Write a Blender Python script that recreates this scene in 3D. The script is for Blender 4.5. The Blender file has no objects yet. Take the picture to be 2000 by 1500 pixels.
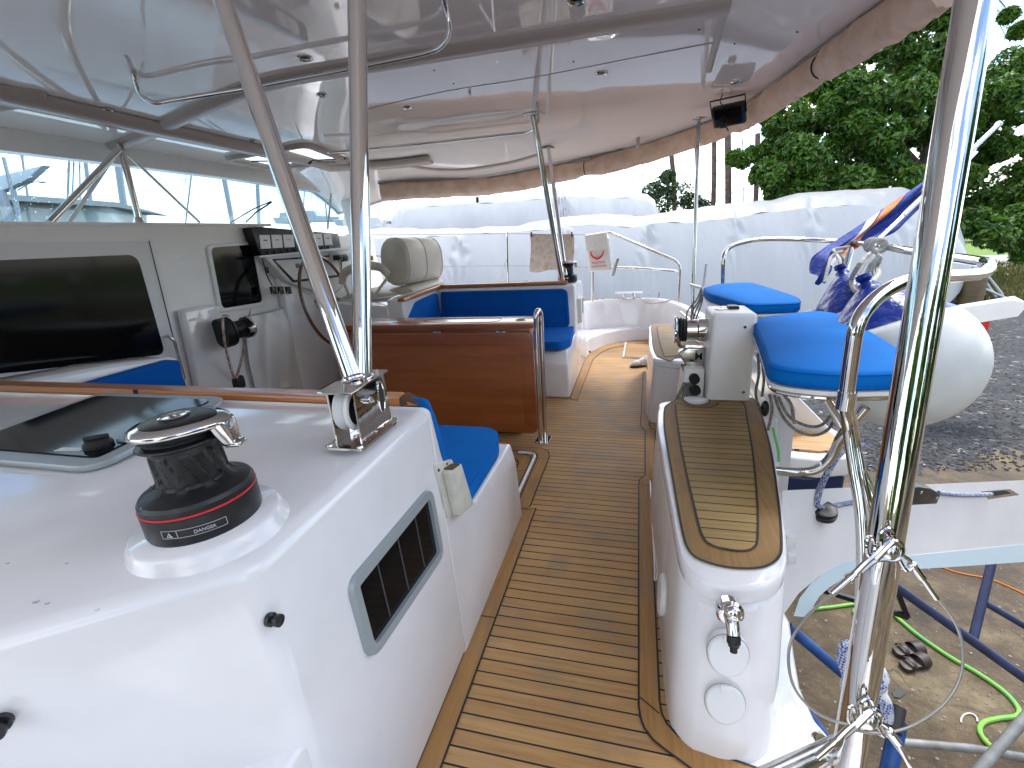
import bpy, bmesh, math, random
from mathutils import Vector, Matrix, noise
from math import sin, cos, pi, radians, sqrt
random.seed(7)
S = bpy.context.scene
COL = S.collection
V = Vector
# ------------------------------------------------------------ camera
FPX = 920.0
PIT, ROL, YAW = radians(17.01), radians(-3.254), radians(15.15)
EYE = V((0, 0, 1.3))
_f = V((-sin(YAW), cos(YAW), 0)); _r = V((cos(YAW), sin(YAW), 0)); _u = V((0, 0, 1))
FW = _f*cos(PIT) - _u*sin(PIT); _u2 = _u*cos(PIT) + _f*sin(PIT)
RT = _r*cos(ROL) + _u2*sin(ROL); UP = -_r*sin(ROL) + _u2*cos(ROL)
cd = bpy.data.cameras.new('camera'); cam = bpy.data.objects.new('camera', cd); COL.objects.link(cam)
cd.sensor_width = 36; cd.lens = 36*FPX/2000; cd.clip_start = 0.02; cd.clip_end = 5000
M = Matrix((RT, UP, -FW)).transposed().to_4x4(); M.translation = EYE; cam.matrix_world = M
S.camera = cam
# ------------------------------------------------------------ light
SUN_EL, SUN_AZ = radians(58), radians(35)
w = bpy.data.worlds.new('World'); S.world = w; w.use_nodes = True
nt = w.node_tree; nt.nodes.clear(); N = nt.nodes.new; L = nt.links.new
out = N('ShaderNodeOutputWorld'); bg = N('ShaderNodeBackground'); bg.inputs[1].default_value = 0.12
sky = N('ShaderNodeTexSky'); sky.sky_type = 'NISHITA'; sky.sun_disc = False
sky.sun_elevation = SUN_EL; sky.sun_rotation = SUN_AZ; sky.altitude = 0; sky.dust_density = .4; sky.ozone_density = 2.5
tc = N('ShaderNodeTexCoord'); mp = N('ShaderNodeMapping'); mp.inputs['Scale'].default_value = (1, 1, 2.6)
mp.inputs['Location'].default_value = (0.3, 1.2, 0.4)
L(tc.outputs['Generated'], mp.inputs[0])
nz = N('ShaderNodeTexNoise'); nz.inputs['Scale'].default_value = 2.1; nz.inputs['Detail'].default_value = 9; nz.inputs['Roughness'].default_value = .55
L(mp.outputs[0], nz.inputs[0])
cr = N('ShaderNodeValToRGB'); cr.color_ramp.elements[0].position = .45; cr.color_ramp.elements[1].position = .60
L(nz.outputs['Fac'], cr.inputs[0])
nz2 = N('ShaderNodeTexNoise'); nz2.inputs['Scale'].default_value = 5; nz2.inputs['Detail'].default_value = 7
L(mp.outputs[0], nz2.inputs[0])
cc = N('ShaderNodeMix'); cc.data_type = 'RGBA'; cc.inputs[6].default_value = (6.2, 5.95, 5.7, 1); cc.inputs[7].default_value = (8.8, 8.6, 8.4, 1)
L(nz2.outputs['Fac'], cc.inputs[0])
mx = N('ShaderNodeMix'); mx.data_type = 'RGBA'
L(cr.outputs['Color'], mx.inputs[0]); L(sky.outputs[0], mx.inputs[6]); L(cc.outputs[2], mx.inputs[7])
L(mx.outputs[2], bg.inputs[0]); L(bg.outputs[0], out.inputs[0])
sd = bpy.data.lights.new('sun', 'SUN'); sd.energy = 1.0; sd.angle = radians(14); sd.color = (1, .96, .9)
so = bpy.data.objects.new('sun', sd); COL.objects.link(so)
sv = V((sin(SUN_AZ)*cos(SUN_EL), cos(SUN_AZ)*cos(SUN_EL), sin(SUN_EL)))
so.rotation_euler = sv.to_track_quat('Z', 'Y').to_euler()
S.view_settings.view_transform = 'Standard'; S.view_settings.look = 'None'
S.view_settings.exposure = 1.95; S.view_settings.gamma = 1
S.cycles.max_bounces = 10; S.cycles.diffuse_bounces = 5; S.cycles.glossy_bounces = 5; S.cycles.transmission_bounces = 8; S.cycles.transparent_max_bounces = 10
# ------------------------------------------------------------ point helpers
def ray(px, py): return RT*((px-1000)/FPX) - UP*((py-750)/FPX) + FW
def at(px, py, x=None, y=None, z=None, d=None):
    r = ray(px, py)
    t = d if d is not None else ((z-EYE.z)/r.z if z is not None else ((y-EYE.y)/r.y if y is not None else (x-EYE.x)/r.x))
    return EYE + r*t
def sst(a, b, v):
    t = min(1, max(0, (v-a)/(b-a))); return t*t*(3-2*t)
# ------------------------------------------------------------ materials
MT = {}
def mat(name, col=(.8, .8, .8), rough=.4, metal=0., coat=0., bump=0., bscale=40., rvar=0., rscale=8., cvar=0., cscale=3., col2=None, spec=.5, bdetail=4, stretch=None, trans=0., ior=1.45, sheen=0.):
    m = bpy.data.materials.new(name); m.use_nodes = True; n = m.node_tree; b = n.nodes['Principled BSDF']
    b.inputs['Base Color'].default_value = (*col, 1); b.inputs['Roughness'].default_value = rough; b.inputs['Metallic'].default_value = metal
    b.inputs['Coat Weight'].default_value = coat; b.inputs['Coat Roughness'].default_value = .04
    b.inputs['Specular IOR Level'].default_value = spec; b.inputs['Transmission Weight'].default_value = trans; b.inputs['IOR'].default_value = ior
    b.inputs['Sheen Weight'].default_value = sheen
    t = n.nodes.new('ShaderNodeTexCoord'); src = t.outputs['Object']
    if stretch:
        q = n.nodes.new('ShaderNodeMapping'); q.inputs['Scale'].default_value = stretch; n.links.new(src, q.inputs[0]); src = q.outputs[0]
    def nzz(sc, de=4):
        z = n.nodes.new('ShaderNodeTexNoise'); z.inputs['Scale'].default_value = sc; z.inputs['Detail'].default_value = de; n.links.new(src, z.inputs[0]); return z
    if bump:
        z = nzz(bscale, bdetail); bp = n.nodes.new('ShaderNodeBump'); bp.inputs['Strength'].default_value = 1; bp.inputs['Distance'].default_value = bump
        n.links.new(z.outputs['Fac'], bp.inputs['Height']); n.links.new(bp.outputs[0], b.inputs['Normal'])
    if rvar:
        z = nzz(rscale); r = n.nodes.new('ShaderNodeMapRange'); r.inputs[1].default_value = .35; r.inputs[2].default_value = .7; r.inputs[3].default_value = max(.01, rough-rvar); r.inputs[4].default_value = rough+rvar
        n.links.new(z.outputs['Fac'], r.inputs[0]); n.links.new(r.outputs[0], b.inputs['Roughness'])
    if cvar or col2:
        z = nzz(cscale, 6); r = n.nodes.new('ShaderNodeValToRGB'); r.color_ramp.elements[0].position = .35; r.color_ramp.elements[1].position = .66
        c2 = col2 or tuple(max(0, c*(1-cvar)) for c in col)
        r.color_ramp.elements[0].color = (*col, 1); r.color_ramp.elements[1].color = (*c2, 1)
        n.links.new(z.outputs['Fac'], r.inputs[0]); n.links.new(r.outputs[0], b.inputs['Base Color'])
    MT[name] = m; return m
def mnode(name, fn):
    m = bpy.data.materials.new(name); m.use_nodes = True; fn(m.node_tree, m.node_tree.nodes['Principled BSDF']); MT[name] = m; return m
mat('gelcoat', (.79, .77, .765), .16, coat=.5, rvar=.08, rscale=6, bump=.0015, bscale=1.6, cvar=.07, cscale=5)
mat('gelcoat_satin', (.86, .835, .80), .35, rvar=.08, bump=.0006, bscale=60, cvar=.06, cscale=4)
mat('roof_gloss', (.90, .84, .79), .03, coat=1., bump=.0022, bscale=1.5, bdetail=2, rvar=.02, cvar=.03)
mat('roof_shade', (.46, .40, .355), .30, bump=.001, bscale=20)  # roof gelcoat darkened; shade on the ribs is put into the colour
mat('chrome', (.66, .64, .62), .025, metal=1, rvar=.015, rscale=14, bump=.0003, bscale=12)
mat('steel', (.62, .60, .57), .16, metal=1, rvar=.1, rscale=20)
mat('black_plastic', (.012, .012, .014), .35, rvar=.1, bump=.0003, bscale=200)
mat('black_rubber', (.02, .02, .02), .6)
mat('winch_black', (.011, .011, .012), .36, rvar=.04, rscale=40, bump=.0003, bscale=260)
mat('bar_grey', (.05, .05, .055), .5)
mat('black_glass', (.004, .005, .006), .08, spec=.18)
mat('alu', (.55, .58, .60), .32, metal=.85, rvar=.05)
mat('alu_frame', (.36, .40, .41), .40, metal=.3)
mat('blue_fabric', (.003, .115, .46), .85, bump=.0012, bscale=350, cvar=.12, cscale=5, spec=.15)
mat('blue_fabric_sunny', (.0, .15, .52), .8, bump=.0016, bscale=300, cvar=.15, cscale=4, spec=.15)  # brighter copy of blue_fabric, sunlight put into the colour
mat('alu_lip', (.58, .70, .74), .35)
mat('beige_vinyl', (.62, .56, .46), .42, bump=.002, bscale=14, rvar=.06, cvar=.1, cscale=6)
mat('cream_plastic', (.66, .64, .54), .4, cvar=.18, cscale=20)
mat('white_plastic', (.74, .74, .73), .35)
mat('tan_canvas', (.70, .57, .48), .85, bump=.012, bscale=14, cvar=.14, cscale=6)
mat('white_rope', (.55, .54, .50), .8, bump=.003, bscale=220, cvar=.3, cscale=60)
mat('wire', (.34, .32, .29), .35, metal=.7)
mat('red_paint', (.62, .03, .02), .5)
mat('red_band', (.55, .02, .03), .4)
mat('black_ink', (.01, .01, .01), .6)
mat('red_ink', (.6, .04, .03), .6)
mat('grey_ink', (.45, .46, .47), .5)
mat('yellow_plastic', (.75, .5, .03), .5)
mat('green_hose', (.10, .42, .10), .4, col2=(.26, .52, .04), cscale=3)
mat('blue_pipe', (.015, .075, .27), .45, cvar=.5, cscale=9, bump=.001, bscale=40)
mat('violet_pipe', (.035, .045, .11), .45, cvar=.4, cscale=9, bump=.001, bscale=40)
mat('grey_pipe', (.30, .30, .28), .5, metal=.3, cvar=.35, cscale=12)
mat('sandal_brown', (.035, .02, .016), .5)
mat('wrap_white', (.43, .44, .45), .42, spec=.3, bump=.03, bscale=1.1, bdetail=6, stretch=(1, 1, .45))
mat('wrap_top', (.29, .30, .31), .38, spec=.35, bump=.04, bscale=1.6, bdetail=5)  # same plastic as the sides, darkened to offset bright light on top
mat('fender_white', (.70, .72, .70), .36, rvar=.08, cvar=.12, cscale=7)
mat('fender_blue', (.008, .03, .22), .25, bump=.02, bscale=9)
mat('navy', (.006, .018, .065), .25)
mat('flag_blue', (.010, .04, .27), .7, bump=.02, bscale=12)
mat('flag_orange', (.75, .20, .02), .7)
mat('flag_white', (.75, .75, .78), .7)
mat('sock_grey', (.36, .35, .36), .9, col2=(.72, .70, .68), cscale=30, bump=.004, bscale=120)
mat('cloth_white', (.74, .72, .69), .8, bump=.01, bscale=18)
mat('towel_tan', (.52, .44, .37), .9, col2=(.40, .32, .26), cscale=20, bump=.006, bscale=60)
mat('mesh_pocket', (.78, .76, .72), .45, bump=.03, bscale=7, stretch=(1, 1, .3))
mat('grey_rope', (.30, .28, .24), .8, col2=(.12, .11, .10), cscale=80, bump=.003, bscale=200)
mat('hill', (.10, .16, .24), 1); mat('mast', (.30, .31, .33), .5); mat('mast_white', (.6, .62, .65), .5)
mat('palm_trunk', (.13, .09, .07), .9, cvar=.4, cscale=3, bump=.05, bscale=6)
mat('bark', (.09, .075, .06), .95, bump=.04, bscale=8)
mat('wall_grey', (.42, .42, .40), .8); mat('roof_far', (.30, .31, .31), .7)
mat('stone', (.03, .03, .033), .8); mat('stone_light', (.26, .24, .20), .8)
mat('road_grey', (.34, .33, .31), .9, bump=.01, bscale=40)
mat('rust', (.12, .06, .03), .8)
mat('drum_brown', (.15, .11, .06), .7, cvar=.3)
mat('line_grey', (.35, .33, .30), .6)
mat('water_bead', (.9, .93, .95), .02, trans=1., ior=1.33)
def _tc(n, b):
    t = n.nodes.new('ShaderNodeTexCoord'); z = n.nodes.new('ShaderNodeTexNoise'); z.inputs['Scale'].default_value = 9; z.inputs['Detail'].default_value = 7; n.links.new(t.outputs['Object'], z.inputs[0])
    r = n.nodes.new('ShaderNodeValToRGB'); r.color_ramp.elements[0].position = .3; r.color_ramp.elements[1].position = .7; r.color_ramp.elements[0].color = (.62, .49, .40, 1); r.color_ramp.elements[1].color = (.80, .68, .58, 1); n.links.new(z.outputs['Fac'], r.inputs[0])
    b.inputs['Roughness'].default_value = .85; n.links.new(r.outputs[0], b.inputs['Base Color'])
    bp = n.nodes.new('ShaderNodeBump'); bp.inputs['Distance'].default_value = .012; n.links.new(z.outputs['Fac'], bp.inputs['Height']); n.links.new(bp.outputs[0], b.inputs['Normal'])
    tl = n.nodes.new('ShaderNodeBsdfTranslucent'); n.links.new(r.outputs[0], tl.inputs[0]); mx_ = n.nodes.new('ShaderNodeMixShader'); mx_.inputs[0].default_value = .45
    n.links.new(b.outputs[0], mx_.inputs[1]); n.links.new(tl.outputs[0], mx_.inputs[2]); n.links.new(mx_.outputs[0], n.nodes['Material Output'].inputs[0])
mnode('tan_canvas', _tc)
# window glass that lets the light through
def _g(n, b):
    n.nodes.remove(b); o = n.nodes['Material Output']
    t = n.nodes.new('ShaderNodeBsdfTransparent'); t.inputs[0].default_value = (.74, .86, .91, 1)
    g = n.nodes.new('ShaderNodeBsdfGlossy'); g.inputs['Roughness'].default_value = .02
    f = n.nodes.new('ShaderNodeLayerWeight'); f.inputs[0].default_value = .5
    mm = n.nodes.new('ShaderNodeMath'); mm.operation = 'POWER'; mm.inputs[1].default_value = 4; n.links.new(f.outputs['Facing'], mm.inputs[0]); ma = n.nodes.new('ShaderNodeMath'); ma.operation = 'MULTIPLY_ADD'; ma.inputs[1].default_value = .6; ma.inputs[2].default_value = .035; n.links.new(mm.outputs[0], ma.inputs[0])
    x = n.nodes.new('ShaderNodeMixShader'); n.links.new(ma.outputs[0], x.inputs[0]); n.links.new(t.outputs[0], x.inputs[1]); n.links.new(g.outputs[0], x.inputs[2]); n.links.new(x.outputs[0], o.inputs[0])
mnode('clear_glass', _g)
def M1(n, op, a, b=None, c=None):
    q = n.nodes.new('ShaderNodeMath'); q.operation = op
    for i, v in enumerate((a, b, c)):
        if v is None: continue
        if isinstance(v, (int, float)): q.inputs[i].default_value = v
        else: n.links.new(v, q.inputs[i])
    return q.outputs[0]
def rope_mat(name, base, fleck, sc):
    def fn(n, b):
        t = n.nodes.new('ShaderNodeTexCoord'); k = n.nodes.new('ShaderNodeTexChecker'); k.inputs['Scale'].default_value = sc
        mp = n.nodes.new('ShaderNodeMapping'); mp.inputs['Rotation'].default_value = (.6, .5, .7); n.links.new(t.outputs['Object'], mp.inputs[0]); n.links.new(mp.outputs[0], k.inputs[0])
        z = n.nodes.new('ShaderNodeTexNoise'); z.inputs['Scale'].default_value = sc*.25; n.links.new(t.outputs['Object'], z.inputs[0])
        f = M1(n, 'MULTIPLY', k.outputs['Fac'], M1(n, 'GREATER_THAN', z.outputs['Fac'], .44))
        m = n.nodes.new('ShaderNodeMix'); m.data_type = 'RGBA'; n.links.new(f, m.inputs[0]); m.inputs[6].default_value = (*base, 1); m.inputs[7].default_value = (*fleck, 1)
        n.links.new(m.outputs[2], b.inputs['Base Color']); b.inputs['Roughness'].default_value = .8
        bp = n.nodes.new('ShaderNodeBump'); bp.inputs['Distance'].default_value = .002; n.links.new(k.outputs['Fac'], bp.inputs['Height']); n.links.new(bp.outputs[0], b.inputs['Normal'])
    mnode(name, fn)
rope_mat('rope_blue_fleck', (.42, .43, .43), (.02, .06, .28), 190)
rope_mat('rope_red_fleck', (.60, .50, .40), (.30, .05, .03), 90)
# teak: planks run along X, 47 mm apart in Y, thin black seams
def teak(name, seam, c1, c2, pitch=.047, off=0., grain='X', rough=.62):
    def fn(n, b):
        t = n.nodes.new('ShaderNodeTexCoord'); sp = n.nodes.new('ShaderNodeSeparateXYZ'); n.links.new(t.outputs['Object'], sp.inputs[0])
        yy = M1(n, 'DIVIDE', M1(n, 'ADD', sp.outputs['Y'], off), pitch); fl = M1(n, 'FLOOR', yy); fr = M1(n, 'FRACT', yy)
        wn = n.nodes.new('ShaderNodeTexWhiteNoise'); wn.noise_dimensions = '1D'; n.links.new(fl, wn.inputs['W'])
        mp = n.nodes.new('ShaderNodeMapping'); mp.inputs['Scale'].default_value = (4, 90, 90) if grain == 'X' else (90, 4, 90)
        cb = n.nodes.new('ShaderNodeCombineXYZ'); n.links.new(M1(n, 'ADD', sp.outputs['X'], M1(n, 'MULTIPLY', wn.outputs[0], 7.)), cb.inputs[0]); n.links.new(sp.outputs['Y'], cb.inputs[1]); n.links.new(sp.outputs['Z'], cb.inputs[2])
        n.links.new(cb.outputs[0] if seam else t.outputs['Object'], mp.inputs[0])
        z = n.nodes.new('ShaderNodeTexNoise'); z.inputs['Scale'].default_value = 1; z.inputs['Detail'].default_value = 6; z.inputs['Roughness'].default_value = .65; n.links.new(mp.outputs[0], z.inputs[0])
        z2 = n.nodes.new('ShaderNodeTexNoise'); z2.inputs['Scale'].default_value = 3.2; z2.inputs['Detail'].default_value = 6; n.links.new(t.outputs['Object'], z2.inputs[0])
        v = M1(n, 'ADD', M1(n, 'MULTIPLY', z.outputs['Fac'], .62), M1(n, 'MULTIPLY', z2.outputs['Fac'], .38))
        if seam: v = M1(n, 'ADD', v, M1(n, 'MULTIPLY', M1(n, 'SUBTRACT', wn.outputs[0], .5), .11))
        r = n.nodes.new('ShaderNodeValToRGB'); e = r.color_ramp.elements; e[0].position = .33; e[0].color = (*c1, 1); e[1].position = .68; e[1].color = (*c2, 1)
        n.links.new(v, r.inputs[0]); colr = r.outputs[0]
        z3 = n.nodes.new('ShaderNodeTexNoise'); z3.inputs['Scale'].default_value = 5; z3.inputs['Detail'].default_value = 8; n.links.new(t.outputs['Object'], z3.inputs[0])
        g = n.nodes.new('ShaderNodeMapRange'); g.inputs[1].default_value = .5; g.inputs[2].default_value = .75; g.inputs[4].default_value = .55; n.links.new(z3.outputs['Fac'], g.inputs[0])
        mg = n.nodes.new('ShaderNodeMix'); mg.data_type = 'RGBA'; n.links.new(g.outputs[0], mg.inputs[0]); n.links.new(colr, mg.inputs[6]); mg.inputs[7].default_value = (c1[0]*.62, c1[0]*.54, c1[0]*.42, 1); colr = mg.outputs[2]
        if seam:
            s = M1(n, 'LESS_THAN', fr, .11)
            m = n.nodes.new('ShaderNodeMix'); m.data_type = 'RGBA'; n.links.new(s, m.inputs[0]); n.links.new(colr, m.inputs[6]); m.inputs[7].default_value = (.008, .008, .009, 1); colr = m.outputs[2]
        n.links.new(colr, b.inputs['Base Color'])
        n.links.new(M1(n, 'ADD', M1(n, 'MULTIPLY', z2.outputs['Fac'], .3), rough-.15), b.inputs['Roughness'])
        bp = n.nodes.new('ShaderNodeBump'); bp.inputs['Distance'].default_value = .0008; n.links.new(z.outputs['Fac'], bp.inputs['Height']); n.links.new(bp.outputs[0], b.inputs['Normal'])
    return mnode(name, fn)
teak('teak_planks', True, (.33, .172, .055), (.54, .32, .125))
teak('teak_margin', False, (.27, .13, .036), (.43, .235, .075), grain='Y')
teak('teak_margin_x', False, (.24, .135, .06), (.40, .24, .115), grain='X')
teak('teak_box_planks', True, (.21, .128, .038), (.37, .245, .085), off=.0)
teak('teak_box_margin', False, (.17, .088, .026), (.29, .165, .055), grain='Y')
def varnish(name, c1, c2, sx=(1.2, 14, 14)):
    def fn(n, b):
        t = n.nodes.new('ShaderNodeTexCoord'); mp = n.nodes.new('ShaderNodeMapping'); mp.inputs['Scale'].default_value = sx; n.links.new(t.outputs['Object'], mp.inputs[0])
        z = n.nodes.new('ShaderNodeTexNoise'); z.inputs['Scale'].default_value = 1.1; z.inputs['Detail'].default_value = 8; z.inputs['Distortion'].default_value = .8; n.links.new(mp.outputs[0], z.inputs[0])
        z2 = n.nodes.new('ShaderNodeTexNoise'); z2.inputs['Scale'].default_value = 9; z2.inputs['Detail'].default_value = 8; n.links.new(mp.outputs[0], z2.inputs[0])
        v = M1(n, 'ADD', M1(n, 'MULTIPLY', z.outputs['Fac'], .7), M1(n, 'MULTIPLY', z2.outputs['Fac'], .3))
        r = n.nodes.new('ShaderNodeValToRGB'); e = r.color_ramp.elements; e[0].position = .28; e[0].color = (*c1, 1); e[1].position = .72; e[1].color = (*c2, 1); n.links.new(v, r.inputs[0]); n.links.new(r.outputs[0], b.inputs['Base Color'])
        b.inputs['Roughness'].default_value = .28; b.inputs['Coat Weight'].default_value = .5; b.inputs['Coat Roughness'].default_value = .08
    return mnode(name, fn)
varnish('table_wood', (.24, .060, .013), (.40, .118, .028))
varnish('varnish_dark', (.07, .03, .012), (.16, .07, .03))
varnish('rail_wood', (.36, .11, .02), (.60, .22, .05), (2, 20, 20))
# ------------------------------------------------------------ mesh builder
class MB:
    def __init__(s): s.bm = bmesh.new()
    def face(s, pts):
        vs = [s.bm.verts.new(p) for p in pts]
        try: return s.bm.faces.new(vs)
        except ValueError: return None
    def prism(s, pts, ext, bev=0., seg=2):
        b = bmesh.new(); ext = V(ext)
        lo = [b.verts.new(p) for p in pts]; hi = [b.verts.new(V(p)+ext) for p in pts]; k = len(pts)
        b.faces.new(lo); b.faces.new(hi[::-1])
        for i in range(k): b.faces.new((lo[i], hi[i], hi[(i+1) % k], lo[(i+1) % k])[::-1])
        bmesh.ops.recalc_face_normals(b, faces=b.faces)
        if bev: bmesh.ops.bevel(b, geom=list(b.edges)+list(b.verts), offset=bev, segments=seg, profile=.5, affect='EDGES', clamp_overlap=True)
        s.merge(b); return s
    def hexa(s, lo, hi, bev=0., seg=2):
        b = bmesh.new(); a = [b.verts.new(p) for p in lo]; c = [b.verts.new(p) for p in hi]; k = len(lo)
        b.faces.new(a[::-1]); b.faces.new(c)
        for i in range(k): b.faces.new((a[i], a[(i+1) % k], c[(i+1) % k], c[i]))
        bmesh.ops.recalc_face_normals(b, faces=b.faces)
        if bev: bmesh.ops.bevel(b, geom=list(b.edges)+list(b.verts), offset=bev, segments=seg, profile=.5, affect='EDGES', clamp_overlap=True)
        s.merge(b); return s
    def box(s, c, size, rz=0., bev=0., seg=2, R=None):
        x, y, z = [q/2 for q in size]; R = R or Matrix.Rotation(rz, 3, 'Z'); c = V(c)
        f = lambda a, b_, d: c + R @ V((a, b_, d))
        return s.hexa([f(-x, -y, -z), f(x, -y, -z), f(x, y, -z), f(-x, y, -z)], [f(-x, -y, z), f(x, -y, z), f(x, y, z), f(-x, y, z)], bev, seg)
    def merge(s, b):
        me = bpy.data.meshes.new('t'); b.to_mesh(me); b.free(); s.bm.from_mesh(me); bpy.data.meshes.remove(me)
    def rings(s, rr, close=False, cap=True):
        bm = s.bm; vs = [[bm.verts.new(p) for p in r] for r in rr]; k = len(rr[0]); n = len(vs)
        for i in range(n if close else n-1):
            a, b = vs[i], vs[(i+1) % n]
            for j in range(k):
                try: bm.faces.new((a[j], a[(j+1) % k], b[(j+1) % k], b[j]))
                except ValueError: pass
        if cap and not close:
            bm.faces.new(vs[0][::-1]); bm.faces.new(vs[-1])
        return s
    def tube(s, path, r, seg=10, closed=False, smooth=0, cap=True):
        P = [V(p) for p in path]
        if smooth: P = spline(P, smooth, closed)
        n = len(P); rr = []; up = None
        for i, p in enumerate(P):
            if closed: t = P[(i+1) % n]-P[i-1]
            else: t = P[min(n-1, i+1)]-P[max(0, i-1)]
            t.normalize()
            if up is None: up = t.orthogonal().normalized()
            else:
                up = up - t*up.dot(t)
                up = up.normalized() if up.length > 1e-6 else t.orthogonal().normalized()
            bi = t.cross(up); q = r(i/(n-1)) if callable(r) else r
            rr.append([p + (up*cos(a)+bi*sin(a))*q for a in [2*pi*k/seg for k in range(seg)]])
        return s.rings(rr, closed, cap)
    def lathe(s, prof, o=(0, 0, 0), ax=(0, 0, 1), seg=32, cap=True, mod=None):
        o = V(o); ax = V(ax).normalized(); u = ax.orthogonal().normalized(); v = ax.cross(u); rr = []
        for (r, h) in prof:
            rr.append([o + ax*h + (u*cos(a)+v*sin(a))*max(1e-4, r*(mod(a, h) if mod else 1)) for a in [2*pi*k/seg for k in range(seg)]])
        return s.rings(rr, False, cap)
    def sphere(s, c, r, seg=20, sc=(1, 1, 1), R=None):
        b = bmesh.new(); bmesh.ops.create_uvsphere(b, u_segments=seg, v_segments=seg//2+2, radius=1)
        R = R or Matrix.Identity(3)
        for v in b.verts: v.co = V(c) + R @ V((v.co.x*r*sc[0], v.co.y*r*sc[1], v.co.z*r*sc[2]))
        s.merge(b); return s
    def grid(s, fn, nu, nv, flip=False, thick=0.):
        bm = s.bm; g = [[bm.verts.new(fn(i/nu, j/nv)) for j in range(nv+1)] for i in range(nu+1)]
        for i in range(nu):
            for j in range(nv):
                q = (g[i][j], g[i+1][j], g[i+1][j+1], g[i][j+1]); bm.faces.new(q[::-1] if flip else q)
        return s
    def islands(s, name, m, parent=None, **kw):
        bm = s.bm; bmesh.ops.remove_doubles(bm, verts=bm.verts, dist=1e-5); bm.verts.ensure_lookup_table(); seen = set(); out = []
        for v0 in bm.verts:
            if v0 in seen: continue
            st_ = [v0]; comp = set([v0])
            while st_:
                q = st_.pop()
                for e in q.link_edges:
                    w_ = e.other_vert(q)
                    if w_ not in comp: comp.add(w_); st_.append(w_)
            seen |= comp; mb = MB(); mp = {v: mb.bm.verts.new(v.co) for v in comp}; fs = set(f for v in comp for f in v.link_faces)
            for f in fs: mb.bm.faces.new([mp[v] for v in f.verts])
            out.append(mb.build(name, m, parent, **kw))
        bm.free(); return out
    def build(s, name, m, parent=None, flat=False, sub=0, angle=35):
        bm = s.bm
        bmesh.ops.remove_doubles(bm, verts=bm.verts, dist=1e-5)
        bmesh.ops.recalc_face_normals(bm, faces=bm.faces)
        off = V((0, 0, 0))
        if parent is not None:
            q = parent
            while q is not None: off += q.location; q = q.parent
        for v in bm.verts: v.co -= off
        me = bpy.data.meshes.new(name); bm.to_mesh(me); bm.free()
        me.materials.append(MT[m] if isinstance(m, str) else m)
        if not flat:
            me.polygons.foreach_set('use_smooth', [True]*len(me.polygons))
            if hasattr(me, 'set_sharp_from_angle'): me.set_sharp_from_angle(angle=radians(angle))
        o = bpy.data.objects.new(name, me); COL.objects.link(o)
        if parent is not None: o.parent = parent
        if sub:
            md = o.modifiers.new('s', 'SUBSURF'); md.levels = sub; md.render_levels = sub
        return o
def spline(P, k=6, closed=False):
    out = []; n = len(P)
    for i in range(n if closed else n-1):
        if closed: a, b, c, d = P[i-1], P[i], P[(i+1) % n], P[(i+2) % n]
        else: a, b, c, d = P[max(0, i-1)], P[i], P[i+1], P[min(n-1, i+2)]
        for j in range(k):
            t = j/k; out.append(.5*((2*b)+(c-a)*t+(2*a-5*b+4*c-d)*t*t+(3*b-a-3*c+d)*t**3))
    if not closed: out.append(P[-1])
    return out
def fillet(P, r, k=5):
    P = [V(p) for p in P]; out = [P[0]]
    for i in range(1, len(P)-1):
        a = (P[i-1]-P[i]); b = (P[i+1]-P[i]); rr = min(r, a.length*.48, b.length*.48)
        p0 = P[i]+a.normalized()*rr; p2 = P[i]+b.normalized()*rr
        for j in range(k+1):
            t = j/k; out.append(p0*(1-t)**2+P[i]*2*t*(1-t)+p2*t*t)
    out.append(P[-1]); return out
def rpoly(P, r, k=5):
    P = [V(p) for p in P]; out = []; n = len(P)
    for i in range(n):
        a = P[i-1]-P[i]; b = P[(i+1) % n]-P[i]; q = r[i] if isinstance(r, (list, tuple)) else r; rr = min(q, a.length*.48, b.length*.48)
        if rr < 1e-4: out.append(P[i]); continue
        p0 = P[i]+a.normalized()*rr; p2 = P[i]+b.normalized()*rr
        for j in range(k+1):
            t = j/k; out.append(p0*(1-t)**2+P[i]*2*t*(1-t)+p2*t*t)
    return out
def inset(P, d):
    # shrink a planar loop by d towards its centre side
    n = len(P); c = sum((V(p) for p in P), V())/n
    nr = V((0, 0, 0))
    for i in range(n): nr += (V(P[i])-c).cross(V(P[(i+1) % n])-c)
    nr.normalize(); out = []
    for i in range(n):
        e1 = (V(P[i])-V(P[i-1])).normalized(); e2 = (V(P[(i+1) % n])-V(P[i])).normalized()
        n1 = nr.cross(e1); n2 = nr.cross(e2); m = (n1+n2)
        m = m/max(.5, m.length_squared/2) if m.length > 1e-6 else n1
        out.append(V(P[i])+m*d)
    return out
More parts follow.
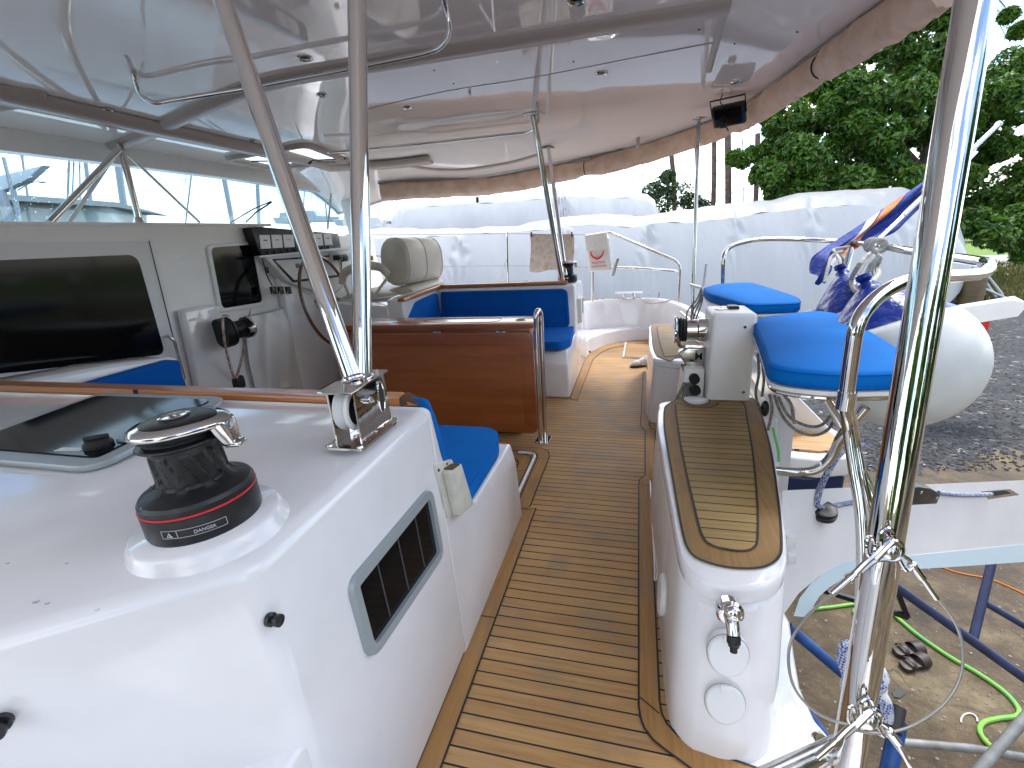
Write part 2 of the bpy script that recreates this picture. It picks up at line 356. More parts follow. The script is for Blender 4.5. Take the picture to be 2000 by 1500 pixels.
# ------------------------------------------------------------ tagging
def tag(o, label=None, cat=None, group=None, kind=None):
    if label: o['label'] = label
    if cat: o['category'] = cat
    if group: o['group'] = group
    if kind: o['kind'] = kind
    return o
def thing(name, label, cat, loc, group=None, kind=None):
    o = bpy.data.objects.new(name, None); o.empty_display_size = .05; COL.objects.link(o); o.location = V(loc)
    return tag(o, label, cat, group, kind)
def struct(o): o['kind'] = 'structure'; return o
def copytree(o, loc, parent=None, label=None, group=None):
    c = o.copy(); COL.objects.link(c)
    if parent: c.parent = parent
    else: c.location = V(loc)
    if label: c['label'] = label
    if group: c['group'] = group
    for ch in list(o.children): copytree(ch, None, c)
    return c
def seamline(path, wd, z, mb, up=(0, 0, 1)):
    P = [V(p) for p in path]; up = V(up); n = len(P); A = []; B = []
    for i in range(n):
        t = (P[min(n-1, i+1)]-P[max(0, i-1)]).normalized(); s_ = t.cross(up).normalized()*wd/2
        A.append(P[i]+s_+up*z); B.append(P[i]-s_+up*z)
    for i in range(n-1): mb.face([A[i], A[i+1], B[i+1], B[i]])
def text(s, size, origin, xdir, updir, m, parent, name='lettering', ext=.0006, align='CENTER', bold=0.):
    cu = bpy.data.curves.new(name, 'FONT'); cu.body = s; cu.size = size; cu.extrude = ext; cu.align_x = align; cu.align_y = 'CENTER'; cu.offset = bold
    o = bpy.data.objects.new(name, cu); COL.objects.link(o)
    bpy.context.view_layer.update()
    dg = bpy.context.evaluated_depsgraph_get(); me = bpy.data.meshes.new_from_object(o.evaluated_get(dg))
    bpy.data.objects.remove(o); bpy.data.curves.remove(cu)
    X = V(xdir).normalized(); Y = (V(updir)-X*V(updir).dot(X)).normalized(); Z = X.cross(Y); R = Matrix((X, Y, Z)).transposed()
    off = V((0, 0, 0)); q = parent
    while q is not None: off += q.location; q = q.parent
    for v in me.vertices: v.co = R @ v.co + V(origin) - off
    me.materials.clear(); me.materials.append(MT[m]); o = bpy.data.objects.new(name, me); COL.objects.link(o)
    if parent is not None: o.parent = parent
    return o
# ============================================================ DECK
def poly_obj(name, pts, m, z=0., parent=None, thick=.02):
    mb = MB(); mb.prism([V((p[0], p[1], z)) for p in pts], (0, 0, -thick)); return mb.build(name, m, parent, flat=True)
def fz(px, py, z=0.): p = at(px, py, z=z); return (p.x, p.y)
o = poly_obj('deck', [(-3.1, .3), (-.5, .3), (-.5, .95), fz(860, 1502), fz(1430, 1502), (.2, 1.05), (.2, 2.2), (.5, 2.5), (.5, 3.0), (.52, 5.0), (.3, 6.1), (-.3, 6.1), (-3.1, 6.1)], 'teak_planks', 0., None, .05); struct(o)
mg = MB(); sl = MB()
def strip(inner, outer, z=.004, fn=fz):
    a = [V((*fn(*p), z)) for p in inner]; b = [V((*fn(*p), z)) for p in outer]
    for i in range(min(len(a), len(b))-1): mg.face([a[i], a[i+1], b[i+1], b[i]])
    seamline(a, .006, .001, sl); seamline(b, .006, .001, sl)
# left margin beside the coaming, in world metres
def wz(x, y): return (x, y)
strip([(-.462, .70), (-.462, 2.03)], [(-.525, .70), (-.525, 1.99)], fn=wz)
strip([(-.495, 2.04), (-.495, 2.62), (-.52, 2.70), (-.57, 2.735), (-.9, 2.735), (-3.0, 2.735)], [(-.565, 2.01), (-.565, 2.58), (-.575, 2.64), (-.61, 2.672), (-.9, 2.672), (-3.0, 2.672)], fn=wz)
strip([(-.600, 2.05), (-.600, 2.56), (-.61, 2.60), (-.65, 2.625), (-3.0, 2.625)], [(-.665, 2.02), (-.665, 2.50), (-.68, 2.54), (-.73, 2.56), (-3.0, 2.56)], fn=wz)
# far margin, curving round the far bench
strip([(1127, 783), (1158, 703), (1172, 690), (1192, 681), (1217, 676), (1243, 672), (1290, 671)], [(1113, 779), (1143, 702), (1155, 688), (1180, 676), (1210, 669), (1243, 665), (1290, 663)])
# right margin with its joggles
strip([(1247.4, 950), (1247.4, 1150), (1247.6, 1380), (1251, 1405), (1259, 1425), (1275, 1447), (1300, 1467), (1345, 1500), (1400, 1540)],
      [(1270, 950), (1278, 1150), (1288, 1370), (1292, 1395), (1302, 1415), (1325, 1440), (1352, 1457), (1420, 1482), (1500, 1510)])
strip([(1247.4, 949), (1249, 938), (1260, 929), (1260, 842)], [(1270, 949), (1272, 940), (1277, 930), (1280, 842)])
strip([(1260, 841), (1251, 833), (1256, 726)], [(1279, 841), (1268, 833), (1269, 726)])
o = mg.build('deck_margin', 'teak_margin', flat=True); struct(o)
# far hatch in the deck with its white frame
hp = [fz(1217, 698), fz(1222, 671), fz(1290, 668), fz(1290, 703), fz(1225, 701)]
mb = MB(); mb.tube([V((*p, .006)) for p in hp[:2]] , .010, 6); mb.tube([V((*fz(1222, 670), .006)), V((*fz(1217, 699), .006)), V((*fz(1290, 704), .006))], .010, 6)
t_ = thing('deck_hatch', 'small teak hatch with white rim in the far corner of the deck', 'hatch', (*fz(1240, 690), 0))
mb.build('rim', 'white_plastic', t_)
m2 = MB(); m2.prism([V((*fz(1221, 697), .003)), V((*fz(1226, 673), .003)), V((*fz(1290, 672), .003)), V((*fz(1290, 701), .003))], (0, 0, .003)); m2.build('lid', 'teak_planks', t_, flat=True)
# locker lid near the table: pale edge strip
mb = MB(); mb.tube(fillet([(-.586, 2.02, .005), (-.586, 2.648, .005), (-.70, 2.648, .005)], .05), .009, 8)
tag(mb.build('locker_edge', 'white_plastic'), 'pale curved locker edge strip let into the teak by the folded table', 'trim')
for (a, b_) in (((-.525, 1.3), (-.462, 1.3)), ((-.565, 2.58), (-.495, 2.60)), ((-.665, 2.40), (-.60, 2.42)), ((-.9, 2.56), (-.9, 2.625)), ((.037, 1.09), (.09, 1.05)), ((-.462, 2.03), (-.56, 1.985))):
    seamline([(*a, .004), (*b_, .004)], .004, .001, sl)
o = sl.build('deck_caulking', 'black_rubber', flat=True); struct(o)
# ============================================================ NEAR COAMING  (outer face y .48, top z .86, aft face leaning)
def fx(z): return -.515-.05*z      # aft face of both coamings
co = thing('coaming', 'glossy white near coaming carrying the big black winch and square hatch', 'coaming', (-1.6, .9, 0))
mb = MB()
XL = -3.1
z0, z1 = .845, .860
sx_ = lambda x, z: V((x, .485-(fx(z0)-x)*.80, z))
mb.hexa([(XL, -1.2, .0), sx_(-2.2, 0), sx_(-1.6, 0)+V((.01, .012, 0)), (fx(0), .475, 0), (fx(0), 1.16, 0), (XL, 1.16, 0)], [(XL, -1.2, z0-.03), sx_(-2.2, z0-.02), sx_(-1.6, z0-.01), (fx(z0), .485, z0), (fx(z1), 1.16, z1), (XL, 1.16, z1)], .030, 5)
mb.build('block', 'gelcoat', co, angle=50)
mb = MB(); mb.hexa([(-3.0, -2.4, -.3), (-.515, -2.4, -.3), (-.515, .56, -.3), (-3.0, .56, -.3)], [(-3.0, -2.4, .47), (-.543, -2.4, .47), (-.543, .56, .485), (-3.0, .56, .485)], .022, 5)
mb.build('side_deck', 'gelcoat', co, angle=50)
# seat box with scooped end panel
prof = [(1.13, 0), (1.965, 0), (1.955, .30), (1.90, .415), (1.80, .415), (1.40, .415), (1.26, .50), (1.19, .70), (1.165, .85), (1.13, .87)]
mb = MB(); mb.prism([(fx(z), y, z) for y, z in prof], (XL-fx(.4), 0, 0), .014, 3); mb.build('seat_base', 'gelcoat', co, angle=40)
# wood cap
RZ = -.013
rt = thing('wood_rail', 'varnished wooden cap rail along the near coaming with a weathered end', 'handrail', (-1.6, 1.19, .87))
mb = MB(); mb.hexa([(XL, 1.145, 0.8590), (-.66, 1.145, 0.8590), (-.595, 1.16, 0.8590), (-.595, 1.195, 0.8590), (-.66, 1.215, 0.8590), (XL, 1.215, 0.8590)], [(XL, 1.15, 0.8870), (-.665, 1.15, 0.8870), (-.625, 1.16, 0.8790), (-.625, 1.195, 0.8790), (-.665, 1.21, 0.8870), (XL, 1.21, 0.8870)], .007, 3)
mb.build('cap', 'rail_wood', rt)
mb = MB(); mb.hexa([(-.650, 1.147, 0.8605), (-.585, 1.165, 0.8605), (-.585, 1.19, 0.8605), (-.650, 1.213, 0.8605)], [(-.648, 1.150, 0.8895), (-.615, 1.165, 0.8800), (-.615, 1.19, 0.8800), (-.648, 1.209, 0.8895)], .005, 2); mb.build('worn_end', 'rust', rt)
mb = MB()
for x in (-1.62, -1.63): mb.box((x, 1.148, 0.8750), (.004, .006, .022))
mb.islands('scarf_joint', 'black_rubber', rt)
# cushions of the near seat
ct = thing('near_bench_cushions', 'blue seat and back cushions of the near bench below the wooden rail', 'cushion', (-1.7, 1.5, .42))
mb = MB()
mb.prism([(-.575, y, z) for y, z in ((1.295, .465), (1.345, .475), (1.28, .66), (1.235, .80), (1.20, .865), (1.165, .885), (1.17, .86), (1.2, .72), (1.25, .52))], (-2.45, 0, 0), .012, 3)
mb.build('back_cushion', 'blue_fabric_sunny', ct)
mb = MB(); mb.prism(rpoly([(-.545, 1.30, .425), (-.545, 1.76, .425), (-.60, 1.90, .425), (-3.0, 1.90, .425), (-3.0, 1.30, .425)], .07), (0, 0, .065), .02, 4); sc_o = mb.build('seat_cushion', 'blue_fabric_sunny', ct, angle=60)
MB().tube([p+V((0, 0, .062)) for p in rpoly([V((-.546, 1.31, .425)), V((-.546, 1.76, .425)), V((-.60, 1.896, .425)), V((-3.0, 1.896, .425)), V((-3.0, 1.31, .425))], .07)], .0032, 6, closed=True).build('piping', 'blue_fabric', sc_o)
# hatch on the coaming
ht = thing('coaming_hatch', 'square smoked deck hatch with grey frame beside the big winch', 'hatch', (-1.42, .9, .86))
zt = lambda x, y: .845+(y-.485)*.0444
hx = rpoly([V((-1.145, .675, 0)), V((-1.185, 1.105, 0)), V((-1.72, 1.10, 0)), V((-1.69, .675, 0))], .07, 6)
for p in hx: p.z = zt(p.x, p.y)+.001
mb = MB(); mb.prism([p+V((0, 0, 0)) for p in hx], (0, 0, .017), .005, 2); hfr = mb.build('frame', 'alu_frame', ht)
hi = inset(hx, .036) if inset(hx, .036)[0].x < hx[0].x else inset(hx, -.036)
mb = MB(); mb.prism([p+V((0, 0, .004)) for p in hi], (0, 0, .017), .002, 1); pane = mb.build('pane', 'black_glass', ht, flat=True)
mb = MB()
for (x, y) in ((-1.215, .76),): mb.lathe([(.0, 0), (.030, 0), (.030, .008), (.022, .018), (.0, .02)], (x-.03, y, zt(x, y)+.022), seg=24); mb.box((x-.03, y, zt(x, y)+.044), (.05, .012, .012), .6, .003)
mb.build('knob', 'black_plastic', pane)
mb = MB(); mb.box((-1.30, .735, zt(0, .735)+.0225), (.07, .02, .001), .15); mb.build('sticker', 'white_plastic', pane)
mb = MB(); mb.box((-1.19, .93, .888), (.05, .03, .012), 0, .004); mb.box((-1.20, .80, .882), (.05, .03, .012), 0, .004); mb.islands('hinge', 'alu_frame', hfr)
# ---- rounded side window on the aft face
wq = [(671, 1140), (716, 1302), (863, 1084), (838, 944)]
def onface(px, py, k=-.50):
    # meet the leaning aft face x = -.515-.05 z (+ small stand-off)
    r = ray(px, py); t = (k-.015-EYE.x-.05*EYE.z)/(r.x+.05*r.z); return EYE+r*t
W4 = [onface(*p) for p in wq]
st = thing('side_window', 'slanted smoked window with grey rubbery frame on the near coaming side', 'window', sum(W4, V())/4)
nx = V((1, 0, .05)).normalized()
ol = rpoly(W4, [.04, .05, .045, .05], 7)
def ringpanel(mb, outer, inner, base, h, hin):
    n = len(outer); A = [p+nx*base for p in outer]; B = [p+nx*(base+h) for p in inset2(outer, .006)]; C_ = [p+nx*(base+h) for p in inner]; D_ = [p+nx*(base+hin) for p in inner]
    mb.rings([A, B, C_, D_], cap=False)
def inset2(P, d):
    c = sum(P, V())/len(P); a = inset(P, d); b = inset(P, -d)
    return a if (a[0]-c).length < (b[0]-c).length else b
il = inset2(ol, .029)
mb = MB(); ringpanel(mb, ol, il, -.016, .028, .006); mb.build('frame', 'alu_frame', st, angle=60)
mb = MB(); mb.prism([p-nx*.010 for p in inset2(ol, .026)], nx*.012); pn_ = mb.build('pane', 'black_glass', st, flat=True)
mb = MB()
for k in (.27, .5, .73):
    a = il[0].lerp(il[-1], 0); p0 = W4[0].lerp(W4[3], k)*.86+W4[1].lerp(W4[2], k)*.14; p1 = W4[0].lerp(W4[3], k)*.17+W4[1].lerp(W4[2], k)*.83
    mb.tube([p0+nx*.0025, p1+nx*.0025], .0022, 6)
mb.islands('glazing_bar', 'bar_grey', pn_)
# ---- cream holder screwed to the face
hq = [onface(845, 908), onface(872, 1013), onface(907, 985), onface(880, 897)]
hd = thing('winch_handle_pocket', 'yellowed plastic winch handle pocket screwed on under the blue cushion', 'holder', hq[0])
mb = MB(); mb.hexa([p+nx*(-.01) for p in hq], [p+nx*.006 for p in hq], .003, 2); mb.build('backplate', 'cream_plastic', hd)
mb = MB(); a, b_, c_, d_ = hq; q = [a.lerp(b_, .16).lerp(d_.lerp(c_, .1), .25), b_.lerp(c_, .2), c_.lerp(b_, -.02), d_.lerp(c_, .08)]
lo = [p+nx*.004 for p in q]; hi2 = [p+nx*.034 for p in q]
mb.hexa(lo, hi2, .006, 3); mb.build('pocket', 'cream_plastic', hd)
mb = MB(); mb.hexa([p+nx*.0 for p in [q[0].lerp(q[3], .2), q[0].lerp(q[3], .8)+V((0, 0, .0)), q[0].lerp(q[3], .8)+V((0, 0, .004)), q[0].lerp(q[3], .2)+V((0, 0, .004))]], [p+nx*.0345 for p in [q[0].lerp(q[3], .2), q[0].lerp(q[3], .8), q[0].lerp(q[3], .8)+V((0, 0, .004)), q[0].lerp(q[3], .2)+V((0, 0, .004))]]); mb.build('slot', 'rust', hd)
mb = MB(); mb.lathe([(.0, 0), (.005, 0), (.004, .003), (.0, .003)], a.lerp(b_, .12).lerp(d_, .12)+nx*.006, nx, 12); mb.lathe([(.0, 0), (.004, 0), (.003, .003), (.0, .003)], a.lerp(d_, .6).lerp(c_, .05)+nx*.006, nx, 12); mb.islands('screw', 'rust', hd)
# ---- knobs (canvas studs)
for i, (p, ax) in enumerate(((onface(529, 1210), nx), (at(2, 1412, y=.276), V((.627, -.779, 0))))):
    mb = MB(); k = 1. if i == 0 else 1.15
    mb.lathe([(.0, -.004), (.011*k, -.004), (.011*k, .003), (.006*k, .005), (.006*k, .010), (.010*k, .012), (.010*k, .018), (.004*k, .020), (.0, .020)], p, ax, 24)
    o = mb.build('canvas_stud', 'black_plastic'); tag(o, ('small black canvas stud on the coaming side below the big winch', 'black round fitting low on the outer coaming face at the left edge')[i], 'fitting')
# ============================================================ BIG NEAR WINCH
def winch(name, o, ax, s, label, red=True, cat='winch', arm=None):
    o = V(o); ax = V(ax).normalized(); T = thing(name, label, cat, o)
    MB().lathe([(.0, 0), (.098*s, 0), (.1*s, .006*s), (.1*s, .05*s), (.098*s, .052*s)], o, ax, 56).build('base', 'winch_black', T)
    if red: MB().lathe([(.0995*s, .052*s), (.1005*s, .0535*s), (.1005*s, .0555*s), (.0995*s, .0565*s)], o, ax, 56, cap=False).build('red_ring', 'red_band', T)
    rib = lambda a, h: 1+.035*(1 if sin(a*9+h*60/s) > .2 else -1)*(1 if .088*s < h < .150*s else 0)
    pr_ = [(.099*s, .057*s), (.0985*s, .066*s), (.094*s, .073*s), (.083*s, .079*s), (.072*s, .083*s), (.064*s, .089*s), (.0605*s, .095*s)]
    pr_ += [((.059-.002*k/12)*s, (.096+.058*k/12)*s) for k in range(13)] + [(.058*s, .157*s), (.060*s, .163*s), (.071*s, .166*s), (.074*s, .169*s), (.072*s, .172*s), (.058*s, .176*s)]
    MB().lathe(pr_, o, ax, 140, mod=rib).build('drum', 'winch_black', T, angle=28)
    MB().lathe([(.062*s, .176*s), (.058*s, .181*s), (.070*s, .186*s), (.073*s, .189*s), (.070*s, .192*s), (.0, .192*s)], o, ax, 56, mod=lambda a, h: 1+.01*sin(a*40)).build('jaw', 'black_rubber', T)
    a0 = arm or V((1, .1, 0)); a0 = (a0-ax*a0.dot(ax)).normalized(); b0 = ax.cross(a0)
    def outl(r, k): return [(r*(1+k*max(0, cos(t))**6)*s, t) for t in [2*pi*i/72 for i in range(72)]]
    mb = MB(); rr = []
    for (r, h) in ((.068, .191), (.076, .192), (.079, .197), (.077, .203), (.070, .207), (.050, .210)):
        rr.append([o+ax*h*s+(a0*cos(t)+b0*sin(t))*q for q, t in outl(r, .22)])
    mb.rings(rr); ch = mb.build('feeder_plate', 'chrome', T, angle=60)
    # feeder arm hooking down
    mb = MB(); c0 = o+a0*.080*s+ax*.203*s; tipd = (-ax)
    mb.hexa([c0+a0*(.0*s)+b0*.026*s-ax*.055*s, c0+a0*.022*s+b0*.02*s-ax*.055*s, c0+a0*.022*s-b0*.01*s-ax*.055*s, c0-b0*.016*s-ax*.055*s],
            [c0-a0*.012*s+b0*.032*s, c0+a0*.018*s+b0*.024*s, c0+a0*.018*s-b0*.024*s, c0-a0*.012*s-b0*.032*s], .007*s, 4)
    mb.box(c0+a0*.016*s+b0*.004*s-ax*.053*s, (.03*s, .03*s, .010*s), bev=.004*s, seg=3, R=Matrix((a0, b0, ax)).transposed()); mb.build('feeder_arm', 'chrome', ch)
    mb = MB(); rr = [[o+ax*h*s+(a0*cos(t)+b0*sin(t))*q*(1 if t else 1) for q, t in outl(r, .30)] for (r, h) in ((.055, .2085), (.057, .2105), (.053, .2125), (.028, .2135))]
    mb.rings(rr); tcp = mb.build('top_cap', 'winch_black', T)
    mb = MB(); mb.lathe([(.024*s, .212*s), (.026*s, .216*s), (.022*s, .217*s), (.019*s, .2145*s), (.0, .2145*s)], o, ax, 32); mb.build('socket_ring', 'chrome', tcp)
    return T
wo = at(409, 1020, z=.860)
ax = V((-.035, -.02, 1)).normalized()
socle = MB(); socle.lathe([(.0, -.03), (.142, -.03), (.129, -.014), (.120, .002), (.116, .014), (.110, .020), (.0, .020)], wo-V((0, 0, .008)), ax, 72); socle.build('winch_pad', 'gelcoat', co, angle=60)
WT = winch('winch', wo+ax*.012, ax, .87, 'large black self-tailing winch with chrome top and red ring on the near coaming', arm=V((.9, .25, 0)))
# warning label on the base
lb = wo+ax*.012
def basept(ang, h, r=.1008): u = V((cos(ang), sin(ang), 0)); return lb+u*r*.87+ax*h*.87
mb = MB(); A0, A1 = radians(-82), radians(-22)
fr = [basept(A0+(A1-A0)*k/12, .019) for k in range(13)]; fr2 = [basept(A0+(A1-A0)*k/12, .034) for k in range(13)]
for P in (fr, fr2): mb.tube(P, .0005, 4)
for k in (0, 12, 3): mb.tube([fr[k], fr2[k]], .0005, 4)
WL = mb.build('warning_label', 'grey_ink', WT)
mid = radians(-42); tx = V((-sin(mid), cos(mid), 0))
text('DANGER', .0075, basept(mid, .0265, .1022), tx, ax, 'grey_ink', WL)
m2 = radians(-74); tx2 = V((-sin(m2), cos(m2), 0)); c0 = basept(m2, .026, .1018); mb = MB(); mb.face([c0-tx2*.005-ax*.004, c0+tx2*.005-ax*.004, c0+ax*.005]); mb.build('warning_triangle', 'grey_ink', WL, flat=True)
text('!', .006, c0+V((cos(m2), sin(m2), 0))*.0012-ax*.001, tx2, ax, 'black_ink', WL)
# droplets on coaming
mb = MB()
for i in range(26):
    a = random.random()*2*pi; r = random.choice([.066, .08, .09, .095]); p = lb+ax*(.066 if r > .07 else .074)+V((cos(a), sin(a), 0))*r*.87
    mb.sphere(p-ax*(.004 if r > .085 else 0), random.uniform(.0012, .0024), 8)
wd_ = mb.build('water_drop', 'water_bead', WT); wd_['kind'] = 'stuff'
mb = MB()
for (px, py, r) in ((70, 1175, .005), (92, 1178, .004), (130, 1100, .003), (15, 1100, .003), (190, 1190, .004), (555, 1010, .008), (570, 1003, .012), (480, 905, .003), (610, 950, .002)):
    p = at(px, py, z=.8475); mb.sphere(p, r, 20, (1, .7, .05))
tag(mb.build('water_puddle', 'water_bead'), 'clear rain droplets lying on the near coaming top', 'water', kind='stuff')
# ============================================================ NEAR POST BRACKET AND TWO POSTS
bb = V((-.632, .935, .867))
bd = V((-.02, 1, 0)).normalized()            # long way of the bracket, from the camera's left front to the right back
bs = V((bd.y, -bd.x, 0))                       # its side that faces the camera's right
BR = Matrix((bd, -bs, V((0, 0, 1)))).transposed()
bt = thing('post_bracket', 'polished steel sheave box holding the feet of the two near roof posts', 'bracket', bb)
bpl = MB().prism(rpoly([bb+bd*a+bs*c for a, c in ((-.095, -.05), (.105, -.05), (.105, .035), (.08, .05), (-.095, .05))], .014), (0, 0, .006), .0015, 1).build('base_plate', 'chrome', bt)
def sideplate(off, name, hole=True):
    mb = MB(); out = [(-.068, .006), (.078, .006), (.068, .135), (-.072, .130)]; P = [bb+bd*a+bs*off+V((0, 0, h)) for a, h in out]
    mb.prism(P, bs*.005, .001, 1); return mb.build(name, 'chrome', bt, flat=True)
sideplate(.030, 'side_plate'); sideplate(-.035, 'side_plate')
if 1:
    mb = MB(); el = [bb+bd*(.040+.014*cos(t))+bs*.0365+V((0, 0, .082+.040*sin(t))) for t in [2*pi*k/28 for k in range(28)]]
    mb.tube(el, .0022, 6, closed=True); mb.build('slot_rim', 'chrome', bt)
    mb = MB(); mb.prism([p-bs*.001 for p in el], bs*.0006); mb.build('slot', 'black_rubber', bt, flat=True)
MB().prism([bb+bd*a+bs*c+V((0, 0, .130+.006*(a+.1)/.18)) for a, c in ((-.09, -.045), (.08, -.045), (.08, .042), (-.09, .042))], (0, 0, .006), .002, 1).build('top_plate', 'chrome', bt)
sh = MB(); sh.lathe([(.0, -.018), (.05, -.018), (.052, -.012), (.040, 0), (.052, .012), (.05, .018), (.0, .018)], bb-bd*.035+V((0, 0, .082)), bs, 40); shv = sh.build('sheave', 'white_plastic', bt)
MB().lathe([(.0, -.0185), (.040, -.0185), (.040, .0185), (.0, .0185)], bb-bd*.035+V((0, 0, .082)), bs, 30).build('hub', 'black_plastic', shv)
mb = MB(); c_ = bb-bd*.02+V((0, 0, .095)); mb.lathe([(.0, .035), (.010, .035), (.010, .042), (.006, .043), (.006, .050), (.003, .050), (.0, .048)], c_, bs, 20); mb.build('axle_bolt', 'steel', bt)
mb = MB()
for a, c in ((.092, .02), (-.085, .038), (-.085, -.038), (.092, -.036)): mb.lathe([(.0, .006), (.008, .006), (.006, .010), (.0, .010)], bb+bd*a+bs*c, (0, 0, 1), 16)
mb.islands('screw', 'steel', bpl)
PA0 = at(690, 742, y=.94); PB0 = at(709, 738, y=.965)
def post(name, label, a, b, r, collar=True, m='chrome', group=None):
    T = thing(name, label, 'post', a, group); MB().tube([a, b], r, 28).build('tube', m, T)
    if collar:
        d = (b-a).normalized(); MB().lathe([(r, -.004), (r+.006, 0), (r+.006, .004), (r+.001, .010)], a, d, 28, cap=False).build('weld_collar', 'chrome', T)
    return T
pA = at(435, 0, y=1.15); pB = at(697, 0, y=1.25)
tA = PA0+(pA-PA0)*((2.29-PA0.z)/(pA.z-PA0.z)); tB = PB0+(pB-PB0)*((2.30-PB0.z)/(pB.z-PB0.z))
post('roof_post', 'leaning chrome roof post, foremost of the near pair on the sheave box', PA0, tA, .0225)
post('roof_post', 'upright chrome roof post, aft one of the near pair on the sheave box', PB0, tB, .0225)
# ============================================================ TABLE
tb = thing('folding_table', 'folded varnished wood cockpit table with drop leaf and cup holder', 'table', (-1.3, 3.0, 0))
TY = 2.9; zt1 = .79
ttp = MB().box((-1.33, TY+.12, zt1-.015), (1.42, .30, .032), 0, .005, 3).build('tabletop', 'table_wood', tb)
MB().box((-1.33, TY+.12, zt1-.055), (1.36, .24, .05), 0, .003, 2).build('apron', 'table_wood', tb)
MB().prism(rpoly([V((-2.03, TY-.01, .045)), V((-.615, TY-.01, .045)), V((-.625, TY-.01, zt1-.055)), V((-2.03, TY-.01, zt1-.055))], [.02, .05, .02, .02]), (0, -.024, 0), .005, 3).build('drop_leaf', 'table_wood', tb)
MB().prism([V((-1.93, TY-.036, .10)), V((-.70, TY-.036, .10)), V((-.70, TY-.036, .66)), V((-1.93, TY-.036, .66))], (0, -.002, 0)).build('leaf_panel', 'table_wood', tb, flat=True)
MB().box((-1.33, TY+.12, .37), (1.2, .14, .70), 0, .01).build('pedestal', 'table_wood', tb)
mb = MB(); mb.lathe([(.034, .0), (.040, .001), (.040, .003), (.034, .004)], (-.73, TY+.11, zt1+.001), (0, 0, 1), 32, cap=False); cpr = mb.build('cup_holder', 'steel', ttp)
mb = MB(); mb.lathe([(.0, 0), (.034, 0), (.034, .0008), (.0, .0008)], (-.73, TY+.11, zt1+.0015), (0, 0, 1), 32); mb.build('cup_well', 'black_rubber', ttp, flat=True)
mb = MB()
for x in (-.83, -1.27, -1.85): mb.box((x, TY-.036, zt1-.052), (.06, .006, .010), 0, .001)
mb.islands('hinge', 'steel', tb)
mb = MB(); mb.tube(fillet([(-1.35, TY+.04, zt1+.002), (-.87, TY+.04, zt1+.002), (-.87, TY+.2, zt1+.002), (-1.35, TY+.2, zt1+.002), (-1.45, TY+.12, zt1+.002), (-1.35, TY+.04, zt1+.002)], .08), .0015, 4); mb.build('inlay_line', 'rust', ttp)
# tall U handrail beside table
ub = V((-.583, TY-.03, 0)); ut = thing('grab_post', 'tall narrow chrome U-shaped grab post at the end of the folded table', 'handrail', ub)
mb = MB(); n0 = V((.03, .14, 0)).normalized()*.045
path = [ub-n0*.9+V((0, 0, 0)), ub-n0*.9+V((0, 0, .80))]+[ub+V((0, 0, .83))-n0*.9*cos(a)+V((0, 0, .042*sin(a))) for a in [pi*k/10 for k in range(11)]]+[ub+n0*.9+V((0, 0, .80)), ub+n0*.9]
mb.tube(path, .0155, 16); mb.build('tube', 'chrome', ut)
mb = MB(); mb.prism(rpoly([ub+V((-.045, -.07, 0)), ub+V((.045, -.07, 0)), ub+V((.05, .08, 0)), ub+V((-.04, .08, 0))], .02), (0, 0, .007), .001, 1); ftp = mb.build('foot', 'chrome', ut)
mb = MB()
for q in ((-.03, -.055), (.033, -.055), (.038, .065)): mb.lathe([(.0, .007), (.006, .007), (.004, .010), (.0, .010)], ub+V((*q, 0)), (0, 0, 1), 12)
mb.islands('screw', 'steel', ftp)
# ============================================================ FAR BENCH AND COAMING
fb = thing('far_bench', 'white moulded far bench and coaming under the blue cushions', 'bench', (-1.4, 4.5, 0))
prof = [(4.55, 0), (3.735, 0), (3.74, .30), (3.79, .405), (3.9, .41), (4.42, .41), (4.47, .55), (4.52, .855), (4.58, .87), (5.14, .85), (5.2, .80), (5.25, .0)]
mb = MB(); mb.prism([(fx(z), y, z) for y, z in prof], (-1.62, 0, 0), .02, 3); mb.build('moulding', 'gelcoat', fb, angle=40)
mb = MB(); mb.prism([V((-2.1, 3.735, .0)), V((-1.95, 3.735, 0)), V((-1.95, 4.6, 0)), V((-2.3, 4.6, 0))], (0, 0, .86), .015, 3); mb.build('end_wall', 'gelcoat', fb)
bc = thing('far_bench_cushions', 'dark blue L-shaped back and seat cushions on the far bench', 'cushion', (-1.3, 4.2, .41))
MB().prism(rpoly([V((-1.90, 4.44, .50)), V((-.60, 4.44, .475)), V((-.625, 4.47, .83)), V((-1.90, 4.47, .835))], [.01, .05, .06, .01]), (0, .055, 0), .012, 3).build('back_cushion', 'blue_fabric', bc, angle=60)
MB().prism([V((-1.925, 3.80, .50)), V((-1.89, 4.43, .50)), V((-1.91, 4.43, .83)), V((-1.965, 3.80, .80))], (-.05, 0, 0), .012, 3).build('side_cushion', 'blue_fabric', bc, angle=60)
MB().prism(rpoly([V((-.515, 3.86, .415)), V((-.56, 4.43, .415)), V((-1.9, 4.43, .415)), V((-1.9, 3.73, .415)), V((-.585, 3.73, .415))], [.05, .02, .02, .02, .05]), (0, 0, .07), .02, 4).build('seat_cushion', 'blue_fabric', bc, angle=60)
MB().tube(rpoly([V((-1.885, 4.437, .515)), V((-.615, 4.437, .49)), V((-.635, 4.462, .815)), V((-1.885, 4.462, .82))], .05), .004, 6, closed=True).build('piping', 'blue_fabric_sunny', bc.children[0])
fr_ = thing('wood_rail', 'varnished wooden trim around the far bench behind the blue cushions', 'handrail', (-1.3, 4.5, .86))
MB().box((-1.3, 4.56, .884), (1.34, .055, .030), 0, .006, 3).build('cap', 'rail_wood', fr_)
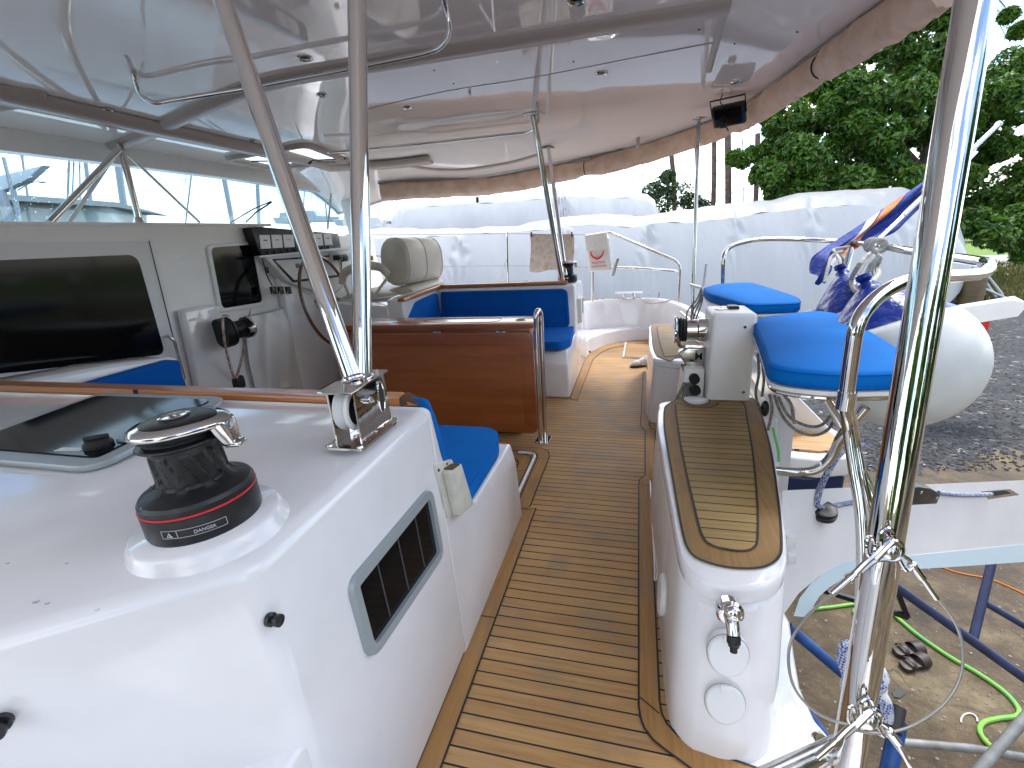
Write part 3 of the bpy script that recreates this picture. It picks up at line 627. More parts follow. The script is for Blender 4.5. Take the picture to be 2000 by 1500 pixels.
MB().hexa([(-1.99, 3.72, .84), (-1.92, 3.72, .84), (-1.92, 4.58, .868), (-1.99, 4.58, .868)], [(-1.985, 3.72, .872), (-1.925, 3.72, .872), (-1.925, 4.58, .90), (-1.985, 4.58, .90)], .006, 3).build('side_cap', 'rail_wood', fr_)
# holder pocket mirrored on the far bench end
hp_ = thing('winch_handle_pocket', 'white plastic pocket with dark slot on the end of the far bench', 'holder', (fx(.6), 4.62, .55))
MB().box((fx(.6)+.015, 4.68, .60), (.05, .13, .24), 0, .01, 3).build('pocket', 'white_plastic', hp_)
MB().box((fx(.6)+.043, 4.71, .64), (.004, .03, .15), 0, .001).build('slot', 'black_rubber', hp_)
# flush hatch on far coaming
fh = thing('coaming_hatch', 'flush white-framed hatch on top of the far coaming', 'hatch', (-1.35, 4.9, .87))
MB().prism(rpoly([V((-1.55, 4.68, .862)), V((-1.1, 4.68, .862)), V((-1.08, 5.1, .852)), V((-1.55, 5.1, .852))], .05), (0, 0, .014), .004, 2).build('frame', 'alu_frame', fh)
MB().prism(rpoly([V((-1.52, 4.71, .872)), V((-1.13, 4.71, .872)), V((-1.11, 5.07, .862)), V((-1.52, 5.07, .862))], .04), (0, 0, .0075), .002, 1).build('pane', 'black_glass', fh)
MB().box((-1.2, 4.70, .886), (.05, .02, .010), 0, .003).box((-1.45, 4.70, .886), (.05, .02, .010), 0, .003).islands('hinge', 'black_plastic', fh)
fw = winch('winch', (-.66, 4.78, .868), (0, 0, 1), .95, 'black winch on the far coaming beside the far roof posts', red=False)
# far posts
fp0 = at(1098, 556, y=4.62); fp0.z = .90
T1 = at(1042, 226, z=2.30); T2 = at(1068, 267, z=2.28)
post('roof_post', 'thicker chrome roof post of the far pair, the one nearer the bench', fp0, T1, .026)
post('roof_post', 'thinner chrome roof post of the far pair, the one farther out', fp0+V((.03, .08, 0)), T2, .020)
mb = MB(); mb.box(fp0+V((.0, .03, -.02)), (.09, .17, .03), 0, .004, 2); mb.box(fp0+V((.0, .03, .03)), (.055, .10, .09), 0, .004); tag(mb.build('post_bracket', 'chrome'), 'small chrome foot bracket under the far roof posts', 'bracket')
# far side deck and bulwark
fs = thing('far_bulwark', 'white moulded far side deck and curved bulwark round the cockpit corner', 'bulwark', (0, 6, 0))
mb = MB(); mb.hexa([(-3.4, 5.2, 0), (-.70, 5.2, 0), (-.70, 6.25, 0), (-3.4, 6.25, 0)], [(-3.4, 5.2, .50), (-.72, 5.2, .50), (-.72, 6.25, .50), (-3.4, 6.25, .50)], .03, 4); mb.build('side_deck', 'gelcoat', fs)
sh_in = [V((*fz(1113, 777), 0)), V((*fz(1143, 702), 0)), V((*fz(1155, 688), 0)), V((*fz(1180, 676), 0)), V((*fz(1210, 669), 0)), V((*fz(1243, 665), 0)), V((*fz(1300, 662), 0)), V((.50, 5.9, 0))]
shz = .15
mb = MB(); lo = sh_in; hi_ = [p+V((-.03 if p.y < 5.6 else 0, .03, shz)) for p in lo]; back = [V((-.72, 4.6, shz)), V((-.74, 5.0, shz)), V((-.74, 5.4, shz)), V((-.74, 5.9, shz)), V((-.6, 6.2, shz)), V((-.2, 6.25, shz)), V((.3, 6.2, shz)), V((.6, 6.1, shz))]
mb.rings([[a, b_, c_, c_-V((0, 0, .2)), a-V((0, 0, .05))] for a, b_, c_ in zip(lo, hi_, back)], cap=True)
mb.build('shelf', 'gelcoat', fs, angle=30)
bw = spline([V((-.73, 5.25, 0)), V((-.66, 5.85, 0)), V((-.45, 6.12, 0)), V((-.1, 6.2, 0)), V((.25, 6.12, 0)), V((.45, 5.6, 0)), V((.62, 4.6, 0)), V((.66, 3.8, 0)), V((.64, 3.0, 0)), V((.62, 2.4, 0))], 5)
rr = []
for i, p in enumerate(bw):
    t = (bw[min(len(bw)-1, i+1)]-bw[max(0, i-1)]).normalized(); n_ = V((-t.y, t.x, 0))  # outward
    zz = .50 if i < 24 else .50-.0012*(i-24)
    rr.append([p+V((0, 0, .0))-n_*.03, p+V((0, 0, zz-.03)), p+n_*.012+V((0, 0, zz)), p+n_*.10+V((0, 0, zz)), p+n_*.14+V((0, 0, zz-.03)), p+n_*.16+V((0, 0, -.5)), p+V((0, 0, -.5))])
mb = MB(); mb.rings(rr); mb.build('bulwark_wall', 'gelcoat', fs, angle=40)
tr = [at(1150, 643, z=shz+.002), at(1165, 630, z=shz+.002), at(1180, 627, z=shz+.002), at(1228, 629, z=shz+.002), at(1200, 634, z=shz+.002), at(1175, 638, z=shz+.002)]
MB().prism(tr, (0, 0, .006)).build('teak_step', 'teak_margin_x', fs, flat=True)
MB().sphere(at(1152, 687, z=.05), .012, 10, (1, 1, 1)).build('drain', 'black_rubber', fs)
# cleat on the far bulwark with a red-white cord
cl = thing('mooring_cleat', 'silver mooring cleat on the far bulwark with a thin red cord', 'cleat', (.0, 6.22, .5))
c0 = at(1228, 590, y=6.24); c0.z = .50
MB().tube([c0+V((-.17, 0, .075)), c0+V((.17, 0, .075))], .012, 10).build('horns', 'steel', cl)
MB().tube([c0+V((-.07, 0, 0)), c0+V((-.05, 0, .075))], .012, 8).tube([c0+V((.07, 0, 0)), c0+V((.05, 0, .075))], .012, 8).islands('leg', 'steel', cl)
mb = MB(); mb.tube([at(1125, 586, y=6.2), c0+V((-.13, -.03, .012)), c0+V((0, -.05, .0)), c0+V((.13, -.02, .012)), at(1262, 591, y=6.15), at(1290, 591, y=6.0), at(1310, 586, y=5.9), at(1328, 586, y=5.8)], .006, 6, smooth=4); tag(mb.build('cord', 'rope_red_fleck'), 'thin red cord lying along the far bulwark around the cleat', 'rope')
for dx, lab in ((.24, 'short steel fairlead pin right beside the far cleat'), (.36, 'short steel fairlead pin farther right of the far cleat')): tag(MB().tube([c0+V((dx, 0, 0)), c0+V((dx, 0, .065))], .012, 8).build('fairlead', 'steel'), lab, 'fairlead', 'fairlead pins')
# ============================================================ HARDTOP ROOF
def zr(x, y):
    dy = abs(y-2.84)
    return 2.31 - .26*sst(-2.0, -3.9, x) - (.26+.12*sst(-.4, -2.2, x)-.06*sst(-.4, .7, x))*max(0, (dy-1.5)/1.25)**2.2 - .05*sst(.3, 1.1, x)
def onroof(px, py, off=0.):
    r = ray(px, py); t = 0.; prev = None
    t = .3
    while t < 14:
        p = EYE+r*t; g = p.z-(zr(p.x, p.y)-off)
        if g > 0: break
        t += .01
    lo, hi = t-.01, t
    for _ in range(20):
        m = (lo+hi)/2; p = EYE+r*m
        if p.z > zr(p.x, p.y)-off: hi = m
        else: lo = m
    return EYE+r*hi
rf = thing('hardtop', 'glossy white hardtop roof with recessed panels over the whole cockpit', 'roof', (-1.2, 2.84, 2.3))
# roof outline in plan
far_px = [(738, 357), (905, 350), (1020, 333), (1130, 310), (1300, 266), (1430, 215), (1500, 172), (1565, 122), (1650, 58), (1730, 0)]
far_e = []
for (px, py), yy in zip(far_px, (5.35, 5.5, 5.5, 5.45, 5.2, 4.72, 4.2, 3.75, 3.2, 2.8)):
    p = at(px, py, y=yy); far_e.append(p)
def edge_pt(y):     # aft edge x for a given y, mirrored about the centre
    yy = y if y > 2.84 else 5.68-y
    E = [(2.84, 1.11), (3.27, 1.04), (3.77, .98), (4.32, .91), (4.85, .76), (5.2, .45), (5.32, .25), (5.45, -.2)]
    for a, b in zip(E, E[1:]):
        if a[0] <= yy <= b[0]: return a[1]+(b[1]-a[1])*(yy-a[0])/(b[0]-a[0])
    return E[-1][1] if yy > 5 else 1.06
YN, YF = -.35, 5.53
def roofpt(u, v):
    y = YN+(YF-YN)*v
    xa = edge_pt(max(.23, min(5.45, y)))+.02; xf = -3.62
    x = xf+(xa-xf)*u
    return V((x, y, zr(x, y)))
mb = MB(); mb.grid(lambda u, v: roofpt(u, v), 60, 60)
mb.grid(lambda u, v: roofpt(u, v)+V((0, 0, .09)), 30, 30)
mb.build('underside', 'roof_gloss', rf, angle=80)
# edge wall
def ring_out(off=0):
    pts = []
    for i in range(41): pts.append(roofpt(i/40, 0))
    for i in range(1, 61): pts.append(roofpt(1, i/60))
    for i in range(1, 41): pts.append(roofpt(1-i/40, 1))
    for i in range(1, 60): pts.append(roofpt(0, 1-i/60))
    return pts
ro = ring_out(); cen = V((-1.2, 2.84, 2.2))
mb = MB(); rr = []
for p in ro:
    d = (p-cen); d.z = 0; d.normalize()
    rr.append([p-d*.03-V((0, 0, .004)), p+d*.02-V((0, 0, .012)), p+d*.045+V((0, 0, .02)), p+d*.03+V((0, 0, .10)), p-d*.05+V((0, 0, .115)), p-d*.03+V((0, 0, .05))])
mb.rings(rr, close=True); mb.build('edge_moulding', 'gelcoat_satin', rf, angle=60)
# ribs standing down from the panels
def rib(path, wd, dp, name='rib', m='roof_shade'):
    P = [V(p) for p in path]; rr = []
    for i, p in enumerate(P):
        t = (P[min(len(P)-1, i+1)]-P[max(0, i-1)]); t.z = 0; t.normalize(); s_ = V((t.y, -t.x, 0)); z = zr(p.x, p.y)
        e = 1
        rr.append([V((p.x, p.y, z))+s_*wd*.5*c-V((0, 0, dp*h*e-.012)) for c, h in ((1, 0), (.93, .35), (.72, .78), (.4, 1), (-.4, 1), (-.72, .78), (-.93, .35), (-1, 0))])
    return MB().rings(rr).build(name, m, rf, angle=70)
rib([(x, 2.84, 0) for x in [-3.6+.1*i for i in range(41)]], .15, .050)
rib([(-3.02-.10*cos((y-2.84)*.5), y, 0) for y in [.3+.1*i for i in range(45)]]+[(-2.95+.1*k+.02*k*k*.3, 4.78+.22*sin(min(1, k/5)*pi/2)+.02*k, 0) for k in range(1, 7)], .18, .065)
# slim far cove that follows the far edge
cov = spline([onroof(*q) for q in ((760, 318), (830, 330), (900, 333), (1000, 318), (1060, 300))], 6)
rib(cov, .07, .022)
# panel seam line and screws
mb = MB(); seam = [onroof(*q, .0) for q in ((716, 213), (870, 178), (1040, 151), (1225, 115), (1400, 82))]; seam = spline(seam, 5)
mb.tube([p-V((0, 0, .001)) for p in seam], .0025, 5); mb.build('seam', 'line_grey', rf)
mb = MB(); g0 = [onroof(*q) for q in ((1422, 0), (1405, 60), (1384, 140))]; g1 = spline(g0, 6)
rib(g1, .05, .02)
mb = MB()
for q in ((848, 137), (886, 163), (1120, 120), (1365, 57), (1435, 85), (1557, 62)): mb.sphere(onroof(*q), .006, 8)
mb.islands('screw_hole', 'black_ink', rf)
# raised far panel with rounded corner (its bright rim)
# awning track with screws and rolled curtain
trk = spline(far_e, 6)
trk = [V((p.x, p.y, zr(p.x, p.y)-.010)) for p in spline([onroof(*q) for q in far_px+[(1800, -52), (1880, -115)]], 6)]
mb = MB(); n = len(trk); rr = []
for i, p in enumerate(trk):
    t = (trk[min(n-1, i+1)]-trk[max(0, i-1)]).normalized(); s_ = V((t.y, -t.x, 0)).normalized()
    rr.append([p+s_*.018+V((0, 0, .004)), p+s_*.018-V((0, 0, .004)), p-s_*.018-V((0, 0, .004)), p-s_*.018+V((0, 0, .004))])
mb.rings(rr); tk = thing('awning_track', 'pale grey screwed track along the outer edge of the roof', 'track', trk[n//2]); mb.build('rail', 'alu_frame', tk, flat=True)
mb = MB(); acc = 0
for i in range(1, n):
    acc += (trk[i]-trk[i-1]).length
    if acc > .24: acc = 0; mb.sphere(trk[i]-V((0, 0, .005)), .0055, 8)
mb.islands('screw', 'black_ink', tk)
# curtain roll: hangs off the track, wrinkled canvas
roll_px = [(728, 375), (770, 378), (905, 368), (1020, 355), (1130, 333), (1300, 292), (1430, 247), (1500, 207), (1575, 152), (1668, 78), (1760, 0), (1850, -80)]
rd = [5.4, 5.5, 5.6, 5.6, 5.55, 5.3, 4.85, 4.35, 3.85, 3.3, 2.85, 2.45]
rc = spline([p+V((.012, .03, -.088)) for p in trk[::5]], 11); n = len(rc); rr = []
for i, p in enumerate(rc):
    t = (rc[min(n-1, i+1)]-rc[max(0, i-1)]).normalized(); up = V((0, 0, 1)); s_ = t.cross(up).normalized(); up = s_.cross(t)
    cinch = 1
    for c in (40, 66, 100): cinch -= .28*math.exp(-((i-c)/1.3)**2)
    ring = []
    for k in range(28):
        a = 2*pi*k/28; R_ = .088*cinch*(1+.13*noise.noise(V((i*.28, cos(a)*1.6, sin(a)*1.6)))+.12*noise.noise(V((i*1.1+sin(a)*2.5, cos(a)*3, sin(a)*3+9))))
        ring.append(p+s_*cos(a)*R_*.85+up*sin(a)*R_*1.05)
    rr.append(ring)
cu = thing('rolled_curtain', 'rolled tan canvas side curtain tied under the outer roof edge', 'curtain', rc[n//2])
MB().rings(rr).build('roll', 'tan_canvas', cu, angle=80)
MB().grid(lambda u, v: (lambda i: trk[min(len(trk)-1, i)].lerp(trk[min(len(trk)-1, i)]+V((.03, .06, -.09)), v)+V((0, .006*sin(i*1.3)*v, .01)))(int(u*(len(trk)-1))), len(trk)-1, 3).build('flap', 'tan_canvas', cu, angle=80)
for c in (40, 66, 100):
    p = rc[c]; t = (rc[c+1]-rc[c-1]).normalized(); s_ = t.cross(V((0, 0, 1))).normalized(); up = s_.cross(t)
    mb = MB(); mb.tube([p+(s_*cos(a)+up*sin(a))*.066 for a in [2*pi*k/20 for k in range(20)]], .005, 6, closed=True); mb.build('tie', 'black_rubber', cu)
mb = MB(); p = at(932, 385, y=5.55)
mb.tube([p+V((0, 0, .09)), p], .003, 5); mb.box(p-V((0, 0, .03)), (.03, .02, .06), 0, .006); tag(mb.build('curtain_toggle', 'black_plastic'), 'small black toggle dangling below the rolled curtain above the helm seat', 'toggle')
mb = MB(); p = at(1718, 85, y=3.05); mb.box(p, (.02, .03, .07), .3, .004); tag(mb.build('curtain_clip', 'white_plastic'), 'white plastic clip hanging from the curtain in front of the tree', 'clip')
# cream deck light on edge
p = onroof(1246, 270); mb = MB(); mb.box(p-V((0, 0, .03)), (.035, .05, .10), .1, .012, 3); tag(mb.build('edge_light', 'cream_plastic'), 'small cream plastic fitting on the outer roof track', 'fitting')
# recessed ceiling lights
def dlight(px, py, r, label):
    p = onroof(px, py); t = thing('ceiling_light', label, 'ceiling light', p, 'recessed ceiling lights')
    MB().lathe([(r, 0), (r*1.02, -.004), (r*.86, -.009), (r*.66, -.006), (r*.62, 0)], p, (0, 0, 1), 28, cap=False).build('bezel', 'chrome', t)
    MB().lathe([(.0, -.001), (r*.62, -.001), (r*.5, -.005), (.0, -.006)], p, (0, 0, 1), 24).build('lens', 'black_glass', t)
for (px, py, r, lab) in ((595, 113, .042, 'round recessed ceiling light between the two near posts'), (795, 209, .04, 'round recessed ceiling light right of the upright near post'), (1175, 142, .042, 'round recessed ceiling light in the middle of the far roof panel'), (1438, 160, .042, 'round recessed ceiling light nearest the black floodlight'),
                      (205, 215, .042, 'round recessed ceiling light above the windscreen struts'), (430, 286, .04, 'small recessed ceiling light nearest the roof hatch, left one'), (490, 276, .04, 'small recessed ceiling light nearest the roof hatch, right one'), (628, 185, .035, 'small recessed ceiling light just behind the leaning near post'), (1125, 1, .045, 'round recessed ceiling light cut by the top of the photo')):
    dlight(px, py, r, lab)
# flange plates where posts meet the roof
mb = MB(); p = T1; mb.lathe([(.0, 0), (.095, 0), (.095, -.006), (.0, -.008)], V((p.x, p.y, zr(p.x, p.y)-.001)), (0, 0, 1), 32); mb.lathe([(.0, 0), (.075, 0), (.075, -.006), (.0, -.008)], V((T2.x, T2.y, zr(T2.x, T2.y)-.001)), (0, 0, 1), 32); mb.build('post_flange', 'white_plastic', rf)
# grab rails under the roof
g1p = [onroof(260, 140, 0), onroof(262, 150, .05), onroof(272, 185, .07), onroof(300, 203, .07), onroof(330, 197, .07), onroof(500, 170, .07), onroof(700, 131, .07), onroof(820, 107, .07), onroof(858, 96, .07), onroof(875, 75, .07), onroof(880, 50, .07), onroof(868, 0, .07), onroof(866, -40, .0)]
gr = thing('roof_grab_rail', 'long chrome grab rail under the near half of the roof crossing both near posts', 'handrail', g1p[5]); MB().tube(fillet(g1p, .05, 3), .0125, 14).build('tube', 'chrome', gr)
g2p = [onroof(690, 294, .07), onroof(860, 277, .07), onroof(1030, 258, .07), onroof(1046, 251, .07), onroof(1052, 235, .06), onroof(1050, 195, .0)]
gr = thing('roof_grab_rail', 'chrome grab rail under the far half of the roof ending at the far posts', 'handrail', g2p[1]); MB().tube([onroof(640, 297, .07)]+fillet(g2p, .05, 3), .0125, 14).build('tube', 'chrome', gr)
# roof hatch (open skylight)
rh = thing('roof_hatch', 'open skylight hatch in the roof above the helm with black struts', 'hatch', onroof(560, 300))
q4 = [onroof(*q) for q in ((428, 306), (520, 326), (690, 312), (600, 276))]
op = rpoly(q4, .10, 5); MB().rings([[p for p in op], [p-V((0, 0, .035)) for p in inset2(op, .015)], [p-V((0, 0, .035)) for p in inset2(op, .045)], [p-V((0, 0, .0)) for p in inset2(op, .07)]], cap=False).build('frame', 'roof_shade', rh, angle=60)
inn = inset2(op, .07); inn = [p-V((0, 0, .004)) for p in inn]
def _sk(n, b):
    b.inputs['Base Color'].default_value = (.6, .7, .72, 1); b.inputs['Roughness'].default_value = .05; b.inputs['Emission Color'].default_value = (.75, .9, .95, 1); b.inputs['Emission Strength'].default_value = .55  # pane glows by emission, standing in for daylight through the hatch
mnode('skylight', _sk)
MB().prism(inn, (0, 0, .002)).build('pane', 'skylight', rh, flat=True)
a, b_, c_, d_ = [p-V((0, 0, .02)) for p in q4]
MB().tube([a.lerp(b_, .35).lerp(d_.lerp(c_, .35), .15), a.lerp(c_, .55), d_.lerp(c_, .8)], .007, 6).tube([a.lerp(c_, .5), b_.lerp(c_, .9)], .007, 6).sphere(a.lerp(c_, .62), .03, 10).build('strut', 'black_plastic', rh)
rh2 = thing('roof_hatch', 'skylight hatch in the roof at the left edge of the photo', 'hatch', onroof(10, 185))
q4 = [onroof(*q) for q in ((-160, 215), (20, 206), (108, 180), (-60, 155))]; op = rpoly(q4, .08, 5)
MB().rings([[p for p in op], [p-V((0, 0, .035)) for p in inset2(op, .015)], [p-V((0, 0, .035)) for p in inset2(op, .045)], [p-V((0, 0, .0)) for p in inset2(op, .07)]], cap=False).build('frame', 'roof_shade', rh2, angle=60)
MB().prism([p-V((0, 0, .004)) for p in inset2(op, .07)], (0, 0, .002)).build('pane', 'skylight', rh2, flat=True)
# floodlight
fl = onroof(1410, 212); ft = thing('floodlight', 'black floodlight on a bracket under the aft roof edge', 'floodlight', fl)
R3 = Matrix.Rotation(radians(-25), 3, 'Z') @ Matrix.Rotation(radians(38), 3, 'X')
p = at(1424, 224, d=(fl-EYE).dot(FW)-.28)
fho = MB().box(p, (.24, .055, .16), bev=.01, R=R3).build('housing', 'black_plastic', ft)
MB().box(p+R3 @ V((0, -.03, 0)), (.20, .004, .13), bev=.001, R=R3).build('lens', 'black_glass', fho)
MB().tube([p+R3 @ V((-.125, 0, .0)), p+R3 @ V((-.128, 0, .13)), p+R3 @ V((.128, 0, .13)), p+R3 @ V((.125, 0, 0))], .007, 6).build('bracket', 'black_plastic', ft)
MB().box(at(1412, 243, d=(fl-EYE).dot(FW)-.30), (.05, .03, .05), bev=.006, R=R3).build('sensor', 'black_plastic', ft)
MB().tube([p+R3 @ V((-.02, .02, .05)), p+R3 @ V((-.06, .02, .11)), p+V((-.03, 0, .19))], .004, 6, smooth=4).build('cable', 'black_rubber', ft)
# thin pole at the aft corner, roof to bulwark
fp = at(1365, 232, y=4.75); fq = at(1351, 640, y=4.55)
tp = thing('aft_pole', 'thin chrome pole from the roof edge down to the far aft corner', 'post', fq)
MB().tube([fp, fq], .0155, 14).build('tube', 'chrome', tp); MB().lathe([(.0, 0), (.05, 0), (.05, -.008), (.0, -.01)], V((fp.x, fp.y, fp.z+.008)), (0, 0, 1), 20).build('flange', 'steel', tp)
mb = MB()
for k in (-.011, .0, .009): mb.tube([fp+V((k, -.02, -.02)), at(1363+k*300, 262, y=4.72), at(1360+k*400, 290, y=4.71)], .004, 5)
tag(mb.build('cord', 'white_rope'), 'white cord bound to the top of the thin aft pole', 'rope')
# ============================================================ BULKHEAD, WINDSCREEN, DOOR
BX = -3.1
bh = thing('cabin_bulkhead', 'white cabin bulkhead with sliding door, small window and helm console', 'cabin wall', (BX, 3, 0))
def ab(px, py, off=0.): return at(px, py, x=BX+off)
top = ab(270, 436).z
ph = [V((BX, .2, -.1)), V((BX, 3.62, -.1)), V((BX, 3.62, 1.535)), V((BX, 2.48, 1.53)), V((BX, .2, 1.50))]
MB().prism(ph, (-.09, 0, 0), .02, 3).build('wall', 'gelcoat_satin', bh)
MB().prism([V((BX+.003, .2, 1.49)), V((BX+.003, 3.7, 1.528)), V((BX-.38, 3.9, 1.54)), V((BX-.60, .2, 1.50))], (0, 0, .02), .005, 2).build('coachroof', 'gelcoat_satin', bh)
fd = thing('foredeck', 'white foredeck and coachroof reaching forward beyond the windscreen', 'deck', (-6, 3, 1.4))
MB().hexa([(-9.5, -.6, .3), (-3.60, -.9, .3), (-3.60, 6.3, .3), (-9.5, 5.9, .3)], [(-9.2, .2, 1.30), (-3.62, -.3, 1.47), (-3.62, 5.7, 1.47), (-9.2, 5.2, 1.30)], .12, 5).build('moulding', 'gelcoat', fd)
# vertical far column by the helm
MB().hexa([(-3.45, 5.62, .4), (-3.15, 5.62, .4), (-3.15, 5.72, .4), (-3.45, 5.72, .4)], [(-3.45, 5.30, 2.1), (-3.22, 5.30, 2.1), (-3.22, 5.40, 2.1), (-3.45, 5.40, 2.1)], .02, 3).build('side_pillar', 'gelcoat_satin', bh)
# doorway: frame, sliding door leaf with dark glass
dr = thing('sliding_door', 'white saloon door with large smoked window beside the blue cushion', 'door', ab(200, 600, .01))
def quad(pts, off, th, m, name, par, bev=0., r=None, flat=False):
    P = [ab(px, py, off) for px, py in pts]
    for p in P: p.x = BX+off
    if r: P = rpoly(P, r, 6)
    mb = MB(); mb.prism(P, (-th, 0, 0), bev, 2); return mb.build(name, m, par, flat=flat)
# px polygons on the bulkhead
quad([(-130, 468), (297, 463), (395, 850), (-130, 870)], .016, .016, 'gelcoat_satin', 'door_frame', dr, .004)
lf_ = quad([(-120, 476), (290, 470), (386, 850), (-120, 860)], .030, .014, 'white_plastic', 'leaf', dr, .003)
quad([(-90, 512), (268, 497), (323, 692), (50, 725), (-60, 735)], .0335, .003, 'black_glass', 'pane', lf_, r=[.05, .07, .06, .01, .05], flat=True)
P = [ab(x, y, .0315) for x, y in ((291, 470), (386, 850))]; MB().tube(P, .003, 6).build('seal', 'black_rubber', lf_)
hp = [ab(328, 655, .035), ab(330, 658, .075), ab(340, 665, .08), ab(360, 738, .08), ab(357, 740, .075), ab(354, 742, .035)]
MB().tube(fillet(hp, .015, 4), .010, 12).build('handle', 'chrome', lf_)
# inner moulding step below door (forward coaming) with blue cushion
fc = thing('forward_cushion', 'blue triangular-looking cushion below the smoked door window', 'cushion', at(250, 730, x=-2.6))
q = [at(140, 760, x=-2.55), at(340, 703, x=-2.55), at(352, 703, x=-2.55), at(366, 765, x=-2.55), at(372, 800, x=-2.55), at(120, 800, x=-2.55)]
MB().prism(q, (-.09, 0, 0), .015, 3).build('pad', 'blue_fabric', fc)
fm = thing('forward_bench_end', 'white moulded bench back rising under the smoked door window', 'bench', at(150, 740, x=-2.66))
q = [at(-200, 790, x=-2.66), at(0, 752, x=-2.66), at(215, 712, x=-2.66), at(335, 697, x=-2.66), at(350, 700, x=-2.66), at(366, 800, x=-2.66), at(-200, 900, x=-2.66)]
MB().prism(q, (-.25, 0, 0), .02, 3).build('moulding', 'gelcoat', fm)
# small bulkhead window
sw = thing('galley_window', 'small portrait smoked window with rounded corners in the bulkhead', 'window', ab(460, 540))
ol = rpoly([ab(x, y, .0) for x, y in ((399, 478), (497, 470), (520, 598), (424, 612))], .05, 6); il = rpoly([ab(x, y, .0) for x, y in ((408, 484), (490, 478), (511, 590), (431, 603))], .045, 6)
nx = V((1, 0, 0)); MB().rings([[p+nx*.001 for p in ol], [p+nx*.016 for p in inset2(ol, .006)], [p+nx*.016 for p in il], [p+nx*.002 for p in il]], cap=False).build('frame', 'white_plastic', sw, angle=60)
MB().prism([p+nx*.008 for p in il], nx*-.004).build('pane', 'black_glass', sw, flat=True)
# white box column beside the door
wc = thing('locker_column', 'semi-gloss white column standing between door and small winch', 'column', ab(395, 680, .06))
P = [ab(341, 606, .002), ab(405, 594, .002), ab(418, 600, .002), ab(455, 775, .002), ab(455, 860, .002), ab(400, 880, .002)]
MB().prism(P, (.07, 0, 0), .025, 4).build('body', 'gelcoat', wc)
# bulkhead winch, lies sideways with axis aft
bwh = ab(440, 640, .0); WB = winch('winch', ab(430, 652, .15), V((.30, .95, .06)), 1.1, 'small black winch with chrome cap mounted sideways on the bulkhead', red=False)
# line on that winch, hanging to a block
rp = thing('winch_line', 'beige line with red flecks looped from the bulkhead winch down to a block', 'rope', ab(450, 690, .05))
a = ab(436, 618, .26); MB().tube([ab(446, 617, .22), a, ab(436, 645, .30), ab(440, 675, .24), ab(447, 705, .16), ab(457, 738, .10)], .0085, 8, smooth=5).tube([ab(478, 672, .22), ab(475, 690, .18), ab(468, 715, .14), ab(462, 738, .10)], .0100, 8, smooth=5).tube([ab(485, 620, .06), ab(490, 605, .03)], .006, 8).islands('strand', 'rope_red_fleck', rp)
blk = thing('turning_block', 'black turning block at the foot of the bulkhead line', 'block', ab(465, 750, .05))
MB().box(ab(464, 748, .06), (.05, .13, .11), bev=.03, seg=4).build('cheek', 'black_plastic', blk); MB().lathe([(.0, 0), (.045, 0), (.045, .01), (.0, .01)], ab(468, 746, .085), (1, 0, 0), 24).build('sheave', 'black_rubber', blk)
# translucent mesh pocket below the console
mp_ = thing('mesh_pocket', 'sagging whitish mesh pocket hanging below the helm switches', 'pocket', ab(530, 680, .03))
Lf = [(487, 618), (482, 660), (488, 710), (500, 765)]; Rt_ = [(572, 597), (592, 650), (606, 700), (612, 748)]
def pk(u, v):
    l = spline([V((*q, 0)) for q in Lf], 4); r_ = spline([V((*q, 0)) for q in Rt_], 4); i = min(len(l)-1, int(v*(len(l)-1)+.5)); q = l[i].lerp(r_[i], u)
    return ab(q.x, q.y, .025+.08*sin(pi*u)*sin(pi*min(1, v*1.1))+.022*sin(u*19+v*3)*(.3+v))
MB().grid(pk, 24, 12).grid(lambda u, v: pk(u, v)-V((.006, 0, 0)), 24, 12).build('net', 'mesh_pocket', mp_, angle=80)
MB().tube([ab(486, 617, .03), ab(530, 608, .035), ab(572, 596, .03)], .008, 8).build('hem', 'white_rope', mp_)
MB().tube([ab(560, 598, .04), ab(574, 595, .04)], .008, 8).build('hook', 'chrome', mp_)
# ---- helm console
hc = thing('helm_console', 'white helm console on the bulkhead with displays and instrument pod', 'console', ab(620, 560, .1))
con = [V((BX, 3.30, 0)), V((BX, 3.30, 1.22)), V((BX, 3.45, 1.38)), V((BX, 5.3, 1.42)), V((BX, 5.3, 0))]
MB().hexa([(BX-.05, 3.62, -.05), (BX+.10, 3.62, -.05), (BX+.10, 5.35, -.05), (BX-.05, 5.35, -.05)], [(BX-.05, 3.62, 1.44), (BX+.03, 3.62, 1.44), (BX+.03, 5.35, 1.44), (BX-.05, 5.35, 1.44)], .02, 3).build('body', 'gelcoat_satin', hc)
cx = BX+.12
def ac(px, py, off=0.): return at(px, py, x=BX+.10+off)
P = [ac(512, 500), ac(700, 483), ac(700, 560), ac(590, 556), ac(573, 540)]
MB().prism([ac(512, 497, .0), ac(720, 478, .0), ac(720, 600, 0), ac(575, 556, .0), ac(560, 548, 0)], (-.10, 0, 0), .012, 3).build('dash', 'white_plastic', hc)
MB().prism(rpoly([ac(532, 506, .006), ac(668, 497, .006), ac(668, 540, .006), ac(573, 552, .006)], .012), (-.008, 0, 0), .002, 1).build('display_bezel', 'black_plastic', hc)
sc = MB().prism(rpoly([ac(538, 509, .010), ac(664, 500, .010), ac(664, 536, .010), ac(575, 547, .010)], .008), (-.003, 0, 0)).build('display_cover', 'white_plastic', hc, flat=True)
X_ = (ac(600, 505)-ac(560, 508)); sc.location = (0, 0, 0); text('B&G', .055, ac(585, 519, .0115), X_, (0, 0, 1), 'black_ink', sc, bold=.0012)
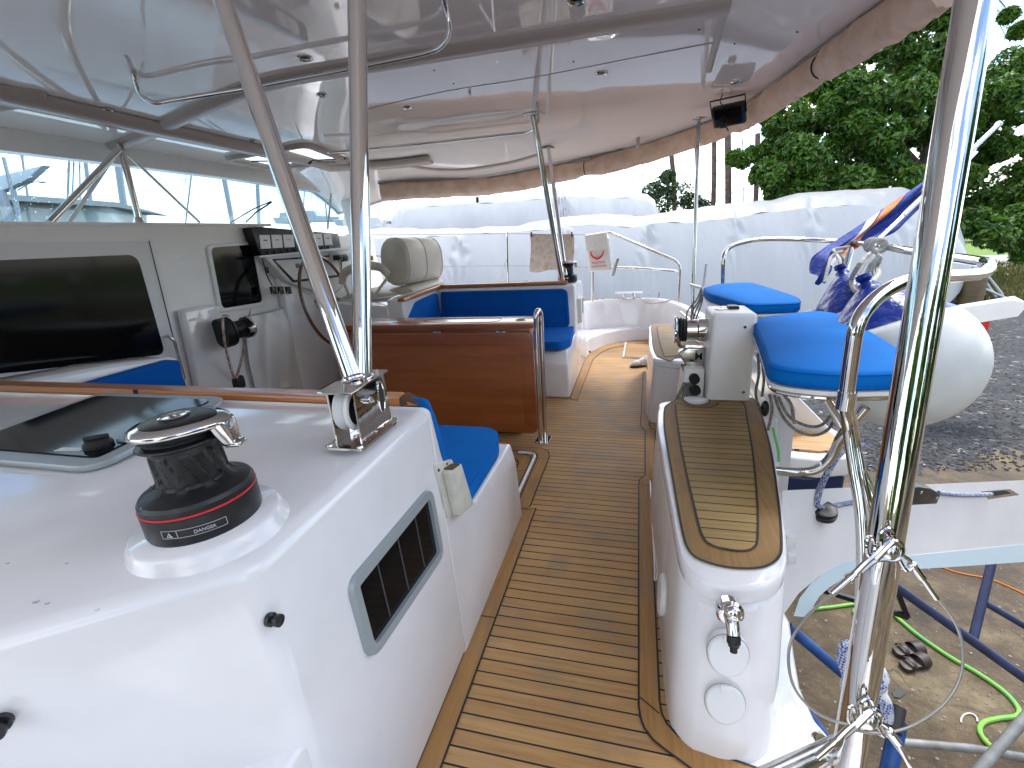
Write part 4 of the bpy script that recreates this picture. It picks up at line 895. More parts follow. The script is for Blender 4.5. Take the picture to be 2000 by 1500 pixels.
# instrument pod
pod = [ac(490, 444, .0), ac(500, 442, 0), ac(661, 456, .0), ac(667, 486, .0), ac(510, 500, .0), ac(502, 478, .0)]
MB().prism(pod, (-.09, 0, 0), .008, 2).build('instrument_pod', 'black_plastic', hc); ipd = hc.children[-1]
for i, (x0, x1, col) in enumerate(((507, 529, 'black_ink'), (530, 552, 'red_ink'), (553, 575, 'grey_ink'), (614, 631, 'red_ink'), (632, 649, 'black_ink'))):
    yt0 = 459-(x0-507)*.02; yb = 486-(x0-507)*.055
    P = [ac(x0, yt0, .006), ac(x1-2, yt0, .006), ac(x1+1, yb-1, .006), ac(x0+3, yb, .006)]
    dcap = MB().prism(P, (-.006, 0, 0), .0015, 1).build('display_cap', 'white_plastic', hc)
    mid = (P[0]+P[1]+P[2]+P[3])/4+V((.0012, 0, .012)); yv = (P[1]-P[0]).normalized()
    MB().prism([mid-yv*.022+V((0, 0, -.004)), mid+yv*.022+V((0, 0, -.004)), mid+yv*.022+V((0, 0, .004)), mid-yv*.022+V((0, 0, .004))], (.0004, 0, 0)).build('brand_mark', col, dcap, flat=True)
mb = MB()
for k in range(11):
    x = 512+k*13; mb.box(ac(x, 494-k*1.0, .004), (.012, .022, .03), bev=.003)
mb.islands('rocker_switch', 'black_rubber', hc)
MB().prism([ac(505, 500, .03), ac(720, 478, .03), ac(720, 484, .03), ac(510, 504, .03)], (-.04, 0, 0), .004, 2).build('ledge', 'white_plastic', hc)
mb = MB()
for k in range(3): mb.box(ac(534+k*14.5, 567, .004), (.03, .05, .065), bev=.004)
mb.islands('switch_block', 'black_plastic', hc)
mb = MB()
for k in range(3): mb.tube([ac(531+k*15, 570, .02), ac(532+k*15, 578, .02), ac(537+k*15, 578, .02)], .003, 6)
mb.islands('key', 'steel', hc)
mb = MB(); mb.tube([ac(508, 490, .01), ac(515, 515, .01), ac(522, 540, .01), ac(532, 558, .01)], .005, 6, smooth=4); mb.box(ac(521, 527, .01), (.02, .03, .05), bev=.004); mb.build('microphone_lead', 'black_rubber', hc)
# throttle and winch joystick
tq = thing('throttle_lever', 'black engine throttle levers beside the wheel', 'throttle', at(675, 505, x=-2.9))
MB().box(at(660, 503, x=-2.85), (.07, .08, .05), bev=.012, seg=3).box(at(672, 504, x=-2.85), (.05, .10, .07), bev=.02, seg=3).build('grip', 'black_plastic', tq); MB().tube([at(662, 508, x=-2.85), at(668, 545, x=-2.95)], .008, 8).build('stem', 'steel', tq)
MB().box(at(668, 500, x=-2.95), (.12, .3, .10), .0, .02, 3).build('base', 'white_plastic', tq)
# wheel
wh = thing('steering_wheel', 'wood-rimmed steering wheel half hidden behind the leaning near post', 'wheel', at(640, 585, x=-2.72))
wc_ = at(642, 588, x=-2.78); wr = .42; wa = V((.97, .12, .18)).normalized(); wu = V((0, 1, 0)); wu = (wu-wa*wu.dot(wa)).normalized(); wv = wa.cross(wu)
MB().tube([wc_+(wu*cos(a)+wv*sin(a))*wr for a in [2*pi*k/64 for k in range(64)]], .015, 12, closed=True).build('rim', 'varnish_dark' if 'varnish_dark' in MT else 'table_wood', wh)
mb = MB()
for k in range(5): a = 2*pi*k/5+.3; mb.tube([wc_-wa*.05, wc_+(wu*cos(a)+wv*sin(a))*wr], .005, 8)
mb.islands('spoke', 'steel', wh); MB().lathe([(.0, -.12), (.05, -.12), (.05, -.05), (.035, -.03), (.0, -.03)], wc_, wa, 24).build('hub', 'chrome', wh)
# white step under console
sp = thing('helm_step', 'small white moulded step on the cockpit floor below the wheel', 'step', at(630, 745, z=0))
q = at(612, 757, z=0.0)
MB().prism([q+V((0, 0, 0)), q+V((0, 0, .24)), q+V((0, .5, .24)), q+V((0, .5, 0)), q+V((0, .44, 0)), q+V((0, .44, .17)), q+V((0, .07, .17)), q+V((0, .05, 0))], (-.3, 0, 0), .01, 2).build('body', 'white_plastic', sp)
# wheel for the helm seat plinth
pl = thing('helm_plinth', 'white moulded helm seat plinth behind the table', 'plinth', (-2.3, 4.2, 0))
MB().prism([V((-3.0, 4.15, 0)), V((-2.1, 3.735, 0)), V((-2.1, 5.25, 0)), V((-3.05, 5.25, 0))], (0, 0, .80), .02, 3).build('block', 'gelcoat', pl)
# ---- helm seat
hs = thing('helm_chair', 'beige padded double helm seat with armrests seen from behind', 'seat', at(780, 560, y=4.5))
def hp3(px, py, y): return at(px, py, y=y)
# bolster backrest: thick rounded roll, wide in y
def loftbox(sections, name, m='beige_vinyl', par=hs): MB().rings(sections).build(name, m, par, angle=70)
def superell(c, u, v, a, b, k=26, e=3.0):
    out = []
    for i in range(k):
        t = 2*pi*i/k; cc, ss = cos(t), sin(t); out.append(c+u*(abs(cc)**(2/e)*(1 if cc > 0 else -1)*a)+v*(abs(ss)**(2/e)*(1 if ss > 0 else -1)*b))
    return out
# seat faces forward (-x) ; long axis along y
cl_ = at(770, 512, y=4.32); cr_ = at(842, 506, y=5.05)
ax_ = (cr_-cl_).normalized(); u_ = V((ax_.y, -ax_.x, 0)).normalized(); v_ = V((0, 0, 1))
secs = []
for k, (t, sc_) in enumerate(((-.02, .82), (.0, .96), (.06, 1.0), (.2, 1.01), (.46, 1.0), (.5, .975), (.54, 1.0), (.8, 1.01), (.94, 1.0), (1.0, .96), (1.02, .82))):
    secs.append(superell(cl_.lerp(cr_, t)+V((0, 0, .0)), u_, v_, .155*sc_, .225*sc_, e=2.6))
loftbox(secs, 'backrest')
# piping
mb = MB()
for t in (.045, .5, .955): mb.tube([p for p in superell(cl_.lerp(cr_, t), u_, v_, .156, .227, e=2.6)], .0035, 6, closed=True)
mb.islands('piping', 'beige_vinyl', hs)
sl_ = at(745, 588, y=4.25); sr_ = at(838, 560, y=5.0); secs = []
for (t, sc_) in ((-.02, .8), (0, .95), (.05, 1), (.95, 1), (1, .95), (1.02, .8)): secs.append(superell(sl_.lerp(sr_, t)-u_*.16, u_, v_, .34*sc_, .085*sc_, e=2.8))
loftbox(secs, 'seat_pad')
lb1 = at(782, 576, y=4.36); lb2 = at(846, 556, y=5.02); secs = []
for (t, sc_) in ((-.02, .8), (0, .95), (.05, 1), (.95, 1), (1, .95), (1.02, .8)): secs.append(superell(lb1.lerp(lb2, t), u_, v_, .15*sc_, .078*sc_, e=2.6))
loftbox(secs, 'lumbar_roll')
mb = MB()
arm = [at(668, 555, y=4.2), at(672, 535, y=4.2), at(690, 524, y=4.2), at(715, 519, y=4.2), at(742, 522, y=4.2), at(758, 537, y=4.2)]
mb.tube(arm, lambda t: .034+.010*sin(pi*t), 12, smooth=4); mb.build('armrest', 'beige_vinyl', hs)
mb = MB(); mb.tube([at(755, 545, y=4.2), at(742, 562, y=4.2), at(728, 585, y=4.2)], .014, 8, smooth=3).tube([at(672, 552, y=4.2), at(682, 575, y=4.2)], .014, 8).islands('arm_bracket', 'cream_plastic', hs)
MB().prism([at(663, 590, y=4.2), at(800, 580, y=4.2), at(835, 570, y=4.9), at(700, 575, y=4.9)], (0, 0, .018), .004, 2).build('seat_board', 'white_plastic', hs)
mb = MB()
for (px, py) in ((741, 598), (675, 598)): p = at(px, py-4, y=4.3); mb.lathe([(.0, .05), (.05, .05), (.05, .02), (.04, .02), (.04, -.02), (.035, -.04), (.0, -.04)], p, (0, 0, 1), 24)
mb.islands('drink_holder', 'chrome', hs)
MB().tube([at(733, 500, y=4.6), at(742, 500, y=4.6), at(750, 512, y=4.6)], .004, 6).build('lead', 'red_paint', hs)
tag(MB().box(at(725, 504, y=4.6), (.04, .04, .05), bev=.01).build('kill_switch', 'yellow_plastic'), 'yellow clip behind the helm seat armrest', 'clip')
# ---- windscreen
ws = thing('windscreen', 'wide clear windscreen with raindrops across the front of the cockpit', 'windscreen', (-3.55, 3, 1.7))
WX = -3.55
def aw(px, py, off=0.): return at(px, py, x=WX+off)
MB().prism([V((WX, .2, 1.50)), V((WX, 5.5, 1.50)), V((WX, 5.5, 2.12)), V((WX, .2, 2.12))], (-.006, 0, 0)).build('glass', 'clear_glass', ws, flat=True)
fas = [aw(x, y, .02) for x, y in ((-140, 285), (0, 293), (210, 318), (440, 347), (650, 379), (760, 392))]; fup = [aw(x, y, .02) for x, y in ((-140, 235), (0, 248), (210, 275), (440, 305), (650, 335), (760, 345))]
mb = MB(); mb.rings([[a, b_, b_-V((.10, 0, 0)), a-V((.10, 0, 0))] for a, b_ in zip(fas, fup)]); mb.build('header', 'gelcoat_satin', ws, angle=30)
MB().tube([aw(650, 345, .1), aw(640, 447, .1)], .012, 8).build('side_bar', 'steel', ws)
mb = MB(); mb.tube([aw(450, 435, -.03), aw(495, 408, -.03), aw(530, 393, -.03)], .006, 6).tube([aw(480, 434, -.03), aw(500, 415, -.03), aw(530, 395, -.03)], .008, 6).build('wiper', 'black_plastic', ws)
# water drops on glass
mb = MB(); rnd = random.Random(3)
for i in range(170):
    px = rnd.choice([rnd.uniform(0, 130), rnd.uniform(0, 110), rnd.uniform(560, 655), rnd.uniform(0, 640)]); py = rnd.uniform(330, 432) if px < 200 else rnd.uniform(385, 440)
    p = aw(px, py, .001); mb.sphere(p, rnd.uniform(.0015, .0042), 6, (.5, 1, 1))
dr_ = mb.build('raindrop', 'water_bead', ws); dr_['kind'] = 'stuff'
# ---- mast struts (tripod) inside the windscreen
sx = -3.35
st = thing('windscreen_struts', 'dark steel three-legged strut behind the windscreen at the left', 'strut', at(240, 300, x=sx))
tp_ = onroof(231, 277); j = at(238, 296, x=sx)
MB().tube([tp_, j, at(272, 432, x=sx)], .021, 14).build('centre_strut', 'steel', st)
MB().tube([at(233, 293, x=sx), at(97, 434, x=sx)], .019, 14).build('leg', 'steel', st)
MB().tube([at(244, 296, x=sx), at(390, 434, x=sx)], .010, 12).build('leg', 'steel', st)
MB().lathe([(.0, 0), (.035, 0), (.03, .03), (.022, .04)], at(272, 436, x=sx), (0, 0, 1), 20).build('foot', 'chrome', st)
MB().tube([at(226, 300, x=sx-.1), at(135, 434, x=sx-.1)], .012, 10).build('white_stay', 'white_plastic', st)
# ============================================================ TEAK TOPPED BOXES
TZ = .462
top_px = [(1300, 783), (1287, 797), (1284, 830), (1290, 870), (1300, 930), (1311, 990), (1322, 1052), (1333, 1092), (1352, 1116), (1385, 1135), (1430, 1145), (1485, 1143), (1518, 1128), (1533, 1105), (1536, 1070), (1530, 1000), (1521, 940), (1510, 880), (1497, 830), (1484, 795), (1470, 777), (1400, 778)]
otop = spline([at(px, py, z=TZ) for px, py in top_px], 4, True)
tk_px = [(1306, 790), (1298, 800), (1297, 830), (1303, 872), (1313, 930), (1325, 1000), (1335, 1050), (1343, 1073), (1358, 1090), (1390, 1103), (1430, 1111), (1475, 1112), (1503, 1105), (1521, 1090), (1526, 1065), (1522, 1000), (1513, 930), (1503, 870), (1490, 822), (1480, 795), (1468, 779), (1390, 778), (1386, 786), (1370, 792), (1350, 791), (1336, 784), (1330, 778)]
in_px = [(1327, 790), (1320, 790), (1320, 800), (1328, 860), (1340, 920), (1355, 985), (1366, 1030), (1375, 1052), (1385, 1062), (1405, 1070), (1440, 1076), (1462, 1075), (1474, 1068), (1479, 1055), (1480, 1000), (1475, 930), (1468, 870), (1459, 820), (1450, 786), (1408, 785), (1398, 793), (1375, 797), (1345, 794)]
def make_box(mirror, label, cupflag):
    fy = (lambda p: V((p.x, 5.68-p.y, p.z))) if mirror else (lambda p: p.copy())
    T = thing('deck_seat_box', label, 'seat box', fy(V((.3, 1.7, 0))))
    ot = [fy(p) for p in otop]
    lo = [fy(V((p.x if p.x > .2 else p.x-.02, p.y-(.09 if p.y < 1.3 else 0), 0))) for p in otop]
    c = sum(ot, V())/len(ot)
    def sc(P, k, z): return [V((c.x+(p.x-c.x)*k, c.y+(p.y-c.y)*k, z)) for p in P]
    rr = [[V((p.x, p.y, -.25)) for p in lo], lo, [a.lerp(b, .86) for a, b in zip(lo, ot)], [V((p.x, p.y, TZ-.055)) for p in sc(ot, 1.0, 0)], [V((p.x, p.y, TZ-.050)) for p in sc(ot, .992, 0)], [V((p.x, p.y, TZ-.045)) for p in sc(ot, 1.006, 0)], [V((p.x, p.y, TZ-.014)) for p in sc(ot, 1.008, 0)], [V((p.x, p.y, TZ-.003)) for p in sc(ot, .995, 0)], [V((p.x, p.y, TZ)) for p in sc(ot, .98, 0)]]
    MB().rings(rr).build('body', 'gelcoat', T, angle=40)
    tq = [fy(p) for p in spline([at(px, py, z=TZ+.001) for px, py in tk_px], 3, True)]; ti = [fy(p) for p in spline([at(px, py, z=TZ+.0065) for px, py in in_px], 3, True)]
    MB().prism(tq, (0, 0, .0035)).build('teak_margin', 'teak_box_margin', T, flat=True)
    MB().prism([p-V((0, 0, .001)) for p in ti], (0, 0, .001)).build('teak_planks', 'teak_box_planks', T, flat=True)
    mb = MB(); seamline([V((p.x, p.y, TZ+.0085)) for p in ti]+[V((ti[0].x, ti[0].y, TZ+.0085))], .006, 0, mb); seamline([V((p.x, p.y, TZ+.0055)) for p in tq]+[V((tq[0].x, tq[0].y, TZ+.0055))], .007, 0, mb)
    mb.build('caulking', 'black_rubber', T, flat=True)
    return T
TB = make_box(False, 'near white seat box topped with grey-brown teak and two oval lids on its front', True)
TB2 = make_box(True, 'far white seat box with teak top behind the chrome winch', False)
MB().sphere(at(1357, 781, z=TZ-.004), .062, 24, (1, .6, .30)).build('moulded_cup', 'gelcoat', TB)
def fy_(px, py): # near curved face point
    return at(px, py, y=.975)
for k, (px, py) in enumerate(((1421, 1279), (1415, 1373))):
    c = at(px, py, y=.985); rr = []
    n_ = V((.0, -1, .18)).normalized(); u_ = V((1, 0, 0)); v_ = u_.cross(n_)*-1; v_ = V((0, .18, 1)).normalized()
    def egg(s_, off): return [c+u_*(cos(a)*.043*s_*(1+.10*sin(a)))+v_*(sin(a)*.050*s_)+n_*off for a in [2*pi*i/36 for i in range(36)]]
    lid = thing('socket_lid', ('upper', 'lower')[k]+' oval white plastic lid on the front of the near seat box', 'lid', c, 'oval lids on the seat box')
    MB().rings([egg(1.08, -.02), egg(1.08, .006), egg(1.03, .010), egg(.92, .011), egg(.5, .012), egg(.05, .0125)]).build('cover', 'white_plastic', lid, angle=60)
    MB().tube([p for p in egg(1.10, .002)], .0012, 5, closed=True).build('seal', 'line_grey', lid)  # added grey ring, drawn as the dark gap round the lid
    MB().box(c+v_*.046+n_*.010, (.028, .010, .020), bev=.003, R=Matrix((u_, -n_, v_)).transposed()).build('hinge', 'white_plastic', lid)
sh_ = thing('deck_shower', 'chrome deck shower fitting with black hose connector above the oval lids', 'shower', at(1425, 1195, y=.98))
c = at(1425, 1195, y=.990); n_ = V((0, -1, .18)).normalized()
MB().lathe([(.0, -.02), (.030, -.02), (.031, .006), (.026, .012), (.018, .014), (.0, .014)], c, n_, 32).build('flange', 'chrome', sh_)
MB().tube([c+n_*.012, c+n_*.03+V((0, 0, -.004)), c+n_*.05+V((.002, 0, -.03))], lambda t: .017-.003*t, 14, smooth=4).sphere(c+n_*.028+V((0, 0, .014)), .019, 14, (1, .8, 1.1)).build('spout', 'chrome', sh_)
MB().lathe([(.0, 0), (.013, 0), (.015, .004), (.015, .018), (.012, .022), (.012, .026), (.008, .028), (.008, .04), (.0, .042)], c+n_*.05+V((.002, 0, -.028)), V((.02, -.25, -1)), 20).build('hose_connector', 'black_plastic', sh_)
dc = thing('inspection_cover', 'round white inspection cover seen edge-on on the inner side of the seat box', 'cover', at(1290, 1165, x=.10))
MB().lathe([(.0, -.02), (.066, -.02), (.068, .010), (.060, .017), (.0, .018)], at(1290, 1160, x=.103)+V((.012, 0, 0)), (-1, 0, .08), 36).build('disc', 'white_plastic', dc)
# thin gelcoat strip added where the glossy box side mirrors the teak
MB().prism([V((.098, 1.6, .0)), V((.098, 2.32, 0)), V((.098, 2.32, .05)), V((.098, 1.6, .05))], (-.006, 0, 0), .001, 1).build('side_strip', 'gelcoat', TB)
# ============================================================ WHITE WINCH PEDESTAL BETWEEN THE BOXES
pb = thing('winch_pedestal', 'tall white square pedestal box with black rocker switch behind the teak seat box', 'pedestal', (.46, 2.6, .45))
qx0, qx1 = .364, .566
MB().hexa([(qx0, 2.44, .40), (qx1, 2.44, .40), (qx1, 2.72, .40), (qx0, 2.72, .40)], [(qx0, 2.44, .905), (qx1, 2.44, .905), (qx1, 2.72, .905), (qx0, 2.72, .905)], .022, 4).build('body', 'gelcoat_satin', pb)
MB().box((.48, 2.60, .912), (.05, .07, .018), 0, .006, 3).build('rocker_switch', 'black_plastic', pb)
MB().box((.42, 2.58, .908), (.05, .05, .006), .3, .004).build('cover_plate', 'chrome', pb)
for p in (at(1455, 639, y=2.438), at(1452, 766, y=2.438)): MB().lathe([(.0, 0), (.008, 0), (.006, .003), (.0, .003)], p, (0, -1, 0), 14).build('screw', 'steel', pb)
ew = thing('electric_winch', 'chrome horizontal winch with black grooved drum end on the side of the white pedestal', 'winch', at(1345, 660, y=2.58))
o = V((.365, 2.60, .795)); ax = V((-1, .02, .0)); 
MB().lathe([(.0, 0), (.060, 0), (.060, .045), (.052, .052), (.0, .052)], o, ax, 40).build('gearbox_flange', 'chrome', ew, angle=30)
MB().lathe([(.0, .05), (.055, .052), (.054, .10), (.0, .10)], o, ax, 40).build('drum', 'chrome', ew, angle=30)
MB().lathe([(.054, .10), (.062, .103), (.058, .112), (.064, .118), (.056, .124), (.068, .130), (.064, .137), (.058, .140), (.070, .147), (.066, .152), (.0, .152)], o, ax, 40).build('jaw', 'black_rubber', ew)
MB().lathe([(.0, .152), (.070, .152), (.074, .156), (.070, .163), (.04, .166), (.0, .166)], o, ax, 40).tube([o+ax*.157+V((0, -.06, .04)), o+ax*.155+V((0, -.075, -.02)), o+ax*.135+V((0, -.06, -.07)), o+ax*.11+V((0, -.045, -.082))], .010, 10, smooth=4).build('feeder_plate', 'chrome', ew)
mb = MB(); c = V((.31, 2.60, .64)); mb.prism([c+V((-.085, 0, .03)), c+V((-.04, 0, -.04)), c+V((.05, 0, -.085)), c+V((.055, 0, .06)), c+V((-.04, 0, .06))], (0, .08, 0), .012, 3); em = mb.build('housing', 'steel', ew)
text('M', .052, c+V((.022, -.0012, .012)), (1, 0, 0), (0, 0, 1), 'black_ink', em, bold=.0012)
MB().hexa([(.24, 2.52, .40), (.36, 2.52, .40), (.36, 2.75, .40), (.24, 2.75, .40)], [(.26, 2.54, .60), (.36, 2.54, .60), (.36, 2.72, .60), (.26, 2.72, .60)], .01).build('bracket', 'gelcoat_satin', ew)
# bundle of control lines below it
for i, (px, w_) in enumerate(((1338, 8), (1344, 3), (1350, -2), (1355, -8), (1332, 16))):
    a = at(px, 712, y=2.62); b = at(px+w_*.4, 740, y=2.55); c = at(px-w_*.7, 782, y=2.50)
    tag(MB().tube([a, b, c], .008, 8, smooth=5).build('control_line', 'grey_rope'), ('grey control line below the chrome winch, '+('middle strand', 'second strand from the right', 'strand next to the rightmost', 'rightmost strand by the turning blocks', 'leftmost strand')[i]), 'rope', 'control lines under the winch')
for k, (px, py) in enumerate(((1352, 740), (1354, 762))): tag(MB().lathe([(.0, -.015), (.026, -.015), (.020, 0), (.026, .015), (.0, .015)], at(px+4, py, y=2.47), (0, 1, 0), 20).build('turning_block', 'black_plastic'), ('upper', 'lower')[k]+' small black turning block beside the line bundle under the chrome winch', 'block')
# whitish gate moulding behind
MB().hexa([(.56, 2.3, -.3), (.75, 2.3, -.3), (.75, 3.4, -.3), (.56, 3.4, -.3)], [(.57, 2.35, .42), (.68, 2.35, .42), (.68, 3.35, .42), (.57, 3.35, .42)], .03, 4).build('gate_moulding', 'gelcoat', TB)
# shoes on the deck
so_ = thing('deck_shoes', 'pair of greyish white trainers on the teak by the far seat box', 'shoes', at(1262, 708, z=0))
for dx, dy, rz in ((0, 0, .5), (.09, .06, .7)):
    c = at(1252, 714, z=0)+V((dx+.02, dy-.02, 0)); R_ = Matrix.Rotation(rz, 3, 'Z')
    secs = []
    for t, w2, h in ((0, .012, .02), (.03, .035, .05), (.09, .042, .06), (.15, .038, .085), (.22, .036, .10), (.27, .030, .095), (.285, .015, .05)):
        secs.append([c+R_ @ V((t-.14, w2*cos(a), .012+h*.5+h*.5*sin(a))) for a in [2*pi*k/14 for k in range(14)]])
    MB().rings(secs).build('upper', 'sock_grey', so_)
    MB().prism([c+R_ @ V((x-.14, y, .0)) for x, y in ((0, -.02), (.06, -.045), (.16, -.038), (.27, -.035), (.29, 0), (.27, .035), (.16, .038), (.06, .045), (0, .02))], (0, 0, .018), .004, 1).build('sole', 'black_rubber', so_)
mb = MB(); p = at(1272, 690, z=.0); mb.grid(lambda u, v: p+V((.0+.10*u+.02*sin(v*9), .03*sin(u*7)+.05*v, .01+.19*v*(1-.25*u))), 14, 10); mb.grid(lambda u, v: p+V((.0+.10*u+.02*sin(v*9), .012+.03*sin(u*7)+.05*v, .01+.19*v*(1-.25*u))), 14, 10)
tag(mb.build('grey_cloth', 'cloth_white'), 'crumpled white and grey cloth leaning by the shoes', 'cloth')
# ============================================================ STERN BENCHES
BZ = .86
def bench(label, px, n_front):
    P = [at(x, y, z=BZ) for x, y in px]
    T = thing('stern_bench', label, 'bench', sum(P, V())/len(P)-V((0, 0, .1)))
    q = rpoly(P, .09, 6)
    c = sum(q, V())/len(q)
    def sc(k, z): return [V((c.x+(p.x-c.x)*k, c.y+(p.y-c.y)*k, z)) for p in q]
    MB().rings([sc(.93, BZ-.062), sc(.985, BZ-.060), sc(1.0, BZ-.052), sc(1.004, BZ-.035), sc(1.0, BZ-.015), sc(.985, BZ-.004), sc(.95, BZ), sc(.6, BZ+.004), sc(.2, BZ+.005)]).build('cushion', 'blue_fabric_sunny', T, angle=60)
    cu_ = T.children[-1] if T.children else None
    MB().tube(sc(.998, BZ-.010), .0030, 6, closed=True).tube(sc(1.0, BZ-.052), .0028, 6, closed=True).islands('piping', 'blue_fabric', cu_)
    MB().rings([sc(.95, BZ-.082), sc(.985, BZ-.080), sc(.99, BZ-.066), sc(.96, BZ-.062)]).build('board', 'gelcoat_satin', T)
    loop = [p for p in sc(.90, BZ-.10)]
    MB().tube(loop, .011, 10, closed=True).build('support_loop', 'chrome', T)
    return T
bench('near blue-cushioned stern bench on a chrome frame beside the big fender', [(1472, 626), (1490, 616), (1600, 604), (1645, 612), (1795, 702), (1795, 724), (1640, 729), (1504, 717), (1494, 680)], 0)
bench('far blue-cushioned stern bench behind the white winch pedestal', [(1372, 561), (1404, 553), (1465, 550), (1500, 560), (1560, 579), (1567, 590), (1460, 594), (1383, 572)], 0)
# ============================================================ STERN RAILS
pp = thing('stern_rail', 'thick chrome stern rail curving behind both blue benches', 'handrail', at(1700, 480, y=3.35))
path = [at(1411, 560, y=4.5), at(1413, 505, y=4.5), at(1421, 487, y=4.55), at(1445, 475, y=4.6), at(1500, 467, y=4.65), at(1620, 470, y=4.5), at(1700, 478, y=3.5), at(1800, 494, y=2.55), at(1900, 509, y=1.98), at(1927, 516, y=1.84), at(1928, 526, y=1.76), at(1905, 536, y=1.7), at(1820, 541, y=1.52), at(1770, 550, y=1.46), at(1725, 572, y=1.42), at(1690, 605, y=1.38), at(1673, 640, y=1.36), at(1664, 690, y=1.36), at(1652, 780, y=1.36)]
MB().tube(path, .0185, 18, smooth=5).build('tube', 'chrome', pp)
c = at(1652, 785, y=1.36)
MB().tube([c+V((0, 0, .03)), c-V((0, 0, .02))], .022, 16).build('clamp', 'chrome', pp)
tubes = [[(1657, 785, 1.40), (1668, 850, 1.5), (1682, 930, 1.5), (1700, 1010, 1.5), (1712, 1100, 1.48), (1705, 1250, 1.45)],
         [(1650, 785, 1.38), (1655, 830, 1.42), (1668, 920, 1.42), (1680, 1000, 1.40), (1684, 1100, 1.38), (1678, 1240, 1.35), (1660, 1420, 1.3)],
         [(1612, 778, 1.60), (1640, 825, 1.62), (1668, 890, 1.62), (1700, 960, 1.62), (1722, 1060, 1.6)]]
for tt in tubes: MB().tube([at(x, y, d=d) for x, y, d in tt], .0155, 14, smooth=6).build('leg', 'chrome', pp)
MB().tube([at(x, y, d=d) for x, y, d in ((1500, 918, 1.75), (1560, 922, 1.75), (1600, 914, 1.72), (1628, 885, 1.68), (1645, 850, 1.62), (1690, 795, 1.55))], .0165, 14, smooth=6).build('foot_tube', 'steel', pp)
# middle upright under the rail where the fenders are tied
MB().tube([at(1662, 485, y=3.6), at(1635, 600, y=3.4), at(1622, 640, y=3.3)], .017, 12).build('upright', 'chrome', pp)
MB().tube([at(1330, 610, y=5.3), at(1352, 628, y=4.8)], .014, 8).build('lower_tube', 'chrome', pp)
# ============================================================ FENDERS
def fender(c, eye, R_, label):
    T = thing('ball_fender', label, 'fender', c); ax = (eye-c).normalized(); H_ = (eye-c).length
    prof = []
    for k in range(17):
        a = -pi/2+(pi/2+.55)*k/16; prof.append((R_*cos(a), R_*.98*sin(a)))
    r0, h0 = prof[-1]
    MB().lathe(prof, c, ax, 56).build('ball', 'fender_white', T, angle=80)
    cap_ = [(r0*1.004, h0)]+[(r0*(1-t)**.85*1.0+.035*t, h0+(H_*.93-h0)*t) for t in [k/14 for k in range(1, 15)]]+[(.034, H_*.97), (.02, H_), (0, H_)]
    MB().lathe(cap_, c, ax, 56).build('blue_cap', 'fender_blue', T, angle=80)
    MB().lathe([(.03, .02), (.032, .0), (.02, -.012), (.0, -.012)], c+ax*(H_+.012), ax, 16).build('eye', 'fender_blue', T)
    return T
fender(at(1755, 706, d=2.08), at(1690, 550, d=2.15), .296, 'big round white fender with blue top hanging nearest, behind the near bench')
fender(at(1690, 668, d=2.75), at(1643, 528, d=2.85), .31, 'second white fender with dark blue top, mostly hidden behind the near bench')
# fender lines
mb = MB(); e = at(1697, 548, d=2.15); k0 = at(1712, 482, y=3.2)
for a in [0, 1, 2]:
    cc = at(1703+a*7, 478+a, y=3.28-.1*a); t = (at(1720, 480, y=3.1)-at(1690, 476, y=3.4)).normalized(); s1 = t.orthogonal().normalized(); s2 = t.cross(s1)
    mb.tube([cc+(s1*cos(q)+s2*sin(q))*.033 for q in [2*pi*k/16 for k in range(16)]], .012, 8, closed=True)
mb.tube([at(1712, 488, y=3.2), at(1718, 505, y=3.0), at(1712, 520, d=2.6), at(1716, 535, d=2.4), at(1703, 552, d=2.2)], .013, 8, smooth=5)
mb.tube([at(1718, 500, y=3.0), at(1706, 515, y=3.0), at(1700, 530, y=3.0), at(1701, 540, y=3.0)], .014, 8, smooth=4)
mb.tube([at(1704, 490, y=3.2), at(1680, 515, y=3.0), at(1663, 545, d=2.7), at(1668, 566, d=2.6), at(1680, 568, d=2.6), at(1688, 545, d=2.6), at(1704, 510, d=2.7)], .012, 8, smooth=6)
tag(mb.build('fender_line', 'white_rope'), 'grey-white fender line knotted on the stern rail above the nearest fender', 'rope')
mb = MB(); mb.tube([at(1640, 527, d=2.85), at(1640, 508, y=3.4), at(1635, 498, y=3.6), at(1648, 492, y=3.6), at(1625, 500, y=3.6), at(1618, 520, y=3.5), at(1610, 552, y=3.4)], .010, 8, smooth=5)
mb.tube([at(1650, 530, y=3.5), at(1648, 512, y=3.6), at(1640, 500, y=3.6), at(1628, 488, y=3.7), at(1660, 482, y=3.7)], .010, 8, smooth=5)
tag(mb.build('fender_line', 'white_rope'), 'beige fender line knotted beside the flag over the hidden fender', 'rope')
mb = MB(); mb.tube([at(1700, 500, d=3.1), at(1660, 555, d=3.05), at(1610, 600, d=3.0), at(1568, 612, d=2.95)], .011, 8, smooth=5)
tag(mb.build('long_line', 'white_rope'), 'long grey-white line slanting down between the two stern benches', 'rope')
